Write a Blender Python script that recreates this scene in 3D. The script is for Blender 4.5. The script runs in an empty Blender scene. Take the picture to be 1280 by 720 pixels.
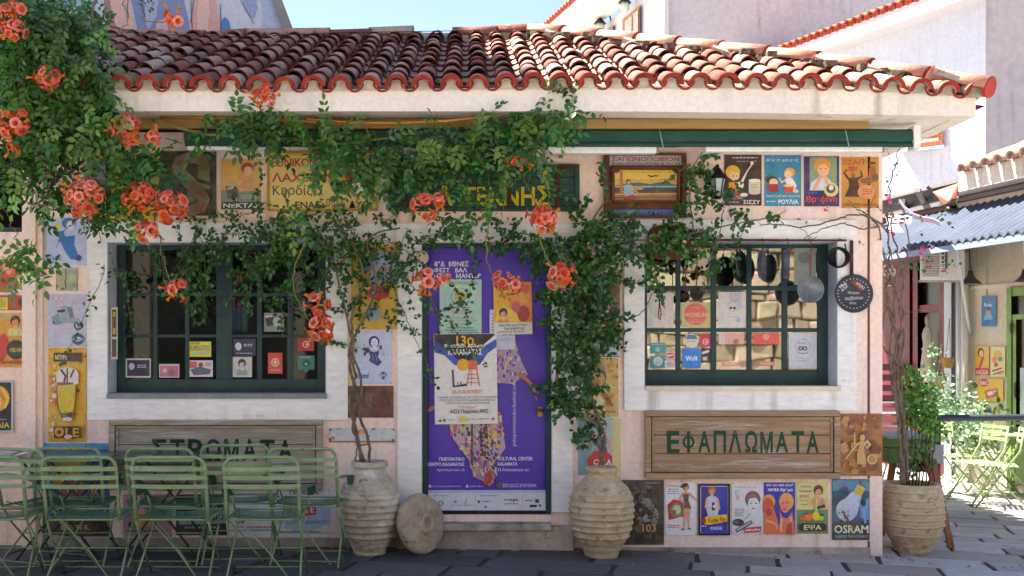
import bpy, bmesh, math, random
import numpy as np
from mathutils import Vector, Matrix

# ---------------------------------------------------------------- camera, sky, sun, exposure
scene = bpy.context.scene
C = scene.collection
D0, EYE, F, CX, CY = 9.0, 1.63, 1400.0, 585.0, 430.0
cam = bpy.data.cameras.new('camera'); camo = bpy.data.objects.new('camera', cam); C.objects.link(camo)
camo.location = (0, -D0, EYE); camo.rotation_euler = (math.radians(90), 0, 0)
cam.sensor_width = 36; cam.lens = F/1280*36
cam.shift_x = (640-CX)/1280; cam.shift_y = (CY-360)/1280
cam.clip_end = 2000; cam.clip_start = .05
scene.camera = camo
SUN_DIR = Vector((-.87*.454, .5*.454, .891)).normalized()       # towards the sun
world = bpy.data.worlds.new('World'); scene.world = world; world.use_nodes = True
wn = world.node_tree; wn.nodes.clear()
sky = wn.nodes.new('ShaderNodeTexSky'); sky.sky_type = 'NISHITA'; sky.sun_disc = False
sky.sun_elevation = math.asin(SUN_DIR.z); sky.sun_rotation = math.atan2(SUN_DIR.x, SUN_DIR.y)
sky.air_density = 1.0; sky.dust_density = .5; sky.ozone_density = 1.2
bg = wn.nodes.new('ShaderNodeBackground'); bg.inputs[1].default_value = .055
wo = wn.nodes.new('ShaderNodeOutputWorld')
wt_ = wn.nodes.new('ShaderNodeMix'); wt_.data_type = 'RGBA'; wt_.blend_type = 'MULTIPLY'; wt_.inputs[0].default_value = 1; wt_.inputs[7].default_value = (1.06, .98, .97, 1)
wn.links.new(sky.outputs[0], wt_.inputs[6]); wn.links.new(wt_.outputs[2], bg.inputs[0]); wn.links.new(bg.outputs[0], wo.inputs[0])
sl = bpy.data.lights.new('sun', 'SUN'); sl.energy = 5.0; sl.angle = math.radians(.5); sl.color = (1, .95, .86)
so = bpy.data.objects.new('sun', sl); C.objects.link(so)
so.rotation_euler = SUN_DIR.to_track_quat('Z', 'Y').to_euler(); so.location = (-8, 4, 20)
scene.view_settings.view_transform = 'Standard'; scene.view_settings.look = 'None'
scene.view_settings.exposure = 2.3; scene.view_settings.gamma = 1
try:
    scene.cycles.max_bounces = 8; scene.cycles.diffuse_bounces = 4; scene.cycles.transparent_max_bounces = 12
except Exception: pass
R = random.Random(7)
PI = math.pi

# ---------------------------------------------------------------- helpers
def Wp(px, py, Y=0.0):
    k = (Y+D0)/F
    return Vector(((px-CX)*k, Y, EYE+(CY-py)*k))
def FR(px, py, off=0.0):                       # a point of the street front on the right, which runs away in depth
    k = (px-CX)/F; d = (8.636-off*1.012)/(k+.158)
    return Vector((k*d, d-D0, EYE+(CY-py)/F*d))
def G(x): return -.02*min(max(x, 0.0), 9.0)    # the ground falls a little to the right
def lin(h):
    h = h.lstrip('#'); out = []
    for i in (0, 2, 4):
        c = int(h[i:i+2], 16)/255
        out.append(c/12.92 if c <= .04045 else ((c+.055)/1.055)**2.4)
    return tuple(out)
def col(c): return lin(c) if isinstance(c, str) else tuple(c[:3])

MATS = {}
def mat(name, c1=None, c2=None, scale=4, rough=.75, metal=0, bump=.0, bscale=30, stretch=(1, 1, 1), attr=False,
        dirt=None, dscale=2.5, dlo=.55, dhi=.7, rnd=None, spec=.5, trans=0, c3=None, pattern=None, fade=.3, mottle=0, streak=None):
    if name in MATS: return MATS[name]
    m = bpy.data.materials.new(name); m.use_nodes = True; MATS[name] = m
    nt = m.node_tree; N = nt.nodes; L = nt.links
    b = N['Principled BSDF']; b.inputs['Roughness'].default_value = rough; b.inputs['Metallic'].default_value = metal
    b.inputs['Specular IOR Level'].default_value = spec
    tc = N.new('ShaderNodeTexCoord'); oi = N.new('ShaderNodeObjectInfo')
    mul = N.new('ShaderNodeMath'); mul.operation = 'MULTIPLY'; mul.inputs[1].default_value = 37.0
    L.new(oi.outputs['Random'], mul.inputs[0])
    add = N.new('ShaderNodeVectorMath'); add.operation = 'ADD'
    L.new(tc.outputs['Object'], add.inputs[0]); L.new(mul.outputs[0], add.inputs[1])
    mp = N.new('ShaderNodeMapping'); mp.inputs['Scale'].default_value = stretch
    L.new(add.outputs[0], mp.inputs[0]); vec = mp.outputs[0]
    def noise(sc, det=6, ro=.6):
        n = N.new('ShaderNodeTexNoise'); n.inputs['Scale'].default_value = sc; n.inputs['Detail'].default_value = det
        n.inputs['Roughness'].default_value = ro; L.new(vec, n.inputs['Vector']); return n.outputs['Fac']
    def ramp(src, lo, hi):
        r = N.new('ShaderNodeMapRange'); r.inputs['From Min'].default_value = lo; r.inputs['From Max'].default_value = hi
        L.new(src, r.inputs['Value']); return r.outputs['Result']
    def mix(f, a, bb, mode='MIX'):
        x = N.new('ShaderNodeMix'); x.data_type = 'RGBA'; x.blend_type = mode
        if isinstance(f, float): x.inputs[0].default_value = f
        else: L.new(f, x.inputs[0])
        for s, v in ((x.inputs[6], a), (x.inputs[7], bb)):
            if isinstance(v, tuple): s.default_value = (*v, 1)
            else: L.new(v, s)
        return x.outputs[2]
    if attr:
        a = N.new('ShaderNodeAttribute'); a.attribute_name = 'Col'; base = a.outputs['Color']
        if c2 is not None: base = mix(ramp(noise(scale), .35, .8), base, mix(fade, base, col(c2)))
    else:
        base = col(c1)
        if c2 is not None: base = mix(ramp(noise(scale), .35, .65), col(c1), col(c2))
    if c3 is not None: base = mix(ramp(noise(scale*2.7+1), .56, .64), base, col(c3))
    if rnd is not None:                        # list of colours, one picked per object
        cr = N.new('ShaderNodeValToRGB'); cr.color_ramp.interpolation = 'CONSTANT'; e = cr.color_ramp.elements
        for i, c in enumerate(rnd):
            el = e[i] if i < 2 else e.new(i/len(rnd))
            el.position = i/len(rnd); el.color = (*col(c), 1)
        L.new(oi.outputs['Random'], cr.inputs[0])
        base = mix(.75, base, cr.outputs[0])
    if dirt is not None: base = mix(ramp(noise(dscale, 8, .7), dlo, dhi), base, col(dirt))
    if streak:                                 # run-off streaks and grime
        mp2 = N.new('ShaderNodeMapping'); mp2.inputs['Scale'].default_value = (9, 9, .55); L.new(add.outputs[0], mp2.inputs[0])
        n2 = N.new('ShaderNodeTexNoise'); n2.inputs['Scale'].default_value = 1.0; n2.inputs['Detail'].default_value = 7; L.new(mp2.outputs[0], n2.inputs['Vector'])
        sm_ = N.new('ShaderNodeMath'); sm_.operation = 'MULTIPLY'; L.new(ramp(n2.outputs['Fac'], .52, .78), sm_.inputs[0]); L.new(ramp(noise(.9, 3), .4, .62), sm_.inputs[1])
        base = mix(sm_.outputs[0], base, col(streak))
        mp3 = N.new('ShaderNodeTexVoronoi'); mp3.feature = 'DISTANCE_TO_EDGE'; mp3.inputs['Scale'].default_value = .8; nz = N.new('ShaderNodeTexNoise'); nz.inputs['Scale'].default_value = 3; nz.inputs['Detail'].default_value = 8
        ad3 = N.new('ShaderNodeVectorMath'); ad3.operation = 'ADD'; L.new(add.outputs[0], nz.inputs['Vector']); L.new(add.outputs[0], ad3.inputs[0]); L.new(nz.outputs['Color'], ad3.inputs[1]); L.new(ad3.outputs[0], mp3.inputs['Vector'])
        ck = N.new('ShaderNodeMath'); ck.operation = 'MULTIPLY'; L.new(ramp(mp3.outputs['Distance'], .003, .0), ck.inputs[0]); L.new(ramp(noise(1.3, 2), .5, .75), ck.inputs[1])
        base = mix(ck.outputs[0], base, col(streak))
    f = ramp(noise(bscale*.7, 4), .2, .8)
    v = N.new('ShaderNodeMapRange'); v.inputs['To Min'].default_value = .82; v.inputs['To Max'].default_value = 1.1
    L.new(f, v.inputs['Value'])
    base = mix(1.0, base, v.outputs[0], 'MULTIPLY')
    if mottle:                                 # uneven ink: fine coloured grain
        for sc_, st_ in ((16, mottle), (90, mottle*.8)):
            nn = N.new('ShaderNodeTexNoise'); nn.inputs['Scale'].default_value = sc_; nn.inputs['Detail'].default_value = 5; L.new(vec, nn.inputs['Vector'])
            base = mix(st_, base, nn.outputs['Color'], 'OVERLAY')
    if isinstance(base, tuple): b.inputs['Base Color'].default_value = (*base, 1)
    else: L.new(base, b.inputs['Base Color'])
    if pattern:                                # ridged boards: waves along Z
        w = N.new('ShaderNodeTexWave'); w.bands_direction = pattern[0]; w.inputs['Scale'].default_value = pattern[1]
        w.inputs['Distortion'].default_value = 1.5; L.new(tc.outputs['Object'], w.inputs['Vector'])
        pat = w.outputs['Fac']
    if bump:
        bp = N.new('ShaderNodeBump'); bp.inputs['Strength'].default_value = min(1, bump); bp.inputs['Distance'].default_value = .02
        h = noise(bscale, 6, .65)
        if pattern:
            s = N.new('ShaderNodeMath'); s.operation = 'ADD'; L.new(h, s.inputs[0]); L.new(pat, s.inputs[1]); h = s.outputs[0]
        L.new(h, bp.inputs['Height']); L.new(bp.outputs[0], b.inputs['Normal'])
    rr = N.new('ShaderNodeMapRange'); rr.inputs['To Min'].default_value = max(.05, rough-.12); rr.inputs['To Max'].default_value = min(1, rough+.12)
    L.new(noise(scale*1.7+2), rr.inputs['Value']); L.new(rr.outputs[0], b.inputs['Roughness'])
    if trans:
        out = N['Material Output']; t = N.new('ShaderNodeBsdfTranslucent'); ms = N.new('ShaderNodeMixShader'); ms.inputs[0].default_value = trans
        if isinstance(base, tuple): t.inputs[0].default_value = (*base, 1)
        else: L.new(base, t.inputs[0])
        L.new(b.outputs[0], ms.inputs[1]); L.new(t.outputs[0], ms.inputs[2]); L.new(ms.outputs[0], out.inputs[0])
    return m

def glass_mat(name, refl, tint=(.8, .9, .88)):
    m = bpy.data.materials.new(name); m.use_nodes = True; MATS[name] = m
    nt = m.node_tree; N = nt.nodes; L = nt.links; N.remove(N['Principled BSDF'])
    g = N.new('ShaderNodeBsdfGlossy'); g.inputs['Roughness'].default_value = .02; g.inputs[0].default_value = (.95, .95, .95, 1)
    t = N.new('ShaderNodeBsdfTransparent'); t.inputs[0].default_value = (*tint, 1)
    fr = N.new('ShaderNodeFresnel'); fr.inputs[0].default_value = 1.5
    a = N.new('ShaderNodeMath'); a.operation = 'ADD'; a.use_clamp = True; a.inputs[1].default_value = refl; L.new(fr.outputs[0], a.inputs[0])
    
    
    ms = N.new('ShaderNodeMixShader'); L.new(a.outputs[0], ms.inputs[0]); L.new(t.outputs[0], ms.inputs[1]); L.new(g.outputs[0], ms.inputs[2])
    L.new(ms.outputs[0], N['Material Output'].inputs[0]); return m

class MB:
    """collects shapes (world coordinates) and links them as ONE mesh object"""
    def __init__(s): s.v = []; s.f = []; s.c = []; s.m = []; s.sm = []
    def face(s, idx, c=(1, 1, 1), m=0, sm=False): s.f.append(tuple(idx)); s.c.append(c); s.m.append(m); s.sm.append(sm)
    def poly(s, pts, c=(1, 1, 1), m=0):
        n = len(s.v); s.v += [tuple(p) for p in pts]; s.face(range(n, n+len(pts)), c, m)
    def hexa(s, p, c=(1, 1, 1), m=0):          # 8 points: bottom ring then top ring
        n = len(s.v); s.v += [tuple(q) for q in p]
        for q in ((3, 2, 1, 0), (4, 5, 6, 7), (0, 1, 5, 4), (1, 2, 6, 5), (2, 3, 7, 6), (3, 0, 4, 7)): s.face([n+i for i in q], c, m)
        return s
    def box(s, x0, y0, z0, x1, y1, z1, c=(1, 1, 1), m=0):
        x0, x1 = min(x0, x1), max(x0, x1); y0, y1 = min(y0, y1), max(y0, y1); z0, z1 = min(z0, z1), max(z0, z1)
        return s.hexa([(x0, y0, z0), (x1, y0, z0), (x1, y1, z0), (x0, y1, z0), (x0, y0, z1), (x1, y0, z1), (x1, y1, z1), (x0, y1, z1)], c, m)
    def bar(s, a, b, w, h, c=(1, 1, 1), up=(0, 0, 1), m=0):   # a square bar from a to b, w across, h along up
        a = Vector(a); b = Vector(b); t = (b-a).normalized(); u = Vector(up)
        if abs(t.dot(u)) > .95: u = Vector((0, 1, 0))
        x = t.cross(u).normalized(); y = x.cross(t).normalized(); x *= w/2; y *= h/2
        return s.hexa([a-x-y, a+x-y, b+x-y, b-x-y, a-x+y, a+x+y, b+x+y, b-x+y], c, m)
    def tube(s, pts, r, n=8, c=(1, 1, 1), cap=True, m=0):
        pts = [Vector(p) for p in pts]; k = len(pts); rs = r if isinstance(r, (list, tuple)) else [r]*k
        base = len(s.v); prev = None
        for i, p in enumerate(pts):
            t = (pts[min(i+1, k-1)]-pts[max(i-1, 0)])
            t = t.normalized() if t.length > 1e-9 else Vector((0, 0, 1))
            if prev is None:
                u = t.cross(Vector((0, 0, 1)));
                if u.length < .1: u = t.cross(Vector((0, 1, 0)))
                u.normalize()
            else:
                u = prev - t*prev.dot(t); u.normalize()
            prev = u; w = t.cross(u)
            for j in range(n):
                a = 2*PI*j/n; s.v.append(tuple(p+(u*math.cos(a)+w*math.sin(a))*rs[i]))
        for i in range(k-1):
            for j in range(n):
                s.face((base+i*n+j, base+i*n+(j+1) % n, base+(i+1)*n+(j+1) % n, base+(i+1)*n+j), c, m, True)
        if cap:
            s.face([base+j for j in range(n)][::-1], c, m); s.face([base+(k-1)*n+j for j in range(n)], c, m)
        return s
    def lathe(s, o, prof, n=40, c=(1, 1, 1), M=None, wob=0, m=0, sm=True):   # prof: (radius, height)
        base = len(s.v); o = Vector(o); k = len(prof)
        for i, (r, h) in enumerate(prof):
            for j in range(n):
                a = 2*PI*j/n; rr = r*(1+wob*math.sin(3*a+h*9)+wob*.6*math.sin(5*a-h*17))
                p = Vector((rr*math.cos(a), rr*math.sin(a), h))
                s.v.append(tuple(o+(M @ p if M else p)))
        for i in range(k-1):
            for j in range(n):
                s.face((base+i*n+j, base+i*n+(j+1) % n, base+(i+1)*n+(j+1) % n, base+(i+1)*n+j), c, m, sm)
        s.face([base+j for j in range(n)][::-1], c, m); s.face([base+(k-1)*n+j for j in range(n)], c, m)
        return s
    def strip(s, a, b, th, c=(1, 1, 1), up=(0, 0, 1), m=0):   # a curved flat band: two polylines of equal length, thickness th
        n = len(a); base = len(s.v); u = Vector(up)*th
        for i in range(n):
            p, q = Vector(a[i]), Vector(b[i]); s.v += [tuple(p), tuple(q), tuple(q+u), tuple(p+u)]
        for i in range(n-1):
            o = base+i*4
            for j in range(4): s.face((o+j, o+(j+1) % 4, o+4+(j+1) % 4, o+4+j), c, m)
        s.face((base, base+1, base+2, base+3), c, m); o = base+(n-1)*4; s.face((o+3, o+2, o+1, o), c, m)
        return s
    def mesh(s, name, mats, org=Vector((0, 0, 0)), bevel=0):
        me = bpy.data.meshes.new(name)
        me.from_pydata([(p[0]-org.x, p[1]-org.y, p[2]-org.z) for p in s.v], [], s.f)
        for mm in (mats if isinstance(mats, (list, tuple)) else [mats]): me.materials.append(mm)
        a = me.color_attributes.new('Col', 'FLOAT_COLOR', 'CORNER')
        cols = np.ones((len(me.loops), 4), dtype=np.float32); i = 0
        for f, c in zip(s.f, s.c):
            cols[i:i+len(f), :3] = c; i += len(f)
        a.data.foreach_set('color', cols.ravel())
        me.polygons.foreach_set('material_index', s.m); me.polygons.foreach_set('use_smooth', s.sm)
        if bevel:
            bm = bmesh.new(); bm.from_mesh(me); bmesh.ops.remove_doubles(bm, verts=bm.verts, dist=1e-5)
            bmesh.ops.bevel(bm, geom=bm.edges[:], offset=bevel, segments=2, affect='EDGES', profile=.6)
            bm.to_mesh(me); bm.free()
        me.update(); return me
    def build(s, name, mats, parent=None, bevel=0, kind=None, label=None, org=None):
        o0 = wloc(parent) if parent else (org or Vector((0, 0, 0)))
        o = bpy.data.objects.new(name, s.mesh(name, mats, o0, bevel)); C.objects.link(o)
        if parent: o.parent = parent
        else: o.location = o0
        if kind: o['kind'] = kind
        if label: o['label'] = label
        return o
def wloc(o):
    v = Vector((0, 0, 0))
    while o is not None: v = v+Vector(o.location); o = o.parent
    return v
def tag(o, label=None, cat=None, group=None, kind=None):
    if label: o['label'] = label
    if cat: o['category'] = cat
    if group: o['group'] = group
    if kind: o['kind'] = kind
    return o
def thing(name, label, cat, loc=(0, 0, 0), group=None, rz=0):
    o = bpy.data.objects.new(name, None); C.objects.link(o); o.location = loc; o.rotation_euler = (0, 0, rz)
    o.empty_display_size = .1
    return tag(o, label, cat, group)
def inst(name, me, parent, loc=(0, 0, 0), rot=None, scale=None, mw=None):
    o = bpy.data.objects.new(name, me); C.objects.link(o); o.parent = parent
    if mw is not None: o.matrix_local = mw
    else:
        o.location = loc
        if rot: o.rotation_euler = rot
        if scale: o.scale = scale if isinstance(scale, (tuple, list, Vector)) else (scale,)*3
    return o
def copy_tree(o, parent=None):
    c = o.copy(); C.objects.link(c)
    if parent: c.parent = parent
    for ch in list(o.children): copy_tree(ch, c)
    return c

# ---- materials
M_plaster = mat('wall_plaster', '#fadcc4', '#f3ddd5', streak='#b58f78', scale=.6, rough=.92, bump=.14, bscale=45, dirt='#cfae9c', dscale=2.2, dlo=.6, dhi=.85)
M_white = mat('white_paint', '#f6f3ee', '#ebe9ea', streak='#a39a90', scale=3, rough=.85, bump=.3, bscale=24, stretch=(.5, 1, 1.8), dirt='#b5aea6', dscale=5, dlo=.63, dhi=.75)
M_soffit = mat('cream_render', '#efe6d8', '#e4dacd', streak='#a59a8a', scale=1.4, rough=.9, bump=.12, bscale=40, dirt='#bdb2a2', dscale=2, dlo=.62, dhi=.85)
M_cement = mat('cement_skirt', '#c0b2a6', '#958c86', scale=3, rough=.95, bump=.6, bscale=30, dirt='#5f5b5a', dscale=5, dlo=.55, dhi=.7)
M_paint = mat('painted', attr=True, rough=.55, bump=.06, bscale=40)
M_rough = mat('painted_matte', attr=True, rough=.85, bump=.2, bscale=40)
M_print = mat('printed_sheet', attr=True, c2='#d9cdb8', scale=7, fade=.12, rough=.5, bump=.03, bscale=60, mottle=.35)
M_printw = mat('worn_enamel', attr=True, fade=.25, c2='#cfc0a5', scale=9, rough=.5, bump=.25, bscale=40, dirt='#5c2f17', dscale=8, dlo=.60, dhi=.66, mottle=.5)
M_green = mat('green_painted_wood', '#123f3f', '#0b2f33', scale=6, rough=.5, bump=.3, bscale=25, stretch=(1, 1, 1), dirt='#5f8078', dscale=14, dlo=.68, dhi=.76)
M_oldwood = mat('weathered_wood', '#bf9c78', '#86705c', scale=5, rough=.9, bump=.9, bscale=22, stretch=(.22, 1, 3.2), dirt='#dccab4', dscale=5, dlo=.52, dhi=.68)
M_greywood = mat('grey_weathered_wood', '#b9ac98', '#857a6b', scale=5, rough=.9, bump=.9, bscale=22, stretch=(.22, 1, 3.2), dirt='#d6cfc2', dscale=5, dlo=.5, dhi=.68)
M_rust = mat('rusted_iron', '#5a2a17', '#34190f', scale=6, rough=.85, bump=.5, bscale=35, dirt='#8a5630', dscale=6, dlo=.55, dhi=.7)
M_metal = mat('dark_iron', '#1d1f22', '#2c2d2e', scale=9, rough=.45, metal=.6, bump=.15, bscale=60)
M_tile = mat('terracotta_tile', '#a5604c', '#8a4a3c', scale=7, rough=.97, spec=.15, bump=.8, bscale=26, dirt='#3d3230', dscale=7, dlo=.57, dhi=.68,
             rnd=['#bd8f84', '#96675d', '#bd998c', '#7d544c', '#c29f94', '#9c6a5e', '#c8b7a3', '#ae7f74', '#8d7b70', '#c59a8e', '#80504a', '#bf9d90', '#b49a84', '#a07468'], c3='#b9ae94')
M_tileend = mat('red_tile_end', '#a23c30', '#7a3026', scale=12, rough=.95, spec=.15, bump=.4, bscale=40, dirt='#3a1a14', dscale=14, dlo=.6, dhi=.75)
M_stone = mat('paving_stone', attr=True, c2='#8d8a88', fade=.15, scale=3, rough=.6, bump=.5, bscale=16, dirt='#3a3b40', dscale=3.2, dlo=.6, dhi=.8)
M_joint = mat('paving_joint', '#4a4845', '#3a3936', scale=8, rough=.95, bump=.6, bscale=40)
M_leaf = mat('leaf', attr=True, c2='#3f7a22', scale=5, rough=.34, trans=.22, spec=.5)
M_petal = mat('petal', attr=True, rough=.6, trans=.25)
M_bark = mat('bark', '#8c7c6a', '#5b4d40', scale=14, rough=.95, bump=.8, bscale=60)
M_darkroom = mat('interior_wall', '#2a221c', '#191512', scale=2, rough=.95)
M_glassL = glass_mat('window_glass', .08); M_glassR = glass_mat('mirroring_window_glass', .20)
M_pith = mat('aged_clay', '#c6bba8', '#a89d8a', scale=5, rough=.95, bump=.5, bscale=40, stretch=(1, 1, 1.5), dirt='#e2ddd2', dscale=3, dlo=.48, dhi=.62, c3='#8d8572')
M_pith2 = mat('brown_clay', '#cbb898', '#ab936c', scale=5, rough=.95, bump=.5, bscale=40, stretch=(1, 1, 1.5), dirt='#d8ccb2', dscale=5, dlo=.52, dhi=.68, c3='#9a8360')
# ================================================================ THE SETTING
def grid(name, x0, x1, y0, y1, z, m, n=40):
    mb = MB(); xs = [x0+(x1-x0)*i/n for i in range(n+1)]; xs = sorted(set(xs+[0.0, 9.0]))
    for a, b in zip(xs, xs[1:]): mb.poly([(a, y0, G(a)+z), (b, y0, G(b)+z), (b, y1, G(b)+z), (a, y1, G(a)+z)])
    return tag(mb.build(name, m), kind='structure')
grid('ground', -600, 600, -600, 600, -.03, mat('far_ground', '#c2b6a4', '#aca08f', scale=.05, rough=.95))
pave = grid('pavement', -14, 16, -13.5, 12, -.010, M_joint)
# slabs laid in courses, each its own piece where the photograph shows them
def stone_mesh(cx, cy, w, h, ang, rr):
    ca, sa = math.cos(ang), math.sin(ang); mb = MB(); lo = []; hi = []; top = rr.uniform(.000, .007)
    cut = .045*min(w, h)
    cut *= 1.5; q = [(-w/2+rr.uniform(0, cut), -h/2+rr.uniform(0, cut*.6)), (w/2-rr.uniform(0, cut), -h/2+rr.uniform(0, cut*.6)), (w/2-rr.uniform(0, cut*.8), h*rr.uniform(-.2, .2)),
         (w/2-rr.uniform(0, cut), h/2-rr.uniform(0, cut*.6)), (-w/2+rr.uniform(0, cut), h/2-rr.uniform(0, cut*.6)), (-w/2+rr.uniform(0, cut*.8), h*rr.uniform(-.2, .2))]
    for s_, dz, arr in ((1, -.016, lo), (1, top-.006, hi)):
        for x, y in q: arr.append((x*ca-y*sa, x*sa+y*ca, dz))
    rim = [(x*.965*ca-y*.95*sa, x*.965*sa+y*.95*ca, top) for x, y in q]
    n = 6; mb.v = [(a+cx, b+cy, z+G(cx+a)) for a, b, z in lo+hi+rim]
    g = rr.uniform(.68, 1.3); u_ = min(1, max(0, (cx+.16*cy-.9+rr.uniform(-.3, .3))/1.2, (-cy-2.6)/1.5)); u_ = u_*u_*(3-2*u_)   # dark slate left, pale limestone right; also pale behind the viewer to bounce light
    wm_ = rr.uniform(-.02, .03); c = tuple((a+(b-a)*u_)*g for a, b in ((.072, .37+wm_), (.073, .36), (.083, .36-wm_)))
    for i in range(n):
        j = (i+1) % n; mb.face((i, j, n+j, n+i), c); mb.face((n+i, n+j, 2*n+j, 2*n+i), c)
    mb.face([2*n+i for i in range(n)], c)
    return mb
rr = random.Random(3); stones = []; ang = math.radians(-13); ca, sa = math.cos(ang), math.sin(ang)
v = -14.0
while v < 16:
    h = rr.choice([.24, .28, .34, .4]); u = -16+rr.uniform(0, .4)
    while u < 18:
        w = rr.uniform(.32, .8) if h < .3 else rr.uniform(.45, 1.05)
        cu, cv = u+w/2, v+h/2; x = cu*ca-cv*sa; y = cu*sa+cv*ca
        if -13.2 < y < 9.5 and -13 < x < 15 and not (y > .25 and x < 3.3) and not (x > 8.2-.16*(y-3)):
            stones.append((x, y, w-.014, h-.014))
        u += w
    v += h
def visd(s):
    x, y = s[0], s[1]; d = y+D0
    if d < 6.8: return 99
    px = CX+x/d*F; py = CY+EYE/d*F
    return d if (-20 < px < 1300 and py < 745 and not (y > 0 and x < 3.4)) else 90
stones.sort(key=visd); st_rest = MB()
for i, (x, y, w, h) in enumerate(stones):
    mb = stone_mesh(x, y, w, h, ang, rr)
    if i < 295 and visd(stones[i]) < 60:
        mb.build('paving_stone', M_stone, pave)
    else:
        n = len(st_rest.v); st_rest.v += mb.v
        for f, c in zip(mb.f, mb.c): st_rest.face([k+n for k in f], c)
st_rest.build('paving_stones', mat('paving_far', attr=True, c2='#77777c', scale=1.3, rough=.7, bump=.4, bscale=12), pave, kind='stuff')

# ---------------------------------------------------------------- the shop
shop = thing('shop_building', 'single storey peach plastered corner shop with red tiled hip roof and two green windows', 'shop', (0, 0, 0))
TH = .27
def X(px, Y=0): return (px-CX)/F*(Y+D0)
def Z(py, Y=0): return EYE+(CY-py)/F*(Y+D0)
XR = X(1103); XL = X(55); ZT = 3.33
openings = [(X(135), X(408), Z(497), Z(303)), (X(527), X(690), Z(644), Z(303)), (X(805), X(1046), Z(483), Z(302))]
xs = sorted({XL-.1, XR, *[o[0] for o in openings], *[o[1] for o in openings]}); zs = sorted({-.25, ZT, *[o[2] for o in openings], *[o[3] for o in openings]})
w = MB()
for a, b in zip(xs, xs[1:]):
    for c_, d_ in zip(zs, zs[1:]):
        mx, mz = (a+b)/2, (c_+d_)/2
        if not any(o[0] < mx < o[1] and o[2] < mz < o[3] for o in openings): w.box(a, 0, c_, b, TH, d_)
w.box(XR-TH, TH, -.25, XR, 5.6, ZT); w.box(XL-.1, 5.6, -.25, XR, 5.9, ZT); w.box(XL-.1, TH, -.25, XL, 5.6, ZT)
w.build('wall', M_plaster, shop)
# shallow corner pilaster line, cable duct and cement skirt
cd = MB(); cd.box(X(1084.5), -.006, Z(598), X(1087), -.0, Z(196), (.16, .05, .03)); cd.box(X(1084.5), -.006, Z(695), X(1087), 0, Z(676), (.16, .05, .03)); cd.build('cable', M_rough, shop)
sk = MB(); sk.box(X(55), -.012, -.2, X(527), 0, Z(672)); sk.box(X(690), -.010, -.2, X(1088), 0, Z(684)); sk.build('skirting', M_cement, shop)
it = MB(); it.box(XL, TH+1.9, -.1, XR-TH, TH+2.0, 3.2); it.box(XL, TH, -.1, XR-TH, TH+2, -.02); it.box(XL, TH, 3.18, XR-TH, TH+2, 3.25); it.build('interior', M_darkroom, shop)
# white painted surrounds
sr = MB(); T = .022
def border(l, r, t, b, ol, orr, ot, ob):
    sr.box(X(l), -T, Z(ob), X(ol), 0, Z(ot)); sr.box(X(orr), -T, Z(ob), X(r), 0, Z(ot)); sr.box(X(l), -T, Z(b), X(r), 0, Z(ob))
border(110, 435, 303, 525, 135, 408, 303, 497); border(780, 1070, 302, 513, 805, 1046, 302, 483)
sr.box(X(110), -T, Z(303), X(435), 0, Z(278)); sr.box(X(780), -T, Z(302), X(1070), 0, Z(275))
sr.box(X(435), -T+.004, Z(303), X(780), 0, Z(279))
sr.box(X(497), -T, Z(640), X(527), 0, Z(303)); sr.box(X(690), -T, Z(640), X(716), 0, Z(303))
sr.build('window_surround', M_white, shop, bevel=.003)
M_blue = mat('reveal_paint', '#c9ced8', '#b4bccb', scale=3, rough=.85, bump=.3, bscale=30, dirt='#8d8d92', dscale=7, dlo=.64, dhi=.75)
rv = MB()
for o in openings:
    rv.box(o[0], -T+.002, o[2], o[0]+.004, TH, o[3]); rv.box(o[1]-.004, -T+.002, o[2], o[1], TH, o[3]); rv.box(o[0]+.004, 0, o[3]-.004, o[1]-.004, TH, o[3])
rv.build('reveal', M_blue, shop)
sill = MB(); sill.box(X(135), -.045, Z(498), X(409), TH-.05, Z(491.5)); sill.build('sill', mat('sill_grey', '#8b9198', '#777d84', rough=.7, bump=.2), shop, bevel=.004)
sill = MB(); sill.box(X(806), -.05, Z(488), X(1049), TH-.05, Z(482.5)); sill.build('sill', mat('sill_marble', '#e3d6c4', '#d6c6b2', rough=.6, bump=.1), shop, bevel=.004)
# step and threshold
stp = MB(); stp.box(X(497), -.10, -.2, X(716), -.0, Z(656)); stp.build('door_plinth', M_cement, shop, bevel=.012)
stp = MB(); stp.box(X(545), -.14, Z(660), X(688), .2, Z(652)); stp.build('doorstep', mat('step_marble', '#b8b2a8', '#7b7771', scale=6, rough=.7, bump=.4, dirt='#3a3835', dscale=6), shop, bevel=.008)
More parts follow.
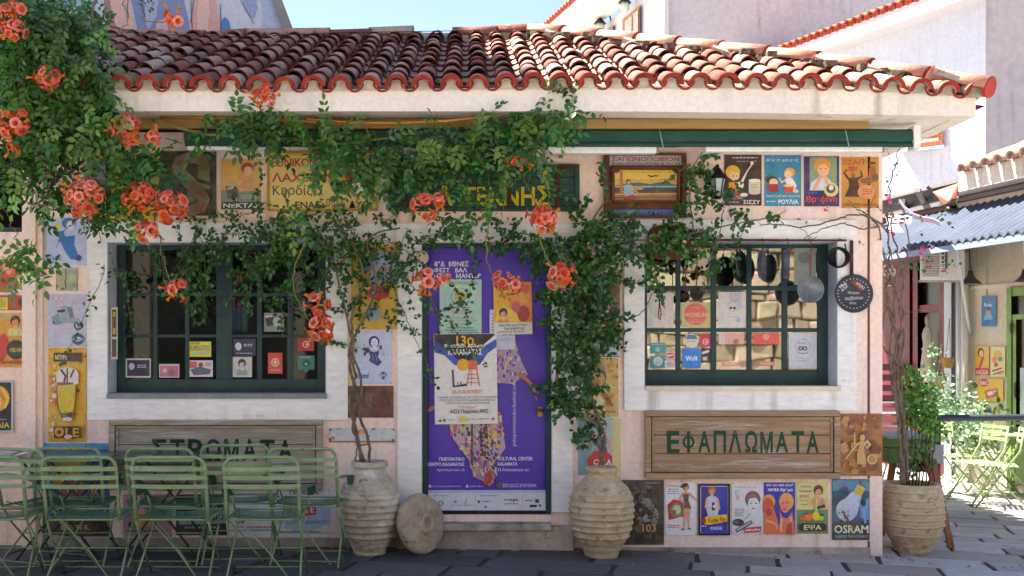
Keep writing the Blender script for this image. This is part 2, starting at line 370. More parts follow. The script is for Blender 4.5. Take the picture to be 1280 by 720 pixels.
# windows
def window(fl, fr, ft, fb, Yw, verts, horz, rail, glass, bot=None, label=None):
    w_ = MB(); z0, z1 = Z(fb, Yw), Z(ft, Yw)
    root = thing('window', None, None, (0, 0, 0)); root.parent = shop
    if label: root['label'] = label
    f = MB(); st = 8
    def vb(a, b, y0=Yw, dep=.05): f.box(X(a, Yw), y0, z0, X(b, Yw), y0+dep, z1)
    vb(fl, fl+9); f.build('frame_side', M_green, root, bevel=.004); f = MB(); vb(fr-11, fr)
    f.build('frame_side', M_green, root, bevel=.004)
    f = MB(); f.box(X(fl+9, Yw), Yw+.003, z0, X(fr-11, Yw), Yw+.053, Z(rail, Yw)); f.build('bottom_rail', M_green, root, bevel=.004)
    f = MB(); f.box(X(fl+9, Yw), Yw+.003, Z(ft+6, Yw), X(fr-11, Yw), Yw+.053, z1); f.build('top_rail', M_green, root, bevel=.004)
    for a, b in verts:
        f = MB(); f.box(X(a, Yw), Yw+.008, Z(rail, Yw), X(b, Yw), Yw+.04, Z(ft+6, Yw)); f.build('mullion', M_green, root, bevel=.005)
    for a, b in horz:
        f = MB(); f.box(X(fl+9, Yw), Yw+.011, Z(b, Yw), X(fr-11, Yw), Yw+.037, Z(a, Yw)); f.build('glazing_bar', M_green, root, bevel=.004)
    vx = [fl+9]+[v_ for ab in verts for v_ in ab]+[fr-11]; hz = [ft+6]+[v_ for ab in horz for v_ in ab]+[rail]
    for i in range(0, len(vx), 2):
        for j in range(0, len(hz), 2):
            g = MB(); g.box(X(vx[i], Yw)-.004, Yw+.022, Z(hz[j+1], Yw)-.004, X(vx[i+1], Yw)+.004, Yw+.026, Z(hz[j], Yw)+.004); g.build('pane', glass, root)
    return root
YW = .20
window(147, 408, 306, 492, YW, [(191, 196), (231, 236), (270, 290), (321, 327), (360, 366)], [(366, 370), (418, 422)], 474, M_glassL, label='dark green multi paned window on the left')
window(800, 1034, 304, 481, YW, [(845, 851), (889, 896), (934, 940), (978, 985)], [(357, 363), (410, 415)], 462, M_glassR, label='dark green multi paned window on the right mirroring a stone wall')
# door: dark green leaf and frame behind the banner
door = thing('door', None, None, (0, 0, 0)); door.parent = shop
f = MB(); f.box(X(527.5), .04, Z(643.5), X(534), .12, Z(304)); f.box(X(683), .04, Z(643.5), X(689.5), .12, Z(304)); f.box(X(534), .045, Z(309), X(683), .12, Z(304)); f.build('door_frame', M_green, door, bevel=.004)
f = MB(); f.box(X(534), .10, Z(643), X(683), .13, Z(309)); f.build('door_leaf', M_green, door)
f = MB(); p = Wp(675, 513, .06); f.tube([p, p+Vector((0, -.05, 0))], .012, 10); f.tube([p+Vector((.03, -.05, 0)), p+Vector((-.03, -.055, 0))], .011, 8); f.box(p.x-.02, .055, p.z-.05, p.x+.02, .06, p.z+.03); f.build('door_handle', mat('brass', '#8a6a2c', rough=.35, metal=.9), door)
f = MB(); f.box(X(534), .05, Z(650), X(683), .14, Z(643)); f.build('threshold', mat('black_threshold', '#15151a', rough=.5), door)

# ---------------------------------------------------------------- roof
EY, EZ, SL, RX = -.70, 3.528, .386, 3.86     # eave line, eave height, slope, right corner
RIDGE_Y = 2.53
def sag(x): return -.045*max(0, (x-2.55)/1.1)**2 + .035*math.sin(x*1.1)*.3
def roofz(x, y): return EZ+(y-EY)*SL+sag(x)
roof = thing('roof', None, None, (0, 0, 0)); roof.parent = shop
# fascia and soffit
fa = MB(); n = 24; x0, x1 = -5.2, X(1222, EY)
for i in range(n):
    a, b = x0+(x1-x0)*i/n, x0+(x1-x0)*(i+1)/n
    ta, tb = roofz(a, EY)+.004, roofz(b, EY)+.004; za = Z(138, EY)-.012*max(0, a-1)**1.2*.9; zb = Z(138, EY)-.012*max(0, b-1)**1.2*.9
    fa.hexa([(a, EY+.03, za), (b, EY+.03, zb), (b, EY+.16, zb), (a, EY+.16, za), (a, EY+.03, ta), (b, EY+.03, tb), (b, EY+.16, tb), (a, EY+.16, ta)])
    fa.hexa([(a, EY+.16, za+.001), (b, EY+.16, zb+.001), (b, .0, zb+.002), (a, .0, za+.002), (a, EY+.16, za+.05), (b, EY+.16, zb+.05), (b, 0, zb+.05), (a, 0, za+.05)])
zr = Z(138, EY)-.04
fa.hexa([(x1-.13, EY+.16, zr), (x1, EY+.16, zr), (x1, 6.3, zr), (x1-.13, 6.3, zr), (x1-.13, EY+.16, EZ-.12), (x1, EY+.16, EZ-.12), (x1, 6.3, EZ-.12), (x1-.13, 6.3, EZ-.12)])
fa.hexa([(XR, 0.001, zr+.003), (x1-.13, 0.001, zr+.003), (x1-.13, 6.3, zr+.003), (XR, 6.3, zr+.003), (XR, .001, zr+.05), (x1-.13, .001, zr+.05), (x1-.13, 6.3, zr+.05), (XR, 6.3, zr+.05)])
fa.build('fascia', M_soffit, roof)
tr = MB(); tr.box(X(170, -.42), -.44, Z(160.5, -.44), X(1085, -.42), -.40, Z(149, -.44)); tr.build('trim_board', mat('yellow_wood', '#ab8a4c', '#8c6c38', scale=3, rough=.7, bump=.3, stretch=(.2, 1, 3)), roof)
# deck under the tiles
hx_ = RX-(RIDGE_Y-EY)
dk = MB(); o = -.05
dk.poly([(-5.3, EY+.05, roofz(0, EY)+o), (2.5, EY+.05, roofz(2.5, EY)+o), (RX, EY+.05, roofz(RX, EY)+o), (hx_, RIDGE_Y, roofz(hx_, RIDGE_Y)+o), (-5.3, RIDGE_Y, roofz(0, RIDGE_Y)+o)])
dk.poly([(RX, EY+.05, roofz(RX, EY)+o), (RX, 6.3, EZ-.08), (hx_, RIDGE_Y, roofz(hx_, RIDGE_Y)+o)])
dk.poly([(-5.3, RIDGE_Y, roofz(0, RIDGE_Y)+o), (hx_, RIDGE_Y, roofz(hx_, RIDGE_Y)+o), (RX, 6.3, EZ-.08), (-5.3, 6.3, EZ-.08)])
dk.build('roof_deck', mat('roof_mortar', '#3a3230', '#241f1f', rough=.95, bump=.5), roof)
def cover_tile(L, r0, r1, th, m_end=1, n=8, arc=1.0):      # opens downwards, runs along +Y from its lower end
    mb = MB()
    for y, r in ((0, r0), (L, r1)):
        for rad in (r, r-th):
            for i in range(n+1):
                a = PI*(.5-arc/2)+PI*arc*i/n; mb.v.append((math.cos(a)*rad, y, math.sin(a)*rad))
    k = n+1
    for i in range(n):
        mb.face((i, i+1, 2*k+i+1, 2*k+i), sm=True); mb.face((k+i+1, k+i, 3*k+i, 3*k+i+1), sm=True)
        mb.face((i+1, i, k+i, k+i+1), m=m_end); mb.face((2*k+i, 2*k+i+1, 3*k+i+1, 3*k+i), m=m_end)
    mb.face((0, 2*k, 3*k, k)); mb.face((n, k+n, 3*k+n, 2*k+n))
    return mb
M_tiledark = mat('dark_tile_edge', '#6a342c', '#46241f', scale=14, rough=.97, spec=.1, bump=.5, bscale=40, dirt='#1d1614', dscale=9, dlo=.5, dhi=.65)
ctile = cover_tile(.44, .080, .064, .013).mesh('roof_tile', [M_tile, M_tiledark])
etile = cover_tile(.44, .088, .066, .030).mesh('eave_tile', [M_tile, M_tileend])
pmb = cover_tile(.46, .070, .078, .015)
pmb.v = [(x, y, -z) for x, y, z in pmb.v]; pmb.f = [f[::-1] for f in pmb.f]
ptile = pmb.mesh('pan_tile', [M_tile, M_tileend])
PITCH, EXP = .2045, .365; slope = math.atan(SL); rt = random.Random(11)
restp = MB(); ntile = 0
ncol = int((RX+4.75)/PITCH)
for i in range(ncol):
    x = RX-.10-i*PITCH; ymax = min(RIDGE_Y, EY+(RX-x))
    nrow = int((ymax-EY)/(EXP*math.cos(slope))+.75)
    for j in range(max(1, nrow)):
        s = j*EXP; y = EY-.03+s*math.cos(slope); z = roofz(x, y)+.006
        if j == 0: ob = inst('roof_tile', etile, roof)
        else: ob = inst('roof_tile', ctile, roof)
        ntile += 1
        ob.location = (x+rt.uniform(-.008, .008), y+rt.uniform(-.02, .02), z+rt.uniform(-.004, .008)+.012)
        ob.rotation_euler = (slope+rt.uniform(-.02, .02)-.035, rt.uniform(-.05, .05), rt.uniform(-.04, .04))
    xp = x-PITCH/2; ymax = min(RIDGE_Y, EY+(RX-xp)); nrow = int((ymax-EY)/(EXP*math.cos(slope))+.6)
    for j in range(max(1, nrow)):
        s = j*EXP; y = EY-.005+s*math.cos(slope); z = roofz(xp, y)+.045
        if j == 0:
            ob = inst('pan_tile', ptile, roof, (xp, y, z), (slope-.03, rt.uniform(-.04, .04), rt.uniform(-.03, .03)))
        else:
            M = Matrix.Translation((xp, y, z)) @ Matrix.Rotation(slope-.03, 4, 'X'); n0 = len(restp.v)
            restp.v += [tuple(M @ Vector(q)) for q in pmb.v]
            for f, m_ in zip(pmb.f, pmb.m): restp.face([k+n0 for k in f], m=m_)
mo = MB()
for i in range(ncol):                          # mortar plugs under the eave tiles and a mortar bed under the ridge
    x = RX-.10-i*PITCH; y = EY+.012; z = roofz(x, EY)+.012; n0 = len(mo.v)
    for yy in (y, y+.05): mo.v += [(x+.068*math.cos(a*PI/8), yy, z-.02+.080*math.sin(a*PI/8)) for a in range(9)]
    mo.face(list(range(n0, n0+9))[::-1])
for i in range(30):
    a = -5.3+i*(hx_+5.4)/30; b = a+(hx_+5.4)/30+.001; z = roofz(0, RIDGE_Y)
    mo.hexa([(a, RIDGE_Y-.05, z-.06), (b, RIDGE_Y-.05, z-.06), (b, RIDGE_Y+.08, z-.06), (a, RIDGE_Y+.08, z-.06), (a, RIDGE_Y-.03, z+.045+rt.uniform(0, .02)), (b, RIDGE_Y-.03, z+.045+rt.uniform(0, .02)), (b, RIDGE_Y+.06, z+.05), (a, RIDGE_Y+.06, z+.05)])
mo.build('mortar_bed', mat('pale_mortar', '#cfc4b2', '#a3978a', scale=9, rough=1, bump=.6), roof, kind='stuff')
# the hip side and back of the roof, seen only from the side
xm = 3
for i in range(30):
    y = EY+.12+i*.23; s0 = 0
    while s0 < min(y-EY, RX-hx_, 6.3-y)-.1:
        M = Matrix.Translation((RX+.02-s0, y, EZ+s0*SL+.0-.04)) @ Matrix.Rotation(PI/2, 4, 'Z') @ Matrix.Rotation(slope, 4, 'X'); n0 = len(restp.v)
        cm = cover_tile(.44, .105, .085, .016, n=6); restp.v += [tuple(M @ Vector(q)) for q in cm.v]
        for f, m_ in zip(cm.f, cm.m): restp.face([k+n0 for k in f], m=m_)
        s0 += .34
restp.build('roof_tiles', [M_tile, M_tileend], roof, kind='stuff')
print('tiles', ntile)
# hip and ridge caps
M_cap = mat('pink_ridge_tile', '#d9a588', '#c98f76', scale=6, rough=.9, bump=.4, bscale=30, dirt='#6b5f50', dscale=9, dlo=.62, dhi=.72, rnd=['#d9a890', '#c98a70', '#e0b59a', '#b9806a'])
hcap = cover_tile(.52, .098, .080, .018, n=10).mesh('hip_tile', [M_cap, M_tileend])
hip0 = Vector((RX-.02, EY-.04, roofz(RX, EY)+.035)); hip1 = Vector((hx_, RIDGE_Y, roofz(hx_, RIDGE_Y)+.05))
hl = (hip1-hip0).length; nc = 10
hip_pts = [hip0.lerp(hip1, t/nc) for t in range(nc+1)]
for q in hip_pts: q.z = roofz(min(q.x, RX), q.y)+.045
for t in range(nc):
    a, b = hip_pts[t], hip_pts[t+1]; d = (b-a).normalized(); z = Vector((0, 0, 1)); xx = d.cross(z).normalized(); zz = xx.cross(d)
    M = Matrix((xx, d, zz)).transposed().to_4x4(); M.translation = a+zz*.02
    inst('hip_tile', hcap, roof, mw=M @ Matrix.Rotation(rt.uniform(-.03, .03), 4, 'Z'))
dm = MB(); a = hip_pts[0]; d = (hip_pts[1]-hip_pts[0]).normalized()     # round red closing disc of the lowest hip tile
xx = d.cross(Vector((0, 0, 1))).normalized(); zz = xx.cross(d)
pts = [a-d*.006+zz*.02+xx*math.cos(t*PI/9)*.092+zz*(math.sin(t*PI/9)*.092 if t < 10 else math.sin(t*PI/9)*.06) for t in range(18)]
n0 = len(dm.v); dm.v += [tuple(p) for p in pts]+[tuple(p+d*.03) for p in pts]; dm.face(range(18)[::-1]); dm.face(range(18, 36))
for i in range(18): dm.face((i, (i+1) % 18, 18+(i+1) % 18, 18+i))
dm.build('hip_end', mat('red_disc', '#b5392c', '#9a3025', rough=.8), roof)
mm = MB()
for t in range(90):
    q = hip0.lerp(hip1, rt.uniform(.09, 1)); q.z = roofz(min(q.x, RX), q.y)+.035; o_ = Vector((rt.uniform(-.16, .02), rt.uniform(-.14, .02), rt.uniform(-.02, .02))); p = q+o_; s_ = rt.uniform(.025, .06)
    mm.hexa([p+Vector((a*s_*rt.uniform(.6, 1.1), b*s_*rt.uniform(.6, 1.1), c_*s_*.5)) for c_ in (-1, 1) for a, b in ((-1, -1), (1, -1), (1, 1), (-1, 1))])
mm.build('hip_mortar', mat('mossy_mortar', '#7d745f', '#4a4636', scale=20, rough=1, bump=.8), roof, kind='stuff')
rcap = cover_tile(.46, .10, .085, .02, n=10).mesh('ridge_tile', [M_tile, M_tileend])
for k in range(11):
    x = hx_+.1-k*.43
    if k in (2,): continue
    inst('ridge_tile', rcap, roof, (x, RIDGE_Y, roofz(0, RIDGE_Y)+rt.uniform(.00, .03)-(.02 if k > 3 else -.03)), (rt.uniform(-.08, .08), rt.uniform(-.1, .1), PI/2+rt.uniform(-.1, .1)))
wi = MB(); wi.tube([Wp(120, 30, 1.9), Wp(180, 42, 2), Wp(300, 46, 2), Wp(420, 41, 2.2), Wp(600, 38, 2.3), Wp(640, 40, 2.4)], .004, 5); tag(wi.build('roof_wire', M_metal), 'thin dark wire strung along the top of the tiled roof', 'wire')
# ---------------------------------------------------------------- left end: pilaster and the neighbour's recessed wall
M_plaster2 = mat('pink_plaster', '#f8d8c0', '#f0ddd2', streak='#b29484', scale=1.2, rough=.92, bump=.2, bscale=45, dirt='#bda093', dscale=4, dlo=.62, dhi=.8)
pl = MB(); pl.box(X(31), -.06, -.2, X(48), .3, ZT); pl.build('pilaster', M_plaster2, shop, bevel=.004)
pl = MB(); pl.box(X(48), -.035, -.2, X(55), .3, ZT); pl.build('pilaster_edge', M_plaster2, shop, bevel=.004)
nb = thing('neighbouring_shop', 'pink plastered wall with a dark open hatch at the far left edge behind the vine', 'shop', (-4.5, .3, 0))
f = MB(); xl = -6.2; xr = X(31)
f.box(xl, .06, -.2, xr, .3, Z(290, .06)); f.box(xl, .06, Z(180, .06), xr, .3, ZT); f.box(xl, .06, Z(290, .06), X(-70, .06), .3, Z(180, .06)); f.build('wall', M_plaster2, nb)
f = MB(); f.box(xl, .9, 1.5, xr, 1.0, 3.4); f.build('dark_room', M_darkroom, nb)
f = MB(); f.box(X(-70, .1), .12, Z(290, .1), X(31, .1), .16, Z(284, .1)); f.build('hatch_rail', M_green, nb)

# ---------------------------------------------------------------- buildings behind the roof
M_wwall = mat('white_rendered_wall', '#c6cad6', '#bcc1d0', streak='#a4a8b4', scale=.8, rough=.9, bump=.1, bscale=20)
M_beige = mat('beige_rendered_wall', '#c4bdc0', '#b7b2b8', streak='#968f94', scale=.5, rough=.9, bump=.15, bscale=12, dirt='#c6bab9', dscale=1.2, dlo=.6, dhi=.85)
M_cornice = mat('cornice', '#cfccd0', '#c4c1c6', scale=1, rough=.85)
def quadwall(mb, a, b, z0, z1, th, n, c=(1, 1, 1)):        # a wall from a to b (plan), thickness th towards n
    a = Vector((a[0], a[1], 0)); b = Vector((b[0], b[1], 0)); n = Vector((n[0], n[1], 0)).normalized()*th
    mb.hexa([a+Vector((0, 0, z0)), b+Vector((0, 0, z0)), b+n+Vector((0, 0, z0)), a+n+Vector((0, 0, z0)), a+Vector((0, 0, z1)), b+Vector((0, 0, z1)), b+n+Vector((0, 0, z1)), a+n+Vector((0, 0, z1))], c)
def eave_row(a, b, z, out, name, parent, th=.14, r=.075, pitch=.2, soff=.9, inward=None):
    """fascia, soffit and a row of tiles along an eave from a to b; out = unit vector pointing outwards"""
    a = Vector((*a, z)); b = Vector((*b, z)); d = (b-a).normalized(); o = Vector((*out, 0)).normalized()
    mb = MB(); up = Vector((0, 0, 1))
    mb.hexa([a-up*.32, b-up*.32, b-o*soff-up*.32, a-o*soff-up*.32, a, b, b-o*soff+up*.1, a-o*soff+up*.1]); mb.build('fascia', M_cornice, parent)
    t = MB(); n = int((b-a).length/pitch); cm = cover_tile(.42, r, r*.85, .022, n=6); cm2 = cover_tile(.42, r*.9, r, .015, n=5); cm2.v = [(x, y, -z_) for x, y, z_ in cm2.v]
    y_ = (-o+up*.35).normalized(); x_ = d; z_ = x_.cross(y_).normalized()
    if z_.z < 0: z_ = -z_
    for i in range(n):
        for j in range(4):
            p = a+d*(i+.5)*pitch+y_*(j*.38)+o*.05+up*.05
            for src, off in ((cm, 0), (cm2, pitch/2)):
                n0 = len(t.v); t.v += [tuple(p+d*off+x_*q[0]+y_*q[1]+z_*q[2]) for q in src.v]
                for f_, m_ in zip(src.f, src.m): t.face([k+n0 for k in f_], m=m_)
    t.build('roof_tiles', [M_tile_bg, M_tileend_bg], parent, kind='stuff')
M_tile_bg = mat('clay_tile_far', '#c77a60', '#b3644e', scale=6, rough=.9); M_tileend_bg = mat('clay_tile_end_far', '#b84a38', '#a04030', scale=9, rough=.9)
# white house behind (lit wall runs away from us) with beige front
wh = thing('white_house', 'tall house behind the roof with a sunlit white side, brown shuttered windows and beige front', 'house', (7, 22, 0))
dv = Vector((-.242, .970, 0)); c0 = Vector((X(832, 21), 21, 0))
def WH(px, py, off=0):
    k = (px-CX)/F; kx = .2495; d = (c0.x+kx*(c0.y+9)-off*1.03)/(k+kx); return Vector((k*d, d-9, EYE+(CY-py)/F*d))
f = MB(); quadwall(f, (c0.x, c0.y), tuple((c0+dv*14)[:2]), 0, 11.45, .3, (1, .25)); f.build('side_wall', M_wwall, wh)
f = MB(); quadwall(f, (c0.x+.02, c0.y-.01), (X(1125, 21), 21), 0, 14.5, .3, (0, 1)); f.build('front_wall', M_beige, wh)
f = MB(); f.box(c0.x-.06, 20.85, 0, c0.x+.06, 20.98, 14.5); f.build('downpipe', M_cornice, wh)
ez = 1.63+.3071*33.1; e1 = Vector((X(720, 24.1)+.0, 24.1)); e0 = (e1.x+.242*3, 24.1-.97*3)
eave_row((e0[0], e0[1]), (e1.x-.242*10, e1.y+.97*10), ez, (-.97, -.242), 'eave', wh, soff=1.15, r=.1, pitch=.27)
M_shut = mat('brown_shutter', '#b5876a', '#8f6650', rough=.7)
for (l, r, tl, tr_, b) in ((778, 799.5, 24, 7, 70), (747, 766, 45, 32, 70)):
    win = thing('window', None, None, (0, 0, 0)); win.parent = wh; mb = MB()
    mb.hexa([WH(l, b, .1), WH(r, b, .1), WH(r, b, -.05), WH(l, b, -.05), WH(l, tl, .1), WH(r, tr_, .1), WH(r, tr_, -.05), WH(l, tl, -.05)]); mb.build('window_frame', M_shut, win)
    mb = MB(); q = .18
    mb.hexa([WH(l+3, b, .13), WH(r-2, b, .13), WH(r-2, b, .09), WH(l+3, b, .09), WH(l+3, tl+3, .13), WH(r-2, tr_+5, .13), WH(r-2, tr_+5, .09), WH(l+3, tl+3, .09)], (.55, .45, .4)); mb.build('shutter', M_paint, win)
    mb = MB(); mm_ = (l+r)/2+1; mb.hexa([WH(mm_-.7, b, .15), WH(mm_+.7, b, .15), WH(mm_+.7, b, .12), WH(mm_-.7, b, .12), WH(mm_-.7, (tl+tr_)/2+4, .15), WH(mm_+.7, (tl+tr_)/2+4, .15), WH(mm_+.7, (tl+tr_)/2+4, .12), WH(mm_-.7, (tl+tr_)/2+4, .12)], (.3, .2, .15)); mb.build('shutter_gap', M_paint, win)
for (px, py, nm) in ((781, 6, 'upper'), (750, 32, 'lower')):
    o = WH(px, py, .35); t = thing('wall_lantern', 'small black wall lantern beside the %s brown shuttered window of the white house' % ('right' if nm == 'upper' else 'left'), 'lantern', o, 'lanterns on the white house')
    mb = MB(); mb.lathe(o+Vector((0, 0, -.25)), [(.05, 0), (.12, .12), (.14, .3)], 6); mb.build('lantern_glass', mat('lamp_glass', '#c9d2c8', rough=.2), t)
    mb = MB(); mb.lathe(o+Vector((0, 0, .05)), [(.2, 0), (.1, .12), (.03, .2)], 6); mb.tube([o+Vector((0, 0, .24)), o+Vector((.1, 0, .4)), o+Vector((.3, .1, .35)), o+Vector((.45, .1, -.2))], .025, 5); mb.build('lantern_hood', M_metal, t)
# white building on the right with a rising eave
W3 = thing('white_building', 'sunlit white building on the right with scalloped eave shadow and a small orange shuttered window', 'house', (11, 15, 0))
p3 = Vector((10.7, 14.2)); v3 = Vector((-.39, .92)); n3 = Vector((-.92, -.39))
f = MB(); quadwall(f, tuple(p3-v3*2.2), tuple(p3+v3*8), 0, 8.78, .3, (.92, .39)); f.build('wall', M_wwall, W3)
q3 = p3+n3*.52
eave_row(tuple(q3-v3*3.2), tuple(q3+v3*9), 9.05, tuple(n3), 'eave', W3, soff=.85, r=.1, pitch=.25)
def W3P(px, py, off=0):
    k = (px-CX)/F; kx = .39/.92; cst = (p3.x-off*1.08)+kx*(p3.y+9); d = cst/(k+kx); return Vector((k*d, d-9, EYE+(CY-py)/F*d))
def pane_on(fn, l, t, r, b, o0, o1, dy=0):
    return [fn(l, b, o1), fn(r, b+dy, o1), fn(r, b+dy, o0), fn(l, b, o0), fn(l, t, o1), fn(r, t+dy, o1), fn(r, t+dy, o0), fn(l, t, o0)]
win = thing('window', None, None); win.parent = W3
f = MB(); f.hexa(pane_on(W3P, 1139, 150, 1178, 186, 0, .10, -4)); f.build('window_frame', mat('orange_wood', '#c97a50', '#a85f3c', rough=.7), win)
for i in range(4):
    f = MB(); f.hexa(pane_on(W3P, 1143, 155+i*7, 1173, 158.5+i*7, .1, .16, -4), (.75, .45, .33) if i % 2 else (.25, .12, .1)); f.build('louvre', M_paint, win)
f = MB(); f.hexa(pane_on(W3P, 1127, 187, 1180, 190, 0, .35, -6)); f.build('window_sill', M_cornice, win)
# beige building at the right edge
br = thing('beige_building', 'tall beige building with peeling plaster at the right edge of the view', 'house', (9, 9, 0))
f = MB(); a = (X(1232, 8), 8); bk = (a[0]+4.4, 16.5)
f.hexa([(a[0], a[1], 0), (16, 8, 0), (16, 16.5, 0), (bk[0], bk[1], 0), (a[0], a[1], 10), (16, 8, 10), (16, 16.5, 10), (bk[0], bk[1], 10)]); f.build('wall', M_beige, br)
f = MB(); rq = random.Random(5)
for i in range(26):
    x = a[0]+.1+i*.09; z = Z(200+rq.uniform(-5, 5)-i*.3, 8); f.poly([(x, 7.985, z-.16), (x+.1, 7.985, z-.16), (x+.1, 7.985, z+rq.uniform(0, .12)), (x+.05, 7.985, z+rq.uniform(.02, .16)), (x, 7.985, z+rq.uniform(0, .1))], (.2, .13, .11) if i > 9 else (.42, .33, .31))
f.box(a[0], 7.9, Z(232, 8), 12, 8, Z(214, 8), (.22, .2, .24)); f.build('peeling_plaster', M_rough, br)

# ---------------------------------------------------------------- the street front on the right (runs away in depth)
FN = Vector((-.988, -.156, 0))
def frbox(mb, l, t, r, b, o0, o1, c=(1, 1, 1), m=0):
    mb.hexa([FR(l, b, o1), FR(r, b, o1), FR(r, b, o0), FR(l, b, o0), FR(l, t, o1), FR(r, t, o1), FR(r, t, o0), FR(l, t, o0)], c, m); return mb
def frz(px, z, off=0): q = FR(px, 430, off); return Vector((q.x, q.y, z))
def frzbox(mb, l, r, z0, z1, o0, o1, c=(1, 1, 1), m=0):
    mb.hexa([frz(l, z0, o1), frz(r, z0, o1), frz(r, z0, o0), frz(l, z0, o0), frz(l, z1, o1), frz(r, z1, o1), frz(r, z1, o0), frz(l, z1, o0)], c, m); return mb
M_cream = mat('cream_wall', '#e6dcca', '#dccfba', streak='#a4947a', scale=1, rough=.9, bump=.15)
M_redp = mat('red_joinery', '#75101d', '#5c0b16', scale=3, rough=.5, bump=.1)
M_limeg = mat('light_green_joinery', '#8fb35c', '#7ba24c', scale=3, rough=.55)
M_shopdark = mat('dark_glass', '#120c0c', '#261814', scale=3, rough=.25)
rowb = thing('street_shops', 'low row of shops on the right with cream wall, red shopfront and light green door', 'shop', (7, 6, 0))
f = MB(); frzbox(f, 1197, 1420, -.3, 3.45, 0, -.3); f.build('cream_wall', M_cream, rowb)
f = MB(); frzbox(f, 1060, 1188, 2.75, 3.45, 0, -.3); frzbox(f, 1050, 1180, -.3, 3.3, -1.6, -1.8, (.05, .03, .03)); f.build('shopfront_wall', M_redp, rowb)
f = MB(); frzbox(f, 1095, 1129, -.3, 2.75, -.02, -.2); f.build('red_board', M_redp, rowb)
for i, (l, r, zz0, zz1) in enumerate(((1129, 1137, -.2, 2.75), (1141, 1147, -.2, 2.75), (1174, 1179, -.2, 2.75))):
    f = MB(); frzbox(f, l, r, zz0, zz1, .05, -.08); f.build('red_post', M_redp, rowb)
f = MB(); frzbox(f, 1147, 1174, 2.06, 2.16, .03, -.05); f.build('red_transom', M_redp, rowb)
f = MB(); frzbox(f, 1137, 1141, -.2, 2.75, -.01, -.05, (.3, .02, .03)); f.build('door_edge', M_paint, rowb)
f = MB(); frzbox(f, 1147, 1174, -.2, 2.06, -.03, -.05); frzbox(f, 1147, 1174, 2.16, 2.75, -.03, -.05); f.build('shop_glass', M_shopdark, rowb)
f = MB(); frzbox(f, 1180, 1189, -.3, 2.8, .10, -.1, (.62, .66, .72)); f.build('pier', M_rough, rowb)
f = MB(); frzbox(f, 1189, 1197, -.3, 2.8, .02, -.1, (.45, .5, .56)); f.build('shutter_case', M_rough, rowb)
for px, c_ in ((1199.5, (.7, .72, .75)), (1206, (.75, .72, .66))):
    f = MB(); f.tube([frz(px, -.2, .09), frz(px, 2.78, .09)], .045, 10, c_); f.build('drainpipe', M_paint, rowb)
f = MB(); frzbox(f, 1200, 1420, 2.32, 2.36, .03, 0, (.8, .76, .68)); frzbox(f, 1230.5, 1233, 2.0, 2.75, .012, 0, (.72, .68, .6)); f.build('wall_moulding', M_rough, rowb)
gd = thing('door', None, None); gd.parent = rowb
for (l, r, z0_, z1_) in ((1258, 1264, -.2, 2.3), (1264, 1320, 2.2, 2.3), (1264, 1320, 1.92, 1.98), (1266, 1270, 0, 1.92), (1264, 1320, .0, .5)):
    f = MB(); frzbox(f, l, r, z0_, z1_, .06 if l == 1258 else .05, -.05); f.build('green_frame', M_limeg, gd)
f = MB(); frzbox(f, 1264, 1320, 1.98, 2.2, .01, -.02); frzbox(f, 1270, 1320, .5, 1.92, .01, -.02); f.build('dark_pane', M_shopdark, gd)
f = MB(); frzbox(f, 1275, 1300, .3, 1.35, .04, .02, (.62, .68, .78)); f.build('pale_curtain', M_rough, gd)
f = MB(); frbox(f, 1267.5, 478, 1269.5, 497, .05, .09, (.08, .08, .08)); frbox(f, 1262, 404, 1264, 416, .06, .08, (.08, .08, .08)); f.build('door_handle', M_metal, gd)
# low roof behind the metal awning, its clutter and tiled eave
f = MB(); frzbox(f, 1040, 1420, 3.45, 3.5, .1, -4.5, (.2, .18, .18)); f.build('flat_roof', M_rough, rowb)
f = MB(); frzbox(f, 1198, 1420, 3.52, 3.76, .34, -.1); f.build('eave_board', M_cream, rowb)
cmf = cover_tile(.5, .095, .08, .02, n=7); cme = cmf.mesh('clay_tile', [M_cap, mat('mortar_end', '#b8a294', '#8f7d72', scale=12, rough=.95, bump=.6)])
y_ = (Vector((.985, .156, 0))*.94+Vector((0, 0, .34))).normalized(); x_ = Vector((-.156, .988, 0)); z_ = x_.cross(y_); z_ = z_ if z_.z > 0 else -z_
if x_.cross(y_).z < 0: x_ = -x_
for i in range(16):
    for j in range(5):
        base = frz(1203, 3.745, .43); base = base+Vector((.156, -.988, 0))*i*.235+y_*j*.42
        M = Matrix((x_, y_, z_)).transposed().to_4x4(); M.translation = base
        ob = inst('clay_tile', cme, rowb); ob.matrix_local = Matrix.Translation(-wloc(rowb)) @ M
mo = MB()
for i in range(16):
    b_ = frz(1203, 3.745, .41)+Vector((.156, -.988, 0))*i*.235; n0 = len(mo.v); mo.v += [tuple(b_+x_*(.085*math.cos(a*PI/8))+Vector((0, 0, 1))*(.085*math.sin(a*PI/8))+(Vector((0, 0, 0)) if q == 0 else -FN*.06)) for q in (0, 1) for a in range(9)]
    mo.face(range(n0, n0+9)); mo.face([n0+9+k for k in range(9)][::-1])
mo.build('tile_mortar', mat('mortar_end', '#b8a294'), rowb, kind='stuff')
f = MB(); a1 = frz(1203, 3.77, .3); b1 = a1+Vector((.156, -.988, 0))*4; f.poly([a1-Vector((0, 0, .06)), b1-Vector((0, 0, .06)), b1+y_*2.2-Vector((0, 0, .06)), a1+y_*2.2-Vector((0, 0, .06))], (.3, .17, .13)); f.build('tile_bed', M_rough, rowb)
f = MB(); rq = random.Random(8)
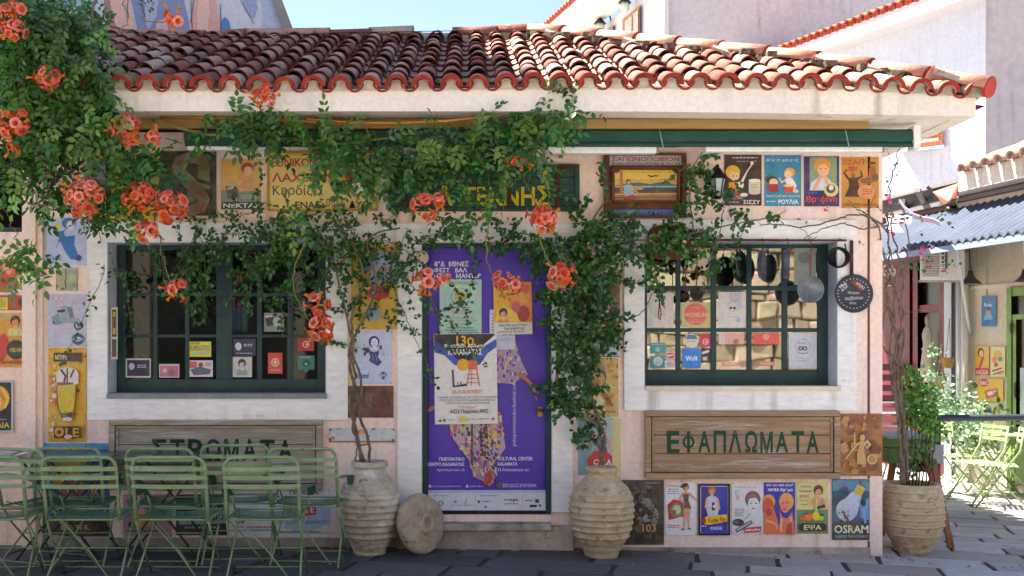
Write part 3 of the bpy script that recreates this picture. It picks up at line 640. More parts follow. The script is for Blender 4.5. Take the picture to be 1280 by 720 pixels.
for i in range(26):
    px = rq.uniform(1118, 1196); q = frz(px, 3.5+rq.uniform(0, .1), rq.uniform(-1.2, 0)); s_ = rq.uniform(.06, .2)
    f.bar(q, q+Vector((rq.uniform(-.4, .4), rq.uniform(-.5, .5), rq.uniform(-.02, .14))), s_*.5, s_*.4, rq.choice([(.05, .05, .05), (.5, .47, .42), (.12, .1, .1), (.3, .28, .28)]))
frzbox(f, 1088, 1196, 3.45, 3.72, -.05, -.25, (.10, .09, .085)); frzbox(f, 1088, 1198, 3.72, 3.76, .02, -.35, (.22, .21, .21)); f.build('roof_clutter', M_rough, rowb, kind='stuff')
f = MB(); f.poly([FR(1166, 240, .1), FR(1198, 229, .1), FR(1222, 228, -.3), FR(1186, 252, .3)], (.75, .22, .12)); f.poly([FR(1166, 240, .11), FR(1186, 252, .31), FR(1180, 256, .2)], (.55, .14, .08)); f.build('roof_tarp', M_rough, rowb, label='orange folded sheet on the low roof')
tag(None or rowb)
# corrugated metal awning
aw = thing('metal_awning', 'blue grey corrugated metal awning over the right street shops', 'awning', frz(1200, 2.8, .5))
f = MB(); N_ = 420; s0 = FR(1085, 430, 0); s1 = FR(1420, 430, 0); L_ = (Vector((s1.x, s1.y, 0))-Vector((s0.x, s0.y, 0))); n0 = 0
for i in range(N_+1):
    t = i/N_; w_ = .022*math.sin(t*L_.length/.15*2*PI); b_ = Vector((s0.x, s0.y, 0))+L_*t
    f.v += [tuple(b_+FN*.02+Vector((0, 0, 3.38+w_))), tuple(b_+FN*.95+Vector((0, 0, 2.82+w_))), tuple(b_+FN*.95+Vector((0, 0, 2.80+w_))), tuple(b_+FN*.02+Vector((0, 0, 3.36+w_)))]
for i in range(N_):
    a = i*4
    f.face((a, a+1, a+5, a+4), sm=True); f.face((a+1, a+2, a+6, a+5)); f.face((a+2, a+3, a+7, a+6), sm=True)
f.build('corrugated_sheet', mat('galvanised_sheet', '#565e6e', '#4a5262', scale=2, rough=.8, spec=.15, bump=.05), aw)
f = MB(); frzb = lambda l, r, z0, z1, o0, o1: frzbox(f, l, r, z0, z1, o0, o1)
a_ = Vector((s0.x, s0.y, 0)); b_ = Vector((s1.x, s1.y, 0)); f.bar(a_+FN*.93+Vector((0, 0, 2.75)), b_+FN*.93+Vector((0, 0, 2.75)), .03, .07); f.build('edge_beam', mat('pale_blue_beam', '#8b9bbd', rough=.6), aw)
f = MB(); f.tube([frz(1213, 1.75, .02), frz(1196, 2.74, .9)], .018, 8, (.6, .62, .66)); f.build('strut', M_paint, aw)
f = MB(); f.tube([frz(1290, 1.75, .02), frz(1280, 2.74, .9)], .018, 8, (.6, .62, .66)); f.build('strut', M_paint, aw)

# ---------------------------------------------------------------- mural house on the left behind the roof
mu = thing('mural_building', 'tall grey house wall at upper left painted with a mural of draped robes', 'house', (-5, 6, 0))
MY = 6.0
def U(px, py, off=0): return Wp(px, py, MY-off)
f = MB(); pr = [U(-60, 300), U(361, 300), U(361, 41), U(344, -2), U(318, -60), U(-60, -200)]
bk_ = [Vector((p.x-(1.5 if i in (1, 2, 3, 4) else 0), p.y+6, p.z)) for i, p in enumerate(pr)]; n0 = 0
f.v = [tuple(p) for p in pr+bk_]; f.face(range(6)); f.face(range(6, 12)[::-1])
for i in range(6): f.face((i, (i+1) % 6, 6+(i+1) % 6, 6+i))
f.build('gable_wall', mat('mural_ground', '#dcdfe9', '#c9cfe0', scale=1.2, rough=.9, bump=.15, dirt='#aeb4cc', dscale=1, dlo=.55, dhi=.8), mu)
mur = MB()
def mp_(pts, c, o=.006): mur.poly([U(x, y, o) for x, y in pts], col(c))
mp_([(60, -60), (110, -60), (118, 0), (126, 60), (60, 60)], '#b9cbe4')
mp_([(128, -20), (152, -20), (160, 12), (164, 60), (146, 60), (132, 20)], '#b98d86', .009)
mp_([(134, -20), (158, -20), (166, 20), (172, 60), (158, 60), (141, 22)], '#eec4b6', .012)
mp_([(160, -20), (226, -20), (236, 28), (238, 60), (176, 60), (168, 18)], '#8f9cc4', .007)
mp_([(196, 26), (208, 24), (214, 60), (190, 60)], '#e6c2b6', .014)
mp_([(178, -20), (200, -20), (196, 20), (184, 40)], '#b6c0dc', .011)
mp_([(246, -20), (262, -20), (270, 2), (275, 30), (274, 60), (238, 60), (239, 28), (243, 4)], '#e6b4a6', .013)
mp_([(250, -20), (259, -20), (262, 10), (258, 60), (248, 60), (246, 20)], '#f0cabd', .016)
mp_([(277, 26), (281, 21), (286, 25), (290, 44), (290, 60), (275, 60)], '#5f90c8', .013)
mp_([(300, -20), (318, -20), (322, 10), (317, 24), (305, 8)], '#9fb0d8', .010)
mp_([(318, -30), (338, -8), (352, 30), (354, 60), (322, 60), (330, 20)], '#bccbe4', .008)
mp_([(65, 0), (86, 0), (86, 25), (65, 25)], '#8fa9c6', .012)
for (a, b) in (((160, -5), (158, 22)), ((177, 5), (180, 20)), ((238, 0), (240, 40)), ((275, 5), (276, 40)), ((243, -10), (238, 28)), ((300, 0), (317, 30))):
    mur.poly([U(a[0], a[1], .02), U(a[0]+1, a[1], .02), U(b[0]+1, b[1], .02), U(b[0], b[1], .02)], (.12, .12, .2))
mur.build('mural', M_rough, mu)
f = MB(); f.bar(U(362, 41, .02), U(345, -4, .02), .1, .12, (.3, .28, .28)); f.build('parapet_cap', M_rough, mu)
# the taller house next to it, left of the view: it casts the shade over the left of the roof and the square
th_ = thing('corner_house', 'tall plain house to the left of the shop, outside the frame, shading the street', 'house', (-9, 2, 0))
f = MB(); f.box(-13.5, .6, 0, -7.0, 7.2, 20.6); f.build('wall', M_beige, th_)
# stone building across the square, mirrored in the right window
M_ash = mat('rubble_stone', '#b49a72', '#8c7350', scale=2, rough=.95, bump=1, bscale=6, dirt='#4a3a28', dscale=3, dlo=.52, dhi=.62)
sb = thing('stone_house', 'rubble stone house across the square behind the viewer, mirrored in the right window', 'house', (6, -17, 0))
f = MB(); f.box(1.4, -18, 0, 16, -16.15, 8); f.build('wall_core', mat('dark_mortar', '#3a2c1d', rough=.95), sb)
f = MB(); rq = random.Random(21); z = .05; hts = []
while z < 6.6: hts.append(z); z += rq.choice([.14, .2, .28, .36, .46])
def crs(k, x): return hts[k]+.05*math.sin(x*1.7+k*2.1)+.04*math.sin(x*4.3+k*5.7)
for k in range(len(hts)-1):
    x = 1.5+rq.uniform(0, .3)
    while x < 13:
        w_ = rq.uniform(.18, .95)*(1 if hts[k+1]-hts[k] > .2 else .7); g = rq.uniform(.5, 1.2); c = (.66*g, .52*g*rq.uniform(.9, 1.05), .34*g); o = rq.uniform(.0, .10); e = .012; j = lambda a_: rq.uniform(-a_, a_)
        q = [(x+e, crs(k, x)+e), (x+w_-e, crs(k, x+w_)+e), (x+w_-e+j(.05), crs(k+1, x+w_)-e), (x+e+j(.05), crs(k+1, x)-e)]; cx = x+w_/2; cz = sum(t[1] for t in q)/4
        fr_ = [(cx+(a_-cx)*rq.uniform(.78, .95), cz+(b_-cz)*rq.uniform(.72, .93)) for a_, b_ in q]
        n0 = len(f.v); f.v += [(a_, -16.16, b_) for a_, b_ in q]+[(a_, -16.1, b_) for a_, b_ in q]+[(a_, -16.07+o+j(.02), b_) for a_, b_ in fr_]
        for i in range(4):
            i2 = (i+1) % 4; f.face((n0+i2, n0+i, n0+4+i, n0+4+i2), c); f.face((n0+4+i2, n0+4+i, n0+8+i, n0+8+i2), c)
        f.face((n0+8+3, n0+8+2, n0+8+1, n0+8), c); x += w_
f.build('rubble_stones', mat('rubble_face', attr=True, c2='#7d6444', scale=3, rough=.95, bump=1, bscale=7), sb, kind='stuff')

fh = thing('added_facing_house', 'plain cream house across the square behind the viewer', 'house', (-6, -17, 0))
f = MB(); f.box(-16, -20, 4.3, 1.2, -16.5, 8); f.build('wall', mat('bounce_facade', '#e0d0b4', '#d2c0a2', rough=.9), fh)  # unseen house added opposite the shop; pale wall bounces light onto the front

f = MB(); f.box(-16, -20, 0, 1.2, -18.5, 4.29, (.02, .02, .02)); f.build('added_dark_arcade', M_rough, fh)  # near-black ground floor and pillars added so the left window mirrors dark
for i in range(5):
    f = MB(); f.box(-15+i*3.6, -17, 0, -14.6+i*3.6, -16.6, 4.29, (.10, .08, .06)); f.build('pillar', M_rough, fh)
# ================================================================ POSTERS AND SIGNS ON THE WALL (drawn in photo pixels, built at true size)
_tx = {}
LATIN = str.maketrans('ΑΒΕΖΗΙΚΝΟΡΤΥΧ', 'ABEZHIKNOPTYX')     # same shapes, cleaner outlines
def textgeo(s, bold):
    s = s.translate(LATIN); k = (s, bold)
    if k in _tx: return _tx[k]
    cu = bpy.data.curves.new('t', 'FONT'); cu.body = s; cu.dimensions = '2D'; cu.fill_mode = 'FRONT'; cu.resolution_u = 2
    cu.offset = .020 if bold else 0.0
    ob = bpy.data.objects.new('t', cu); me = bpy.data.meshes.new_from_object(ob)
    v = [(p.co.x, p.co.y) for p in me.vertices]; f = [tuple(p.vertices) for p in me.polygons]
    nz = [p.normal.z for p in me.polygons]
    f = [q if z > 0 else q[::-1] for q, z in zip(f, nz)]
    bpy.data.objects.remove(ob); bpy.data.meshes.remove(me); bpy.data.curves.remove(cu)
    if not v: _tx[k] = ([], []); return _tx[k]
    x0 = min(a for a, b in v); x1 = max(a for a, b in v); y0 = min(b for a, b in v); y1 = max(b for a, b in v)
    v = [((a-x0)/max(1e-6, x1-x0), (b-y0)/max(1e-6, y1-y0)) for a, b in v]
    _tx[k] = (v, f); return _tx[k]
def draw(mb, items, fn, lift=.0006, base=.0):
    """items in photo pixels; fn(px,py,off) gives the world point"""
    for i, it in enumerate(items):
        o = base+lift*(i+1); k = it[0]
        if k == 'r': _, l, t, r, b, c = it; pts = [(l, b), (r, b), (r, t), (l, t)]; mb.poly([fn(x, y, o) for x, y in pts], col(c))
        elif k == 'p': mb.poly([fn(x, y, o) for x, y in it[1][::-1]], col(it[2])) if area(it[1]) > 0 else mb.poly([fn(x, y, o) for x, y in it[1]], col(it[2]))
        elif k == 'e':
            _, cx, cy, rx, ry, c = it[:6]; rot = math.radians(it[6]) if len(it) > 6 else 0
            pts = [(rx*math.cos(-2*PI*j/20), ry*math.sin(-2*PI*j/20)) for j in range(20)]
            mb.poly([fn(cx+x*math.cos(rot)-y*math.sin(rot), cy+x*math.sin(rot)+y*math.cos(rot), o) for x, y in pts], col(c))
        elif k == 'l':                          # line: points, width(s), colour
            pts, w_, c = it[1], it[2], col(it[3]); ws = w_ if isinstance(w_, (list, tuple)) else [w_]*len(pts)
            L_, R_ = [], []
            for j, (x, y) in enumerate(pts):
                a = pts[max(0, j-1)]; b = pts[min(len(pts)-1, j+1)]; dx, dy = b[0]-a[0], b[1]-a[1]; n = math.hypot(dx, dy) or 1
                L_.append((x-dy/n*ws[j]/2, y+dx/n*ws[j]/2)); R_.append((x+dy/n*ws[j]/2, y-dx/n*ws[j]/2))
            for j in range(len(pts)-1): mb.poly([fn(x, y, o) for x, y in (L_[j], L_[j+1], R_[j+1], R_[j])], c)
        elif k == 't':                          # text, l, t, r, b, colour, bold, rotation
            _, s, l, t, r, b, c = it[:7]; bold = it[7] if len(it) > 7 else True; rot = math.radians(it[8]) if len(it) > 8 else 0
            v, f = textgeo(s, bold); n0 = len(mb.v); mx, my = (l+r)/2, (t+b)/2; W_, H_ = r-l, b-t
            for a, q in v:
                x, y = (a-.5)*W_, (.5-q)*H_
                mb.v.append(tuple(fn(mx+x*math.cos(rot)-y*math.sin(rot), my+x*math.sin(rot)+y*math.cos(rot), o)))
            for q in f: mb.face([j+n0 for j in q], col(c))
        elif k == 'd':                          # rows of tiny print: l,t,r,b,colour,rows
            _, l, t, r, b, c, n = it; q = random.Random(int(l*7+t)); h = (b-t)/n
            for j in range(n):
                x = l+q.uniform(0, (r-l)*.1)
                xe = r-q.uniform(0, (r-l)*.15)
                while x < xe:
                    w_ = q.uniform(1.5, 4.5); yy = t+j*h
                    mb.poly([fn(x, yy+h*.5, o), fn(min(xe, x+w_), yy+h*.5, o), fn(min(xe, x+w_), yy, o), fn(x, yy, o)], col(c)); x += w_+1
def area(p): return sum(p[i-1][0]*p[i][1]-p[i][0]*p[i-1][1] for i in range(len(p)))
def sheet(mb, l, t, r, b, fn, th, c, tilt=0):
    mb.hexa([fn(l, b, th), fn(r, b, th), fn(r, b, 0), fn(l, b, 0), fn(l, t, th), fn(r, t, th), fn(r, t, 0), fn(l, t, 0)], col(c))
def onwall(Y): return lambda px, py, off=0: Wp(px, py, Y-off)
def poster(name, cat, label, box, bg, items, m=None, Y=-.002, th=.004, fn=None, rot=0, group=None, frame=None):
    l, t, r, b = box; f0 = fn or onwall(Y)
    if rot:
        cx, cy, ra = (l+r)/2, (t+b)/2, math.radians(rot)
        f1 = lambda x, y, o=0: f0(cx+(x-cx)*math.cos(ra)-(y-cy)*math.sin(ra), cy+(x-cx)*math.sin(ra)+(y-cy)*math.cos(ra), o)
    else: f1 = f0
    mb = MB(); sheet(mb, l, t, r, b, f1, th, bg); q_ = random.Random(int(l*13+t*7)); wear = []
    if r-l > 28 and th < .02 and fn is None:
        for _ in range(9 if m is M_printw else 5):
            sd = q_.randint(0, 3); s_ = q_.uniform(.4, 1.5 if m is M_printw else 1.0); cx = (l+s_, r-s_, q_.uniform(l+2, r-2), q_.uniform(l+2, r-2))[sd]; cy = (q_.uniform(t+2, b-2), q_.uniform(t+2, b-2), t+s_, b-s_)[sd]
            wear.append(('p', [(cx+s_*q_.uniform(.5, 1)*math.cos(2*PI*j/6), cy+s_*q_.uniform(.5, 1)*math.sin(2*PI*j/6)) for j in range(6)], q_.choice(['#5a3018', '#7a4a2c', '#3a2418'] if m is M_printw else ['#e6ddcf', '#cfc3b2', '#8a7a6a'])))
        wear += [('e', cx, cy, .5, .5, '#3a2a20') for cx, cy in ((l+1.4, t+1.4), (r-1.4, t+1.4), (l+1.4, b-1.4), (r-1.4, b-1.4))]
    draw(mb, list(items)+wear, f1, base=th)
    org = f1((l+r)/2, b, 0)
    if frame:
        root = thing(name, label, cat, org, group)
        mb.build('print', m or M_print, root)
        w_, c, mt = frame
        for a in ((l-w_, t-w_, r+w_, t), (l-w_, b, r+w_, b+w_), (l-w_, t, l, b), (r, t, r+w_, b)):
            q = MB(); sheet(q, *a, f1, th+.014, c); q.build('frame', mt, root)
        return root
    o = mb.build(name, m or M_print, org=org); return tag(o, label, cat, group)
# simple printed people
def bust(cx, cy, s, hair='#3a2218', skin='#e7b48e', top='#ffffff', lips='#a02020'):
    return [('e', cx, cy-s*.12, s*.62, s*.68, hair), ('p', [(cx-s*.95, cy+s*1.75), (cx-s*.75, cy+s*.95), (cx-s*.2, cy+s*.72), (cx+s*.2, cy+s*.72), (cx+s*.75, cy+s*.95), (cx+s*.95, cy+s*1.75)], top),
            ('p', [(cx-s*.16, cy+s*.4), (cx+s*.16, cy+s*.4), (cx+s*.3, cy+s*.85), (cx, cy+s*1.1), (cx-s*.3, cy+s*.85)], skin),
            ('e', cx, cy+s*.06, s*.40, s*.52, skin), ('p', [(cx-s*.42, cy), (cx-s*.36, cy-s*.45), (cx+s*.1, cy-s*.55), (cx+s*.44, cy-s*.3), (cx+s*.42, cy), (cx+s*.2, cy-s*.3), (cx-s*.2, cy-s*.22)], hair),
            ('e', cx-s*.16, cy+s*.0, s*.07, s*.045, '#2a1a18'), ('e', cx+s*.17, cy+s*.0, s*.07, s*.045, '#2a1a18'), ('e', cx+s*.01, cy+s*.33, s*.13, s*.055, lips), ('l', [(cx+.01*s, cy+s*.05), (cx+s*.05, cy+s*.2)], s*.05, '#b07a58'), ('p', [(cx+s*.22, cy-s*.2), (cx+s*.39, cy+s*.0), (cx+s*.30, cy+s*.42), (cx+s*.12, cy+s*.56), (cx+s*.24, cy+s*.2)], '#c98f6c'), ('e', cx-s*.2, cy+s*.2, s*.09, s*.06, '#e89a80'),
            ('l', [(cx-s*.24, cy-s*.1), (cx-s*.08, cy-s*.12)], s*.035, hair), ('l', [(cx+s*.1, cy-s*.12), (cx+s*.25, cy-s*.09)], s*.035, hair), ('l', [(cx-s*.45, cy-s*.35), (cx-s*.2, cy-s*.6), (cx+s*.1, cy-s*.66)], s*.07, '#8a6a50'), ('l', [(cx-s*.5, cy+s*1.1), (cx-s*.3, cy+s*1.6)], s*.06, '#8a8078'), ('l', [(cx+s*.45, cy+s*1.05), (cx+s*.3, cy+s*1.65)], s*.08, '#9a9088')]
def lady(cx, top, h, hair='#5a2a18', skin='#e6a880', dress='#b02a2a', legs=True, arm=1):
    s = h/7.2
    it = [('e', cx, top+s*.5, s*.48, s*.52, hair), ('e', cx+s*.06, top+s*.58, s*.32, s*.42, skin), ('l', [(cx, top+s*.9), (cx-s*.02, top+s*1.35)], s*.28, skin),
          ('p', [(cx-s*.55, top+s*1.3), (cx+s*.55, top+s*1.3), (cx+s*.36, top+s*2.5), (cx-s*.36, top+s*2.5)], skin),
          ('p', [(cx-s*.5, top+s*1.55), (cx+s*.5, top+s*1.55), (cx+s*.34, top+s*2.5), (cx+s*.85, top+s*3.9), (cx-s*.7, top+s*3.8), (cx-s*.34, top+s*2.5)], dress),
          ('l', [(cx+s*.5*arm, top+s*1.45), (cx+s*1.0*arm, top+s*2.3), (cx+s*.5*arm, top+s*2.9)], [s*.3, s*.25, s*.18], skin),
          ('l', [(cx-s*.5*arm, top+s*1.45), (cx-s*1.2*arm, top+s*2.1), (cx-s*1.7*arm, top+s*2.6)], [s*.3, s*.24, s*.16], skin)]
    it += [('p', [(cx+s*.1, top+s*1.6), (cx+s*.36, top+s*2.5), (cx+s*.85, top+s*3.9), (cx+s*.3, top+s*3.85)], '#6a3a34'), ('l', [(cx-s*.3, top+s*2.6), (cx-s*.45, top+s*3.7)], s*.08, '#e8c8b0'), ('e', cx-s*.02, top+s*.66, s*.08, s*.04, '#a02a2a'), ('l', [(cx-s*.1, top+s*2.5), (cx+s*.34, top+s*2.52)], s*.16, '#2a1a18')]
    if legs: it += [('l', [(cx-s*.1, top+s*3.75), (cx-s*.22, top+s*5.3), (cx-s*.35, top+s*7)], [s*.5, s*.34, s*.16], skin), ('l', [(cx+s*.4, top+s*3.75), (cx+s*.35, top+s*5.3), (cx+s*.45, top+s*6.9)], [s*.5, s*.34, s*.16], skin),
                    ('e', cx-s*.5, top+s*7.05, s*.3, s*.12, '#3a6a2a'), ('e', cx+s*.55, top+s*6.95, s*.28, s*.12, '#3a6a2a')]
    return it
GL = 'enamel adverts low on the right of the shop wall'; GT = 'vintage posters high on the right of the shop wall'
# ---- low row, right
poster('poster', 'poster', 'white poster of a woman in a dark beret pulling a red cloth', (832, 603, 871, 669), '#e9ecf2',
       [('t', 'ΡΙΛΚΕΝ', 834, 606, 848, 609, '#c2564a'), ('d', 833.5, 611, 850, 619, '#8b929c', 3), ('p', [(834, 631), (842, 624), (855, 627), (857, 645), (836, 650)], '#c8232f'), ('e', 846, 638, 8.5, 9, '#7b8a5a'), ('e', 846, 637, 5, 6, '#d9d2b0'), ('e', 843, 640, 2.2, 3, '#8a6a4a'), ('d', 834, 656, 852, 661, '#d9584a', 2)]
       + lady(857.5, 605, 58, hair='#4a2018', skin='#e3a272', dress='#6b4a48', arm=-1)+[('p', [(850, 609), (854, 604), (860, 604), (859, 608), (852, 610)], '#3a1618')], group=GL)
poster('poster', 'poster', 'blue film advert in a black frame with a blonde woman holding a camera', (875, 607, 910.5, 667), '#1b2fae',
       [('p', [(876, 608), (887, 608), (884, 650), (876, 660)], '#3a2a8a'), ('r', 875.5, 607.5, 876.3, 666.5, '#e8ecf4'), ('r', 909.6, 607.5, 910.2, 666.5, '#e8ecf4'), ('r', 875.5, 607.5, 910, 608.3, '#e8ecf4')]+
       bust(890, 614, 7.5, hair='#d0783a', skin='#ecba90', top='#c9cbe0')+
       [('p', [(883, 622), (897, 622), (899, 634), (897, 645), (885, 645), (882, 634)], '#cfd0e2'), ('l', [(883.5, 624), (882, 634), (890, 636)], [3, 3, 2.4], '#e6b48c'), ('l', [(897, 624), (899, 636), (892, 636)], [3, 3, 2.4], '#e6b48c'), ('r', 890, 628, 893.5, 638, '#1c1a22'), ('e', 892.5, 633, 1.6, 1.8, '#e8e8f0'),
        ('p', [(879, 648), (884, 645), (909, 643), (909, 652), (886, 656), (880, 655)], '#f2cf1c'), ('e', 880, 651, 2.6, 3.8, '#c2232b'), ('t', 'Kodak Film', 885.5, 646.5, 907.5, 653, '#c2302b', True, -4), ('d', 877, 657, 884, 659.5, '#dfe5ff', 1), ('t', 'ΚΟΝΤΑΚ', 888, 658.5, 903, 662.5, '#e9eeff')],
       group=GL, frame=(2.2, '#0d1014', M_paint))
poster('poster', 'poster', 'pale low poster of a sketched short haired woman above a red word', (915, 603, 954, 668), '#dcdee4',
       [('t', 'Το ωραίο κόψιμο', 918, 607.5, 946, 610.5, '#cc5a52', False), ('d', 918, 613, 924, 620, '#9aa0a8', 3), ('e', 922, 622, 2.5, 3, '#d8a0a0'), ('d', 918, 636, 931, 646, '#8c9096', 5),
        ('e', 941, 624, 9.6, 10.4, '#6a4a52'), ('e', 942, 630, 6.8, 10, '#e9e4e6'), ('p', [(934, 626), (935, 619), (943, 617), (950, 621), (949, 628), (945, 622), (938, 623)], '#8a5f64'), ('e', 939, 629, 1.4, .7, '#22202a'), ('e', 945, 629, 1.4, .7, '#22202a'), ('e', 942, 635.5, 1.8, .9, '#8a2430'),
        ('l', [(937, 641), (934, 647), (930, 649)], 1, '#b9a9b0'), ('e', 923, 653, 7, 4.4, '#1c1c22'), ('e', 921, 652.5, 3, 2, '#6a6c74'), ('l', [(920, 664), (940, 652)], 4.4, '#3a3a42'), ('l', [(921, 663), (939, 652.3)], 1.6, '#c8ccd2'), ('p', [(930, 660), (952, 658), (951, 665), (930, 666.5)], '#c9252c'), ('t', 'palmolive', 931.5, 660.3, 950.5, 664.8, '#f4ecec', True, -2)], group=GL)
poster('poster', 'poster', 'blue poster with two orange toned sunbathing faces, fourth of the low row', (955, 603, 994, 668), '#2222a8',
       [('t', 'ύστερα από ηλιοθ', 958, 604.5, 992, 608.5, '#e9e9ff'), ('t', 'NIVEA Κρέμα', 960, 610, 991, 615, '#ffffff'), ('e', 961, 627, 8, 9, '#e8a02c'), ('e', 960, 634, 7, 12, '#d1482c'), ('p', [(955, 640), (966, 632), (972, 650), (976, 668), (955, 668)], '#e06a3e'), ('e', 961, 640, 4, 5, '#b8362a'), ('l', [(957, 650), (970, 655), (972, 662)], 3, '#f0a070'),
        ('e', 983, 627, 9.2, 11, '#e6b04a'), ('e', 981.5, 631, 6.6, 10, '#e8906a'), ('e', 979, 629, 1.2, .7, '#5a1a20'), ('e', 984, 628.5, 1.2, .7, '#5a1a20'), ('e', 980.5, 636.5, 2, 1, '#a81c28'), ('p', [(972, 668), (975, 650), (974, 636), (978, 646), (984, 648), (990, 640), (992, 652), (994, 668)], '#e27a58'), ('l', [(976, 664), (977, 648)], 2.2, '#f6b898'), ('l', [(988, 664), (989, 646)], 2.2, '#f6b898'), ('p', [(984, 655), (990, 652), (990, 668), (982, 668)], '#c23c30')], group=GL)
poster('poster', 'poster', 'yellow green soft drink poster with a brunette above oranges and lemons', (996, 603, 1035, 667), '#d8d68a',
       [('r', 996, 637, 1035, 667, '#75906a'), ('t', 'Λεμονάδα', 1000, 607, 1014, 609.6, '#4a3a20'), ('t', 'Πορτοκαλάδα', 999, 612.5, 1015, 615.5, '#4a3a20'), ('t', 'ΕΨΑ', 1000.5, 618.5, 1011.5, 622.5, '#e04a3a'), ('d', 1000, 625, 1012, 627, '#8aa050', 1), ('d', 1001, 630, 1011, 632.5, '#7a7040', 1)]+
       bust(1023, 614, 9.6, hair='#5a1c20', skin='#eeb088', top='#eab07e')+[('p', [(1018, 634), (1032, 630), (1033, 634), (1021, 637)], '#2c3a2a'), ('l', [(1030, 624), (1034, 634), (1034, 637)], 3.5, '#eeb088'), ('r', 1019.3, 624, 1021.5, 640, '#d6da7a'), ('e', 1011, 646, 5.4, 5, '#f07a20'), ('e', 1004, 648, 3.8, 2.8, '#e8641c'), ('e', 1020, 645, 4.5, 6, '#e8d82a'), ('e', 1026, 648, 4, 3, '#d8c824'), ('e', 1009, 642, 3, 1, '#2c4a22'), ('e', 1027, 643.5, 3, 1, '#2c4a22'),
        ('e', 1003, 659, 4.4, 4.8, '#0c1710'), ('e', 1029, 659, 4.4, 4.8, '#0c1710'), ('r', 1003, 654.2, 1029, 663.8, '#0c1710'), ('t', 'ΕΨΑ', 1005, 655.8, 1027, 662.4, '#f2ee9a')], group=GL)
poster('enamel_sign', 'sign', 'dark blue enamel sign with a huge pale light bulb and cream capitals near the corner', (1040, 599, 1087, 675), '#1c4a6c',
       [('r', 1041, 600, 1086, 614, '#3d87ab'), ('p', [(1041, 622), (1052, 608), (1058, 608), (1066, 614), (1072, 612), (1074, 650), (1041, 652)], '#24587c'), ('p', [(1041, 624), (1051, 611), (1059, 609), (1062, 618), (1058, 626), (1041, 640)], '#173a56'), ('r', 1041, 652, 1086, 674, '#0f2638'), ('p', [(1074, 632), (1086, 622), (1086, 650), (1076, 648)], '#5f9cc8'), ('l', [(1079, 636), (1082, 654)], 3, '#7db4dc'), ('e', 1079.5, 629, 3, 4, '#12202e'),
        ('e', 1058.5, 637.5, 13.5, 14, '#b9c8de'), ('p', [(1045, 634), (1066, 614), (1077, 621), (1071, 644)], '#b9c8de'), ('p', [(1066, 615), (1073, 604.5), (1082, 610), (1076, 622)], '#d9c05a'), ('l', [(1074, 604.5), (1082, 609.5)], 1.4, '#4a3a20'), ('l', [(1068, 612), (1078, 618)], .6, '#a08a3a'), ('l', [(1070, 609), (1080, 615)], .6, '#a08a3a'),
        ('t', 'OSRAM', 1043, 656.5, 1085.5, 666.5, '#eef0c4'), ('t', 'ΛΑΜΠΕΣ ΠΑΓΚΟΣΜΙΟΥ', 1043.5, 669, 1085, 672.3, '#9fb6c4')], m=M_printw, th=.008)
rst = random.Random(4)
def blotches(l, t, r, b, cols_, n, smin=1, smax=6):
    out = []
    for i in range(n):
        cx, cy, s_ = rst.uniform(l+2, r-2), rst.uniform(t+2, b-2), rst.uniform(smin, smax); k = rst.randint(5, 9); ph = rst.uniform(0, 6)
        out.append(('p', [(min(r, max(l, cx+s_*rst.uniform(.5, 1.2)*math.cos(ph+2*PI*j/k))), min(b, max(t, cy+s_*rst.uniform(.5, 1.2)*math.sin(ph+2*PI*j/k)))) for j in range(k)], rst.choice(cols_)))
    return out
poster('enamel_sign', 'sign', 'rusted black enamel sign with peeling patches behind the middle clay jar', (776, 600, 830, 681), '#1c1a18',
       [('d', 808, 603, 826, 606, '#8f8a7c', 1), ('t', 'ΤΙΜΑΙ', 806, 607, 824, 611, '#9a9484')]+blotches(784, 606, 824, 668, ['#6e7f7a', '#8c9188', '#3e2415', '#7a3c1c', '#2e2a26', '#54605c'], 40, 2, 7)+blotches(782, 604, 826, 678, ['#5a2a12', '#3a1c0e'], 22, 1, 5)+[('t', '103', 803, 655, 820, 665, '#c89a6a')], m=M_printw, th=.008)
poster('rusted_sign', 'sign', 'rust brown metal sign with a faded figure, right of the wooden quilt sign', (1048.5, 517, 1103, 595), '#a0642a',
       [('p', [(1049, 518), (1102, 518), (1102, 528), (1080, 532), (1049, 525)], '#8a4a20')]+blotches(1050, 518, 1102, 594, ['#8a4a1c', '#b8782e', '#7a3c18', '#c08a44'], 36, 2, 9)+
       [('e', 1078, 547, 3.4, 3.8, '#cfa86a'), ('l', [(1078, 550), (1076, 566), (1077, 580)], [5, 9, 12], '#c89a58'), ('l', [(1074, 553), (1066, 562), (1057, 574)], [2, 1.6, 1], '#d8b880'), ('l', [(1081, 553), (1086, 556)], 2, '#d8b880'), ('p', [(1079, 555), (1084, 550), (1089, 556), (1084, 561)], '#dfc08a'), ('p', [(1081, 555.5), (1084, 552.5), (1087, 556), (1084, 559)], '#a0642a'), ('e', 1090, 574, 6.5, 6.5, '#d8b078'), ('e', 1090, 574, 4.8, 4.8, '#b07840'), ('r', 1068, 540, 1069, 560, '#e0c898')], m=M_printw, th=.006)
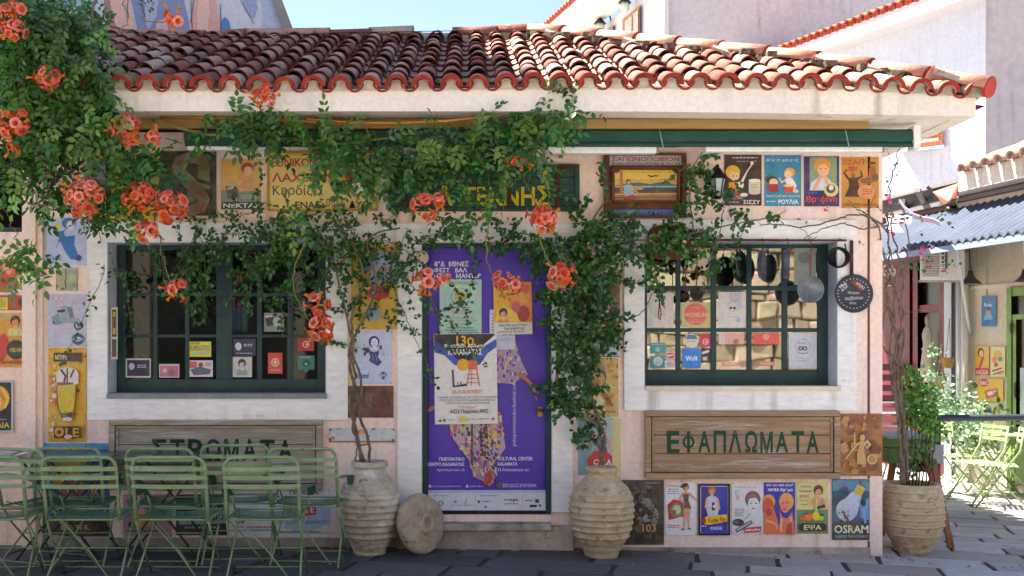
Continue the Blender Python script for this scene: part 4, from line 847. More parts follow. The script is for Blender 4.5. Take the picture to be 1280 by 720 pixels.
# ---- high row, right
poster('poster', 'poster', 'dark brown poster of a yellow haired child with a banjo, beside the wall lantern', (905.5, 193.5, 952, 257), '#33231f',
       [('d', 913, 196.5, 950, 199, '#d8d0c4', 1), ('t', 'πρωινό μαζί', 921, 200.5, 946, 203, '#c8c0b4', False), ('e', 916, 215, 9, 8.5, '#e8b52c'), ('e', 918, 220, 6.4, 5.6, '#f0c8a0'), ('e', 916.5, 220, .9, .9, '#2a1a18'), ('e', 921, 220, .9, .9, '#2a1a18'), ('p', [(911, 228), (921, 227), (925, 235), (919, 240), (911, 238)], '#dca52a'), ('l', [(925, 232), (934, 214), (941, 204)], [4, 1.6, 1.6], '#e8dcc8'), ('e', 925, 232, 4.5, 5.5, '#efe8da', 30), ('e', 940, 204, 2, 2.4, '#e8dcc8'), ('e', 918, 241, 5, 3, '#9a4a3a'), ('e', 930, 243.5, 5, 2.4, '#e4dccc'), ('e', 923, 246, 4, 2.4, '#b85a40'),
        ('r', 936, 225, 950.5, 241, '#d6cdb2'), ('e', 943.2, 225.5, 7.3, 2, '#efe9d4'), ('e', 943.2, 241, 7.3, 2.2, '#cfc5a8'), ('d', 938, 230, 948, 236, '#a89f86', 3), ('t', 'Τί άλλο; ΓΑΛΑ', 908, 246.5, 929, 249.5, '#c8b8a8', False), ('d', 911, 252, 924, 254.5, '#c0b4a4', 1), ('t', 'ΣΙΣΣΥ', 929, 250, 950, 255, '#f4f0ea')], group=GT)
poster('poster', 'poster', 'turquoise poster of two children with a red drum, between brown and violet posters', (955.5, 194, 1001.5, 257.5), '#2484a8',
       [('t', 'Θέλετε και σεις', 958, 198, 998, 202.5, '#cfe2ea'), ('e', 964, 225, 7.5, 5, '#1a2c1c'), ('e', 967, 228, 5.5, 5, '#eac09a'), ('p', [(959, 230), (972, 230), (974, 240), (962, 240), (958, 236)], '#a82a30'), ('e', 963, 219, 4, 1.6, '#3a7a3a', -20), ('e', 987, 215.5, 6.5, 6, '#e8a428'), ('e', 985, 218, 4.6, 4.8, '#f0c8a0'), ('p', [(981, 223), (990, 222), (996, 232), (992, 240), (984, 236)], '#dfe3ea'), ('l', [(983, 224), (977, 228), (974, 222)], [3, 2.4, 2], '#eec09a'), ('p', [(979, 233), (993, 231), (991, 240), (981, 241)], '#c8302a'), ('e', 986, 232, 7, 1.7, '#e8c87a'), ('e', 995, 239, 3.5, 2.2, '#eec09a'),
        ('t', 'δροσ ζωή και γεμάτη', 957.5, 243, 999.5, 247, '#d8eae8', False), ('t', 'ΡΟΥΛΙΑ', 973, 249, 998, 255, '#eef6ec'), ('d', 958, 251, 971, 254, '#cfe2e0', 1)], group=GT)
poster('poster', 'poster', 'dark violet poster of a curly blonde toddler with hands at the mouth above red script', (1005, 195.5, 1049, 258), '#2c1d5e',
       [('r', 1012, 196.5, 1046, 238, '#7f9a78'), ('e', 1028, 207, 10.5, 9.5, '#d9993a'), ('e', 1029, 213, 7.2, 8.4, '#efb48a'), ('e', 1026, 211, 1, .8, '#3a2a2a'), ('e', 1032, 211, 1, .8, '#3a2a2a'), ('p', [(1012, 238), (1014, 228), (1023, 222), (1034, 222), (1042, 230), (1044, 238)], '#c8d6e6'), ('l', [(1018, 238), (1023, 226), (1027, 219)], [5, 4, 4], '#e8a878'), ('l', [(1036, 238), (1033, 226), (1030, 219)], [5, 4, 4], '#e8a878'), ('e', 1039, 237, 9, 9, '#d6c48a'), ('e', 1038.5, 236, 5.8, 5.5, '#3a4a4a'), ('e', 1039, 234.5, 3, 3.4, '#e6e0d0'), ('d', 1009, 240, 1022, 243.5, '#5a6ab4', 2), ('t', 'Θρεψίνη', 1007.5, 244.5, 1046, 255, '#d8553a')], group=GT)
poster('poster', 'poster', 'orange yellow poster with a dark waiter silhouette, nearest the corner in the high row', (1052, 196.5, 1098.5, 260), '#c98c2c',
       [('t', 'ΕΖΑΠ', 1054, 199, 1080, 206, '#b04a22'), ('e', 1066, 211.5, 6, 3.4, '#b85a2a'), ('r', 1060, 208, 1072, 209.5, '#a84a20'), ('p', [(1060, 222), (1072, 222), (1074, 234), (1078, 246), (1056, 246), (1062, 232)], '#4a2a20'), ('l', [(1061, 224), (1055, 216), (1059, 212)], [3, 2.4, 2], '#4a2a20'), ('l', [(1071, 224), (1078, 220), (1076, 214)], [3, 2.4, 2], '#4a2a20'), ('e', 1066.5, 219, 2.8, 3, '#8a5a30'), ('e', 1090, 204, 5, 1.8, '#6a3a24'), ('p', [(1087, 208), (1094, 208), (1096, 222), (1085, 222)], '#a85a2a'), ('e', 1084, 226, 8, 3.6, '#8a5028'), ('e', 1094, 222, 4, 5, '#7a4424'), ('e', 1084, 240, 12, 9, '#dc8f50'), ('d', 1077, 236, 1091, 244, '#b8582c', 3), ('t', 'ΑΝΩΤΕΡΑ ΜΠΥΡΑ', 1054, 254, 1097, 257.5, '#a8441e')], group=GT)
# ---- middle strip, right of the door
poster('poster', 'poster', 'brown toned photograph poster half hidden by the climber right of the door', (726, 345, 775, 428), '#7d6658', blotches(727, 346, 774, 427, ['#5a4438', '#a89484', '#3c2c26', '#c8b8a8'], 30, 3, 9)+[('l', [(757, 362), (760, 385), (757, 402), (768, 398)], 4, '#d9d4cc'), ('e', 748, 372, 5, 7, '#4a3020'), ('p', [(728, 410), (774, 404), (774, 427), (728, 427)], '#5a3c30')])
poster('poster', 'poster', 'narrow pale blue strip sign above the yellow child poster, right of the door', (722, 428, 775, 446), '#c3ccd0', blotches(723, 429, 774, 445, ['#a8b4b8', '#dfe4e4', '#9a8f84'], 12, 1, 4)+[('r', 722, 445, 775, 446, '#3a2c24')], m=M_printw)
poster('poster', 'poster', 'mottled yellow poster with a dark curly head behind the climber right of the door', (733, 447.5, 773, 521), '#d2b164', blotches(734, 448, 772, 520, ['#c29a4c', '#dfc684', '#b88a44', '#8a5a30'], 36, .8, 4)+[('e', 746, 471, 12, 13, '#5c5346'), ('e', 748, 474, 8, 9, '#c49a6a'), ('e', 744, 462, 6, 4, '#7a705c'), ('e', 752, 460, 5, 3, '#8a806c'), ('e', 746, 478, 4, 5, '#b8763c'), ('l', [(752, 486), (760, 498), (766, 508)], [3, 5, 3], '#a8622e'), ('p', [(736, 500), (748, 490), (756, 502), (750, 514), (738, 516)], '#e0cfa0'), ('d', 756, 514, 771, 517, '#6a4a2a', 1)], m=M_printw)
poster('poster', 'poster', 'light blue drink advert with a woman and red cloth behind the middle clay jar', (722, 522, 766, 594), '#a8bcc8', [('p', [(723, 523), (742, 523), (738, 593), (723, 593)], '#7d9cac')]+lady(752, 524, 100, hair='#5a2a1c', skin='#ecba98', dress='#4a6aa0', legs=False)+[('p', [(734, 576), (742, 564), (756, 562), (765, 570), (765, 580), (736, 582)], '#c8202a'), ('t', 'COLA', 742, 574, 764, 581, '#f6eeee')])
pp = MB(); pp.box(X(766), -.0015, Z(600), X(776), 0, Z(523), col('#dccb94')); tag(pp.build('wall_patch', M_rough), 'strip of old yellow paint beside the blue drink advert', 'paint patch')
# ---- between left window and door
poster('poster', 'poster', 'bright yellow and red comic style poster hidden in leaves between left window and door', (439, 308, 501, 412), '#c9a33c', [('e', 455, 330, 14, 18, '#e0a82c'), ('e', 457, 328, 10, 13, '#6d8ea2'), ('p', [(468, 300+12), (500, 318), (500, 356), (462, 352)], '#aeb6d6'), ('p', [(454, 360), (500, 350), (496, 358), (462, 368)], '#e0b42c'), ('p', [(455, 368), (466, 357), (487, 360), (486, 371), (470, 376)], '#c4202a'), ('e', 467, 366, 5, 4.5, '#3a4a50'), ('e', 467, 366, 2.4, 2, '#9aa8a8'), ('p', [(440, 378), (500, 372), (500, 390), (440, 392)], '#d0a832'), ('e', 466, 392, 10, 9, '#8fa2b0'), ('l', [(472, 340), (486, 336)], 3, '#d88a5a')], group=None)
def pinup_blue(cx, cy, s, ink, word, wl):
    return [('e', cx, cy-s*1.05, s*.42, s*.46, ink), ('e', cx+s*.03, cy-s*.98, s*.27, s*.36, '#dfe4f2'), ('e', cx-s*.07, cy-s*1.02, s*.05, s*.03, ink), ('e', cx+s*.12, cy-s*1.02, s*.05, s*.03, ink), ('e', cx+s*.03, cy-s*.82, s*.07, s*.03, '#a03040'), ('p', [(cx-s*.08, cy-s*.66), (cx+s*.12, cy-s*.66), (cx+s*.4, cy-s*.45), (cx-s*.4, cy-s*.45)], '#dfe4f2'),
            ('p', [(cx-s*.42, cy-s*.38), (cx, cy-s*.22), (cx+s*.42, cy-s*.38), (cx+s*.3, cy+s*.15), (cx+s*.62, cy+s*.55), (cx+s*.3, cy+s*.85), (cx-s*.4, cy+s*.45), (cx-s*.28, cy+s*.15)], ink), ('l', [(cx-s*.12, cy-s*.1), (cx-s*.05, cy+s*.4)], s*.04, '#8ea0cc'), ('l', [(cx+s*.12, cy-s*.1), (cx+s*.25, cy+s*.5)], s*.04, '#8ea0cc'),
            ('l', [(cx-s*.42, cy-s*.42), (cx-s*.75, cy-s*.1), (cx-s*.62, cy-s*.6)], [s*.3, s*.16, s*.1], '#cfd6ee'), ('e', cx-s*.52, cy-s*.38, s*.2, s*.2, ink), ('l', [(cx+s*.42, cy-s*.42), (cx+s*.78, cy+s*.0), (cx+s*.55, cy-s*.6)], [s*.2, s*.16, s*.1], '#cfd6ee'), ('r', cx+s*.42, cy-s*.78, cx+s*.62, cy-s*.45, '#7a3a2a')]+[('t', word, *wl, ink)]
poster('poster', 'poster', 'pale lavender poster with a woman inked in blue holding a bottle, left of the door', (445, 413, 490, 480), '#c3c9e6', pinup_blue(467.5, 444, 16, '#25327e', 'à Votre!', (445.5, 466, 461, 473))+[('p', [(474, 468), (479, 464), (484, 468), (479, 475)], '#25327e'), ('t', 'BAR', 475.5, 467, 482.5, 471, '#cdd3ee')])
pp = MB(); sheet(pp, 436, 412, 444.6, 482, onwall(-.001), .002, '#e3cf8e'); tag(pp.build('wall_patch', M_rough, org=Wp(440, 482)), 'yellow paper strip along the left edge of the lavender poster', 'paint patch')
poster('rusted_sign', 'sign', 'plain square of rust brown sheet iron below the lavender poster', (434.5, 482.3, 492, 522), '#5a2618', blotches(436, 483, 491, 521, ['#4a1e14', '#6a3220', '#3c1810'], 24, 2, 8), m=M_printw)
poster('enamel_sign', 'sign', 'narrow white enamel strip with a rust edge below the rust square, left of the door', (411, 535, 494, 553), '#cfd3d2', [('r', 411, 551, 494, 553, '#a86a34'), ('e', 413, 537.5, 1.2, 1.2, '#3a2012'), ('e', 492, 537, 1.2, 1.2, '#3a2012'), ('e', 413, 550, 1.4, 1.2, '#4a2410'), ('e', 491, 550, 1.6, 1.2, '#4a2410'), ('e', 452, 540, 6, 3, '#d88a3a'), ('e', 452, 541, 3, 2, '#e8b85a')], m=M_printw, th=.006)
# ---- left strip
poster('poster', 'poster', 'pale poster of a woman in blue with a yellow flower, above a green plate', (56, 272, 110, 332), '#b9c4e2', [('e', 86, 279, 9, 7, '#2c6aa8'), ('e', 88, 282, 5, 6, '#d6dcee'), ('e', 72, 283, 3.6, 4.4, '#d8c84a'), ('l', [(72, 287), (75, 300), (70, 310)], .8, '#6a86b0'), ('p', [(71, 290), (78, 288), (82, 296), (94, 294), (92, 306), (98, 320), (102, 326), (88, 324), (80, 312), (76, 302)], '#2570b4'), ('l', [(78, 290), (74, 302)], [4, 3], '#2c6aa8'), ('p', [(94, 322), (99, 318), (103, 322), (98, 327)], '#1d3f86'), ('t', 'el beso!', 60, 320, 78, 326, '#30589e', False), ('d', 58, 327, 66, 329, '#7088b8', 1)])
poster('enamel_sign', 'sign', 'small square pale green plate with a rusty vertical drip', (70, 334.5, 97, 363.5), '#aab08a', [('l', [(82, 336), (82.6, 345), (81.6, 352), (82.4, 362)], [1.4, 1, 2, 1.2], '#4a3a1c'), ('r', 70.4, 335, 71, 363, '#7d8460'), ('r', 96, 335, 96.6, 363, '#7d8460')]+blotches(71, 336, 96, 362, ['#98a07a', '#b8bc98'], 10, 1, 4), m=M_printw, th=.006)
poster('poster', 'poster', 'pale grey lilac poster of a motor scooter above the tall yellow beer sign', (59.5, 367.5, 110, 433.5), '#bdb9d0',
       [('t', 'Vespa', 65, 371, 104, 382, '#c39ab4', False), ('d', 66, 384, 80, 386, '#a898b4', 1), ('e', 98, 406.5, 6, 6.2, '#3a4450'), ('e', 98, 406.5, 4, 4.1, '#a8b0b4'), ('e', 98, 406.5, 1.6, 1.6, '#3a4450'), ('e', 70, 401.5, 4.6, 4.2, '#3a4450'), ('e', 70, 401.5, 2.4, 2.2, '#a8b0b4'), ('p', [(64, 397), (72, 392), (78, 396), (78, 405), (70, 406)], '#7c8d9a'), ('p', [(74, 396), (80, 386), (88, 383), (92, 396), (100, 399), (98, 402), (90, 404), (76, 404)], '#8fa0ac'), ('p', [(84, 386), (89, 384), (92, 396), (88, 398)], '#60707c'), ('p', [(71, 388), (81, 386), (81, 390), (72, 391)], '#1c2a48'), ('l', [(86, 385), (80, 383), (78, 385)], .9, '#3a4450'), ('l', [(93, 399), (103, 403)], 1.6, '#aab4bc'), ('e', 97.5, 424, 7.6, 7.2, '#2c5a78'), ('p', [(90, 424), (98, 421), (105, 424), (98, 427)], '#c8cfd8'), ('t', 'pepsi', 92.5, 422.6, 103, 426, '#30557a')])
poster('enamel_sign', 'sign', 'tall narrow yellow enamel beer sign with a foaming glass, chipped orange at its left', (60.5, 435, 107.5, 552), '#dba514',
       blotches(61, 452, 72, 548, ['#d8682c', '#e8c8a8', '#dc8a4c', '#e4dcd0'], 30, 1, 4)+[('r', 67, 441, 102, 452, '#2a1210'), ('t', 'ΜΠΥΡΑ', 69, 443.5, 84, 449.5, '#e6d6c6'), ('d', 86, 445, 100, 448, '#6a3a20', 1), ('e', 84, 468, 14, 9, '#d8d6cc'), ('r', 70.5, 468, 98, 480, '#d8d6cc'), ('p', [(71, 478), (92, 478), (90, 488), (76, 492), (71, 488)], '#6a5a18'), ('l', [(76, 462), (82, 470), (80, 478)], 2.6, '#4a2412'), ('l', [(84, 460), (84, 478)], 1.8, '#6a3414'), ('l', [(92, 462), (88, 472)], 2, '#5a2a12'), ('e', 75, 487, 3, 3.4, '#e8e2d4'), ('p', [(72, 482), (95, 480), (93, 512), (90, 522), (76, 522), (73, 510)], '#d6b428'), ('l', [(95, 482), (94, 500), (91, 518)], .9, '#4a3a10'), ('l', [(71, 492), (73, 510), (76, 518)], 1.2, '#5a4a28'), ('p', [(74, 516), (93, 516), (90, 524), (77, 524)], '#5a6a1c'), ('e', 84, 524, 6, 2.6, '#d8d4dc'), ('r', 67, 533, 101, 547, '#301410'), ('e', 74, 540, 6, 6, '#e0951c'), ('e', 74, 540, 2.6, 2.6, '#301410'), ('t', 'LE', 82, 535, 99, 546, '#e0a020'), ('e', 85, 546, 5, 2.6, '#d8cfd4')], m=M_printw, th=.008)
poster('poster', 'poster', 'large blue poster with a red barrel and wheel standing behind the left chairs', (55, 554, 137, 671), '#1c4e8c',
       [('r', 55, 554, 137, 562, '#3a9ac4'), ('r', 60, 562, 108, 570, '#c05a1c'), ('p', [(62, 572), (108, 574), (104, 606), (66, 604)], '#a8821a'), ('r', 76, 575, 100, 604, '#c09a22'), ('e', 88, 612, 17, 12, '#8c2a20'), ('l', [(74, 604), (76, 622)], 1, '#d8b8a0'), ('l', [(84, 601), (85, 624)], 1, '#d8b8a0'), ('l', [(94, 602), (95, 622)], 1, '#d8b8a0'), ('p', [(100, 608), (110, 612), (102, 620)], '#a8342a'), ('e', 119, 613, 8, 10, '#98241e'), ('e', 120, 614, 5, 7, '#2c2a34'), ('l', [(115, 606), (124, 622)], 1, '#c8b0a0'), ('l', [(124, 606), (116, 622)], 1, '#c8b0a0'), ('d', 66, 632, 130, 640, '#d8d4c8', 2), ('r', 57, 648, 136, 670, '#2c100c'), ('t', 'CORN K.', 76, 656, 113, 662.5, '#c8a42a')], m=M_printw, th=.004)
poster('poster', 'poster', 'pink and purple poster with a yellow scooter rider behind the second pair of chairs', (154, 618, 215, 671), '#b48aa0', blotches(155, 619, 214, 650, ['#8a5a8a', '#d8a8b8', '#5c3a5c'], 20, 2, 8)+[('p', [(160, 654), (172, 640), (190, 646), (208, 642), (206, 652), (180, 660)], '#d8981c'), ('e', 164, 656, 4, 4, '#2a1a20'), ('p', [(186, 640), (200, 634), (206, 642), (192, 648)], '#a83220'), ('d', 158, 663, 212, 667, '#5a3a6a', 1)])
poster('poster', 'poster', 'black poster with pale lettering behind the chairs, under the wooden bedding sign', (220, 618, 286, 669), '#12181a', [('t', 'ΚΙΝΗΜΑ', 250, 621, 280, 627, '#a8b4b4'), ('p', [(224, 640), (284, 634), (284, 654), (224, 656)], '#8aa8a0'), ('t', 'Υπόδημα', 228, 640, 280, 652, '#12181a'), ('d', 230, 658, 278, 663, '#90a0a0', 1)])
poster('poster', 'poster', 'white poster with a red label and slanted blue lower part, beside the left clay jar', (290, 611, 412, 672), '#d8dce2', [('p', [(352, 660), (412, 618), (412, 655), (380, 668)], '#a8c0da'), ('t', 'ΠΙΠΕΡΙΑ', 362, 612.5, 398, 618.5, '#3a5068'), ('t', 'Χαλβά', 322, 618, 350, 628, '#1c1c20'), ('p', [(358, 634), (395, 629), (395, 643), (360, 648)], '#c4243c'), ('t', 'ΛΑΤΕ', 364, 633, 393, 642, '#efdfe2', True, -5), ('t', 'το νέο στη Δουλειά', 345, 650, 408, 656, '#283448', False, -2), ('e', 300, 652, 6, 2.6, '#a83a30'), ('d', 294, 658, 350, 661, '#a05050', 1), ('d', 340, 664, 408, 667, '#30343c', 1)])
# far left wall
def onleft(px, py, off=0): return Wp(px, py, .058-off)
poster('poster', 'poster', 'warm toned film poster with two lovers at the left edge under the hatch', (-40, 324, 30.5, 367), '#b0622c', [('r', -40, 324, 30.5, 330, '#6a7a3a'), ('e', 10, 338, 9, 12, '#d0603a'), ('e', 9, 336, 6, 8, '#e89a70'), ('e', 24, 330, 7, 5, '#c8a86a'), ('e', 24, 337, 5, 8, '#7a3a24'), ('p', [(14, 366), (20, 350), (26, 342), (30, 350), (30, 366)], '#8a3a30'), ('p', [(20, 352), (24, 344), (25, 358)], '#e8dcc8'), ('e', 2, 348, 9, 9, '#c83a34'), ('e', 22, 364, 6, 2.4, '#e8e0d8'), ('r', -40, 365.5, 30.5, 367, '#e6dccf')], fn=onleft)
poster('poster', 'poster', 'orange red strip poster with a yellow block, at the left edge', (-40, 369, 30.5, 388), '#c23c1c', [('r', -5, 372, 9.5, 387, '#d8c83a'), ('d', 0, 374, 8.5, 385, '#6a7a1c', 4), ('e', 27, 378, 4, 6, '#3a1c14')], fn=onleft)
poster('poster', 'poster', 'yellow poster of a woman in a pale blouse with a record, at the left edge', (-40, 391, 30.5, 459), '#d39a2c', [('r', -40, 391, 30.5, 400, '#c8a860'), ('p', [(-10, 425), (6, 416), (14, 432), (4, 452), (-10, 452)], '#c83a24')]+bust(19, 402, 10, hair='#4a1c10', skin='#e6a070', top='#d6cf86')+[('e', 20, 437, 12, 12, '#26281c'), ('e', 20, 437, 9, 9, '#3a3c28'), ('t', 'MELVIN', 12, 435, 28, 440, '#c8c070'), ('t', 'Karelias', -4, 449, 29, 455, '#c8301c')], fn=onleft)
poster('poster', 'poster', 'black poster with a blonde head and yellow letters in a white frame, lower left edge', (-50, 478, 14, 538), '#0e0d10', [('e', -6, 498, 18, 17, '#e0a428'), ('e', -8, 502, 10, 13, '#ecc080'), ('l', [(2, 484), (10, 498), (6, 510)], 3, '#f0c45a'), ('l', [(-6, 486), (6, 500)], 2, '#b87a1c'), ('t', 'ΝΑΙΑ', -12, 528, 12, 535, '#e8c82a'), ('d', -10, 524, 10, 525.5, '#d8d4c8', 1)], fn=onleft, frame=(2.6, '#b9bdc4', M_paint))
# ---- high row, left and middle
poster('enamel_sign', 'sign', 'yellow sign with black flourishes high on the left, mostly covered by the trumpet vine', (108, 192, 197, 276), '#cfa41e', blotches(112, 194, 196, 274, ['#1c1810', '#2a2414', '#3a3018'], 22, 3, 10)+[('l', [(120, 270), (130, 240), (150, 225), (180, 235), (195, 250)], 3, '#18140e'), ('r', 108, 200, 132, 262, '#7f9298'), ('l', [(140, 200), (150, 212), (170, 206), (190, 218)], 4, '#18140e')], th=.006)
sgn = thing('letter_sign', 'black board carrying one large weathered metal letter S between yellow sign and nectar poster', 'sign', Wp(240, 268))
mb = MB(); sheet(mb, 200, 189, 270.5, 269.5, onwall(-.002), .02, '#0f1512'); draw(mb, [('r', 214, 196, 262, 262, '#3a4034'), ('r', 248, 206, 262, 236, '#76724c'), ('r', 234, 236, 246, 256, '#6d7468'), ('l', [(214, 214), (262, 230)], 4, '#10140f')], onwall(-.002), base=.022); mb.build('board', M_printw, sgn)
mb = MB(); v, f_ = textgeo('S', True); n = len(v)
for o in (.09, .03): mb.v += [tuple(Wp(213+a*50, 265-q*82+6, -o)) for a, q in v]
for q in f_: mb.face(q); mb.face([j+n for j in q[::-1]])
ed = {}
for q in f_:
    for a, b in zip(q, q[1:]+q[:1]): ed[(a, b)] = 1
for a, b in list(ed):
    if (b, a) not in ed: mb.face((b, a, a+n, b+n))
mb.build('metal_letter', mat('aged_metal_letter', '#8d8a74', '#6b5f4c', scale=4, rough=.6, metal=.3, bump=.3, dirt='#7a4a2c', dscale=4, dlo=.5, dhi=.7), sgn)
poster('poster', 'poster', 'cream and orange nectar advert with a child and a bowl, left of the lottery sign', (276, 199, 326.5, 262), '#e2ae54', [('r', 276, 238, 326.5, 262, '#8a8c84'), ('e', 309, 210, 8, 7, '#9a4a20'), ('e', 310, 214, 5.4, 6, '#eebc8c'), ('p', [(300, 224), (318, 222), (322, 238), (298, 240)], '#d8a070'), ('l', [(302, 226), (296, 234), (304, 238)], 3, '#eebc8c'), ('p', [(282, 232), (298, 230), (297, 247), (284, 248)], '#5c5c5c'), ('e', 290, 231, 8, 2.6, '#b8b4a4'), ('l', [(284, 236), (297, 234)], 2.4, '#c8c2b2'), ('d', 300, 244, 324, 250, '#c8c4b8', 2), ('r', 277, 252.5, 326, 261, '#1c242a'), ('t', 'ΝΕΚΤΑΡ', 279, 254, 325, 259.6, '#e9ecec')])
poster('lottery_sign', 'sign', 'large yellow painted lottery sign with red and black Greek lettering, half behind the vine', (336, 191.5, 470.5, 262), '#d8b428',
       [('p', [(400, 193), (468, 193), (468, 240), (440, 236), (418, 215)], '#c8a024'), ('p', [(338, 194), (398, 194), (414, 220), (440, 244), (468, 246), (468, 260), (338, 260)], '#e3c874'), ('t', 'ΕΘΝΙΚΟΝ', 339.5, 197, 396, 208.5, '#b4231f'), ('t', 'ΛΑΧΕΙΟΝ', 340, 216, 418, 227.5, '#b4231f'), ('t', 'Κερδίζει', 341, 231, 404, 247, '#16302c', False), ('t', 'ΕΝΑΣ', 369, 251.5, 402, 260.5, '#12181a'), ('t', 'στους', 408, 248, 432, 261, '#2a2a1a', False), ('t', 'ΔΥΟ', 436, 251, 462, 260.5, '#12181a'), ('p', [(424, 200), (434, 196), (446, 236), (438, 240)], '#a8302c'), ('p', [(440, 230), (450, 226), (456, 238), (447, 244)], '#e6e2d6'), ('p', [(450, 228), (458, 222), (465, 240), (458, 245)], '#1c2c4c'), ('e', 428, 202, 7, 5, '#c86a6a')], th=.012, frame=(1.8, '#b98e2c', M_rough))
gs = thing('shutter_sign', 'dark green wooden board with yellow painted Greek letters and rusty iron straps above the door', 'sign', Wp(605, 264))
GB = mat('faded_green_board', '#33574c', '#23463f', scale=5, rough=.8, bump=.7, bscale=22, stretch=(.25, 1, 3), dirt='#8fa79a', dscale=7, dlo=.6, dhi=.72)
for k in range(5):
    mb = MB(); mb.box(X(492), -.022-.002*(k % 2), Z(213+k*9.4+9), X(718), -.001, Z(213+k*9.4)); mb.build('plank', GB, gs, bevel=.003)
for a in ((485.5, 206, 724, 213), (485.5, 259, 724, 264.5), (485.5, 213, 492, 259), (718, 213, 724, 259)):
    mb = MB(); mb.box(X(a[0]), -.034, Z(a[3]), X(a[2]), -.001, Z(a[1])); mb.build('board_frame', M_green, gs, bevel=.004)
for a in (505, 634, 695):
    mb = MB(); mb.box(X(a), -.042, Z(262), X(a+5), -.034, Z(209)); mb.box(X(a-12), -.046, Z(214), X(a+18), -.042, Z(209)); mb.build('iron_strap', M_rust, gs)
mb = MB(); draw(mb, [('t', 'Σ', 553, 212, 564, 227, '#c8b41c'), ('t', 'Λ', 545, 232, 566, 257, '#c8b41c'), ('t', 'ΤΕΧΝΗΣ', 578, 232, 688, 257, '#c8b41c'), ('t', 'Ι', 633, 216, 637, 228, '#c8b41c'), ('p', [(676, 214), (684, 212), (688, 222), (680, 224)], '#c8b41c')], onwall(-.026)); mb.build('painted_letters', M_rough, gs)
# soap maker's sign
ss = thing('soap_sign', 'brown wooden framed sign with a painted seated woman, red title and blue name strip', 'sign', Wp(806, 272))
WB = mat('dark_brown_wood', '#7a4526', '#53301c', scale=6, rough=.8, bump=.6, bscale=25, dirt='#a07a52', dscale=6, dlo=.6, dhi=.75)
mb = MB(); mb.box(X(757), -.02, Z(270), X(855), -.001, Z(194)); mb.build('back_board', WB, ss)
for a in ((754, 192.5, 857, 195), (754, 269.5, 857, 273), (754, 195, 759.5, 269.5), (851.5, 195, 857, 269.5), (766, 209, 848, 212), (766, 251, 848, 254), (764, 212, 767.5, 251), (846, 212, 849, 251)):
    mb = MB(); mb.box(X(a[0]), -.05, Z(a[3]), X(a[2]), -.015, Z(a[1])); mb.build('moulding', WB, ss, bevel=.004)
mb = MB(); draw(mb, [('r', 762, 194.5, 853, 206.5, '#aeb4b2'), ('t', 'ΣΑΠΩΝΟΠΟΙΕΙΟΝ', 765, 195.5, 849, 201.6, '#a8231f'), ('t', 'ΕΛΑΙΟΥΡΓΕΙΟΝ ΨΥΓΕΙΑ & ΠΑΓΟΣ', 765, 203, 851, 206, '#23303c'),
             ('p', [(768, 220), (776, 212.5), (840, 212.5), (846, 219), (846, 251), (768, 251)], '#d8ae3a'), ('r', 768, 216, 846, 224, '#e3c25a'), ('p', [(768, 232), (784, 229), (798, 228), (812, 230), (830, 227), (846, 231), (846, 238), (768, 238)], '#4a6a74'), ('r', 768, 232.5, 846, 234, '#9cc0cc'), ('r', 768, 235, 846, 243, '#3a3c34'), ('r', 768, 241, 846, 251, '#a8743c'), ('l', [(768, 243), (846, 242)], 1, '#e2b878'), ('l', [(768, 247), (846, 246)], 1, '#6a4422'), ('r', 775, 214, 778.5, 242, '#c06a30'), ('e', 785.5, 227, 2.6, 3, '#2a1c18'), ('e', 785.8, 228, 1.6, 2, '#e0aa80'), ('p', [(781, 231), (789, 231), (792, 240), (796, 244), (782, 247), (779, 240)], '#9fb0c0'), ('l', [(789, 232), (793, 238), (797, 241)], 1.8, '#e0aa80'), ('p', [(780, 246), (792, 243), (797, 248), (790, 251), (780, 251)], '#9a3a28'), ('e', 799, 235, 6, 2.6, '#c89a5a'), ('l', [(810, 219), (815, 221), (818, 219.6), (822, 220)], 1.5, '#1c1c1c'), ('d', 826, 224, 844, 226, '#b84a2c', 1),
             ('p', [(768, 262), (848, 262), (850, 267), (848, 271.5), (768, 271.5), (766, 267)], '#2c6eb4'), ('t', '· Π.Λ.ΛΙΝΑΡΔΑΚΗΣ ·', 771, 263.8, 846, 269.8, '#12243c')], onwall(-.021)); mb.build('painting', M_print, ss)
for px in (765, 851):
    mb = MB(); o = Wp(px, 266, -.05); mb.lathe(o, [(.008, 0), (.006, .006), (0.001, .008)], 8, (.8, .8, .8), M=Matrix.Rotation(PI/2, 3, 'X')); mb.build('screw', M_paint, ss)
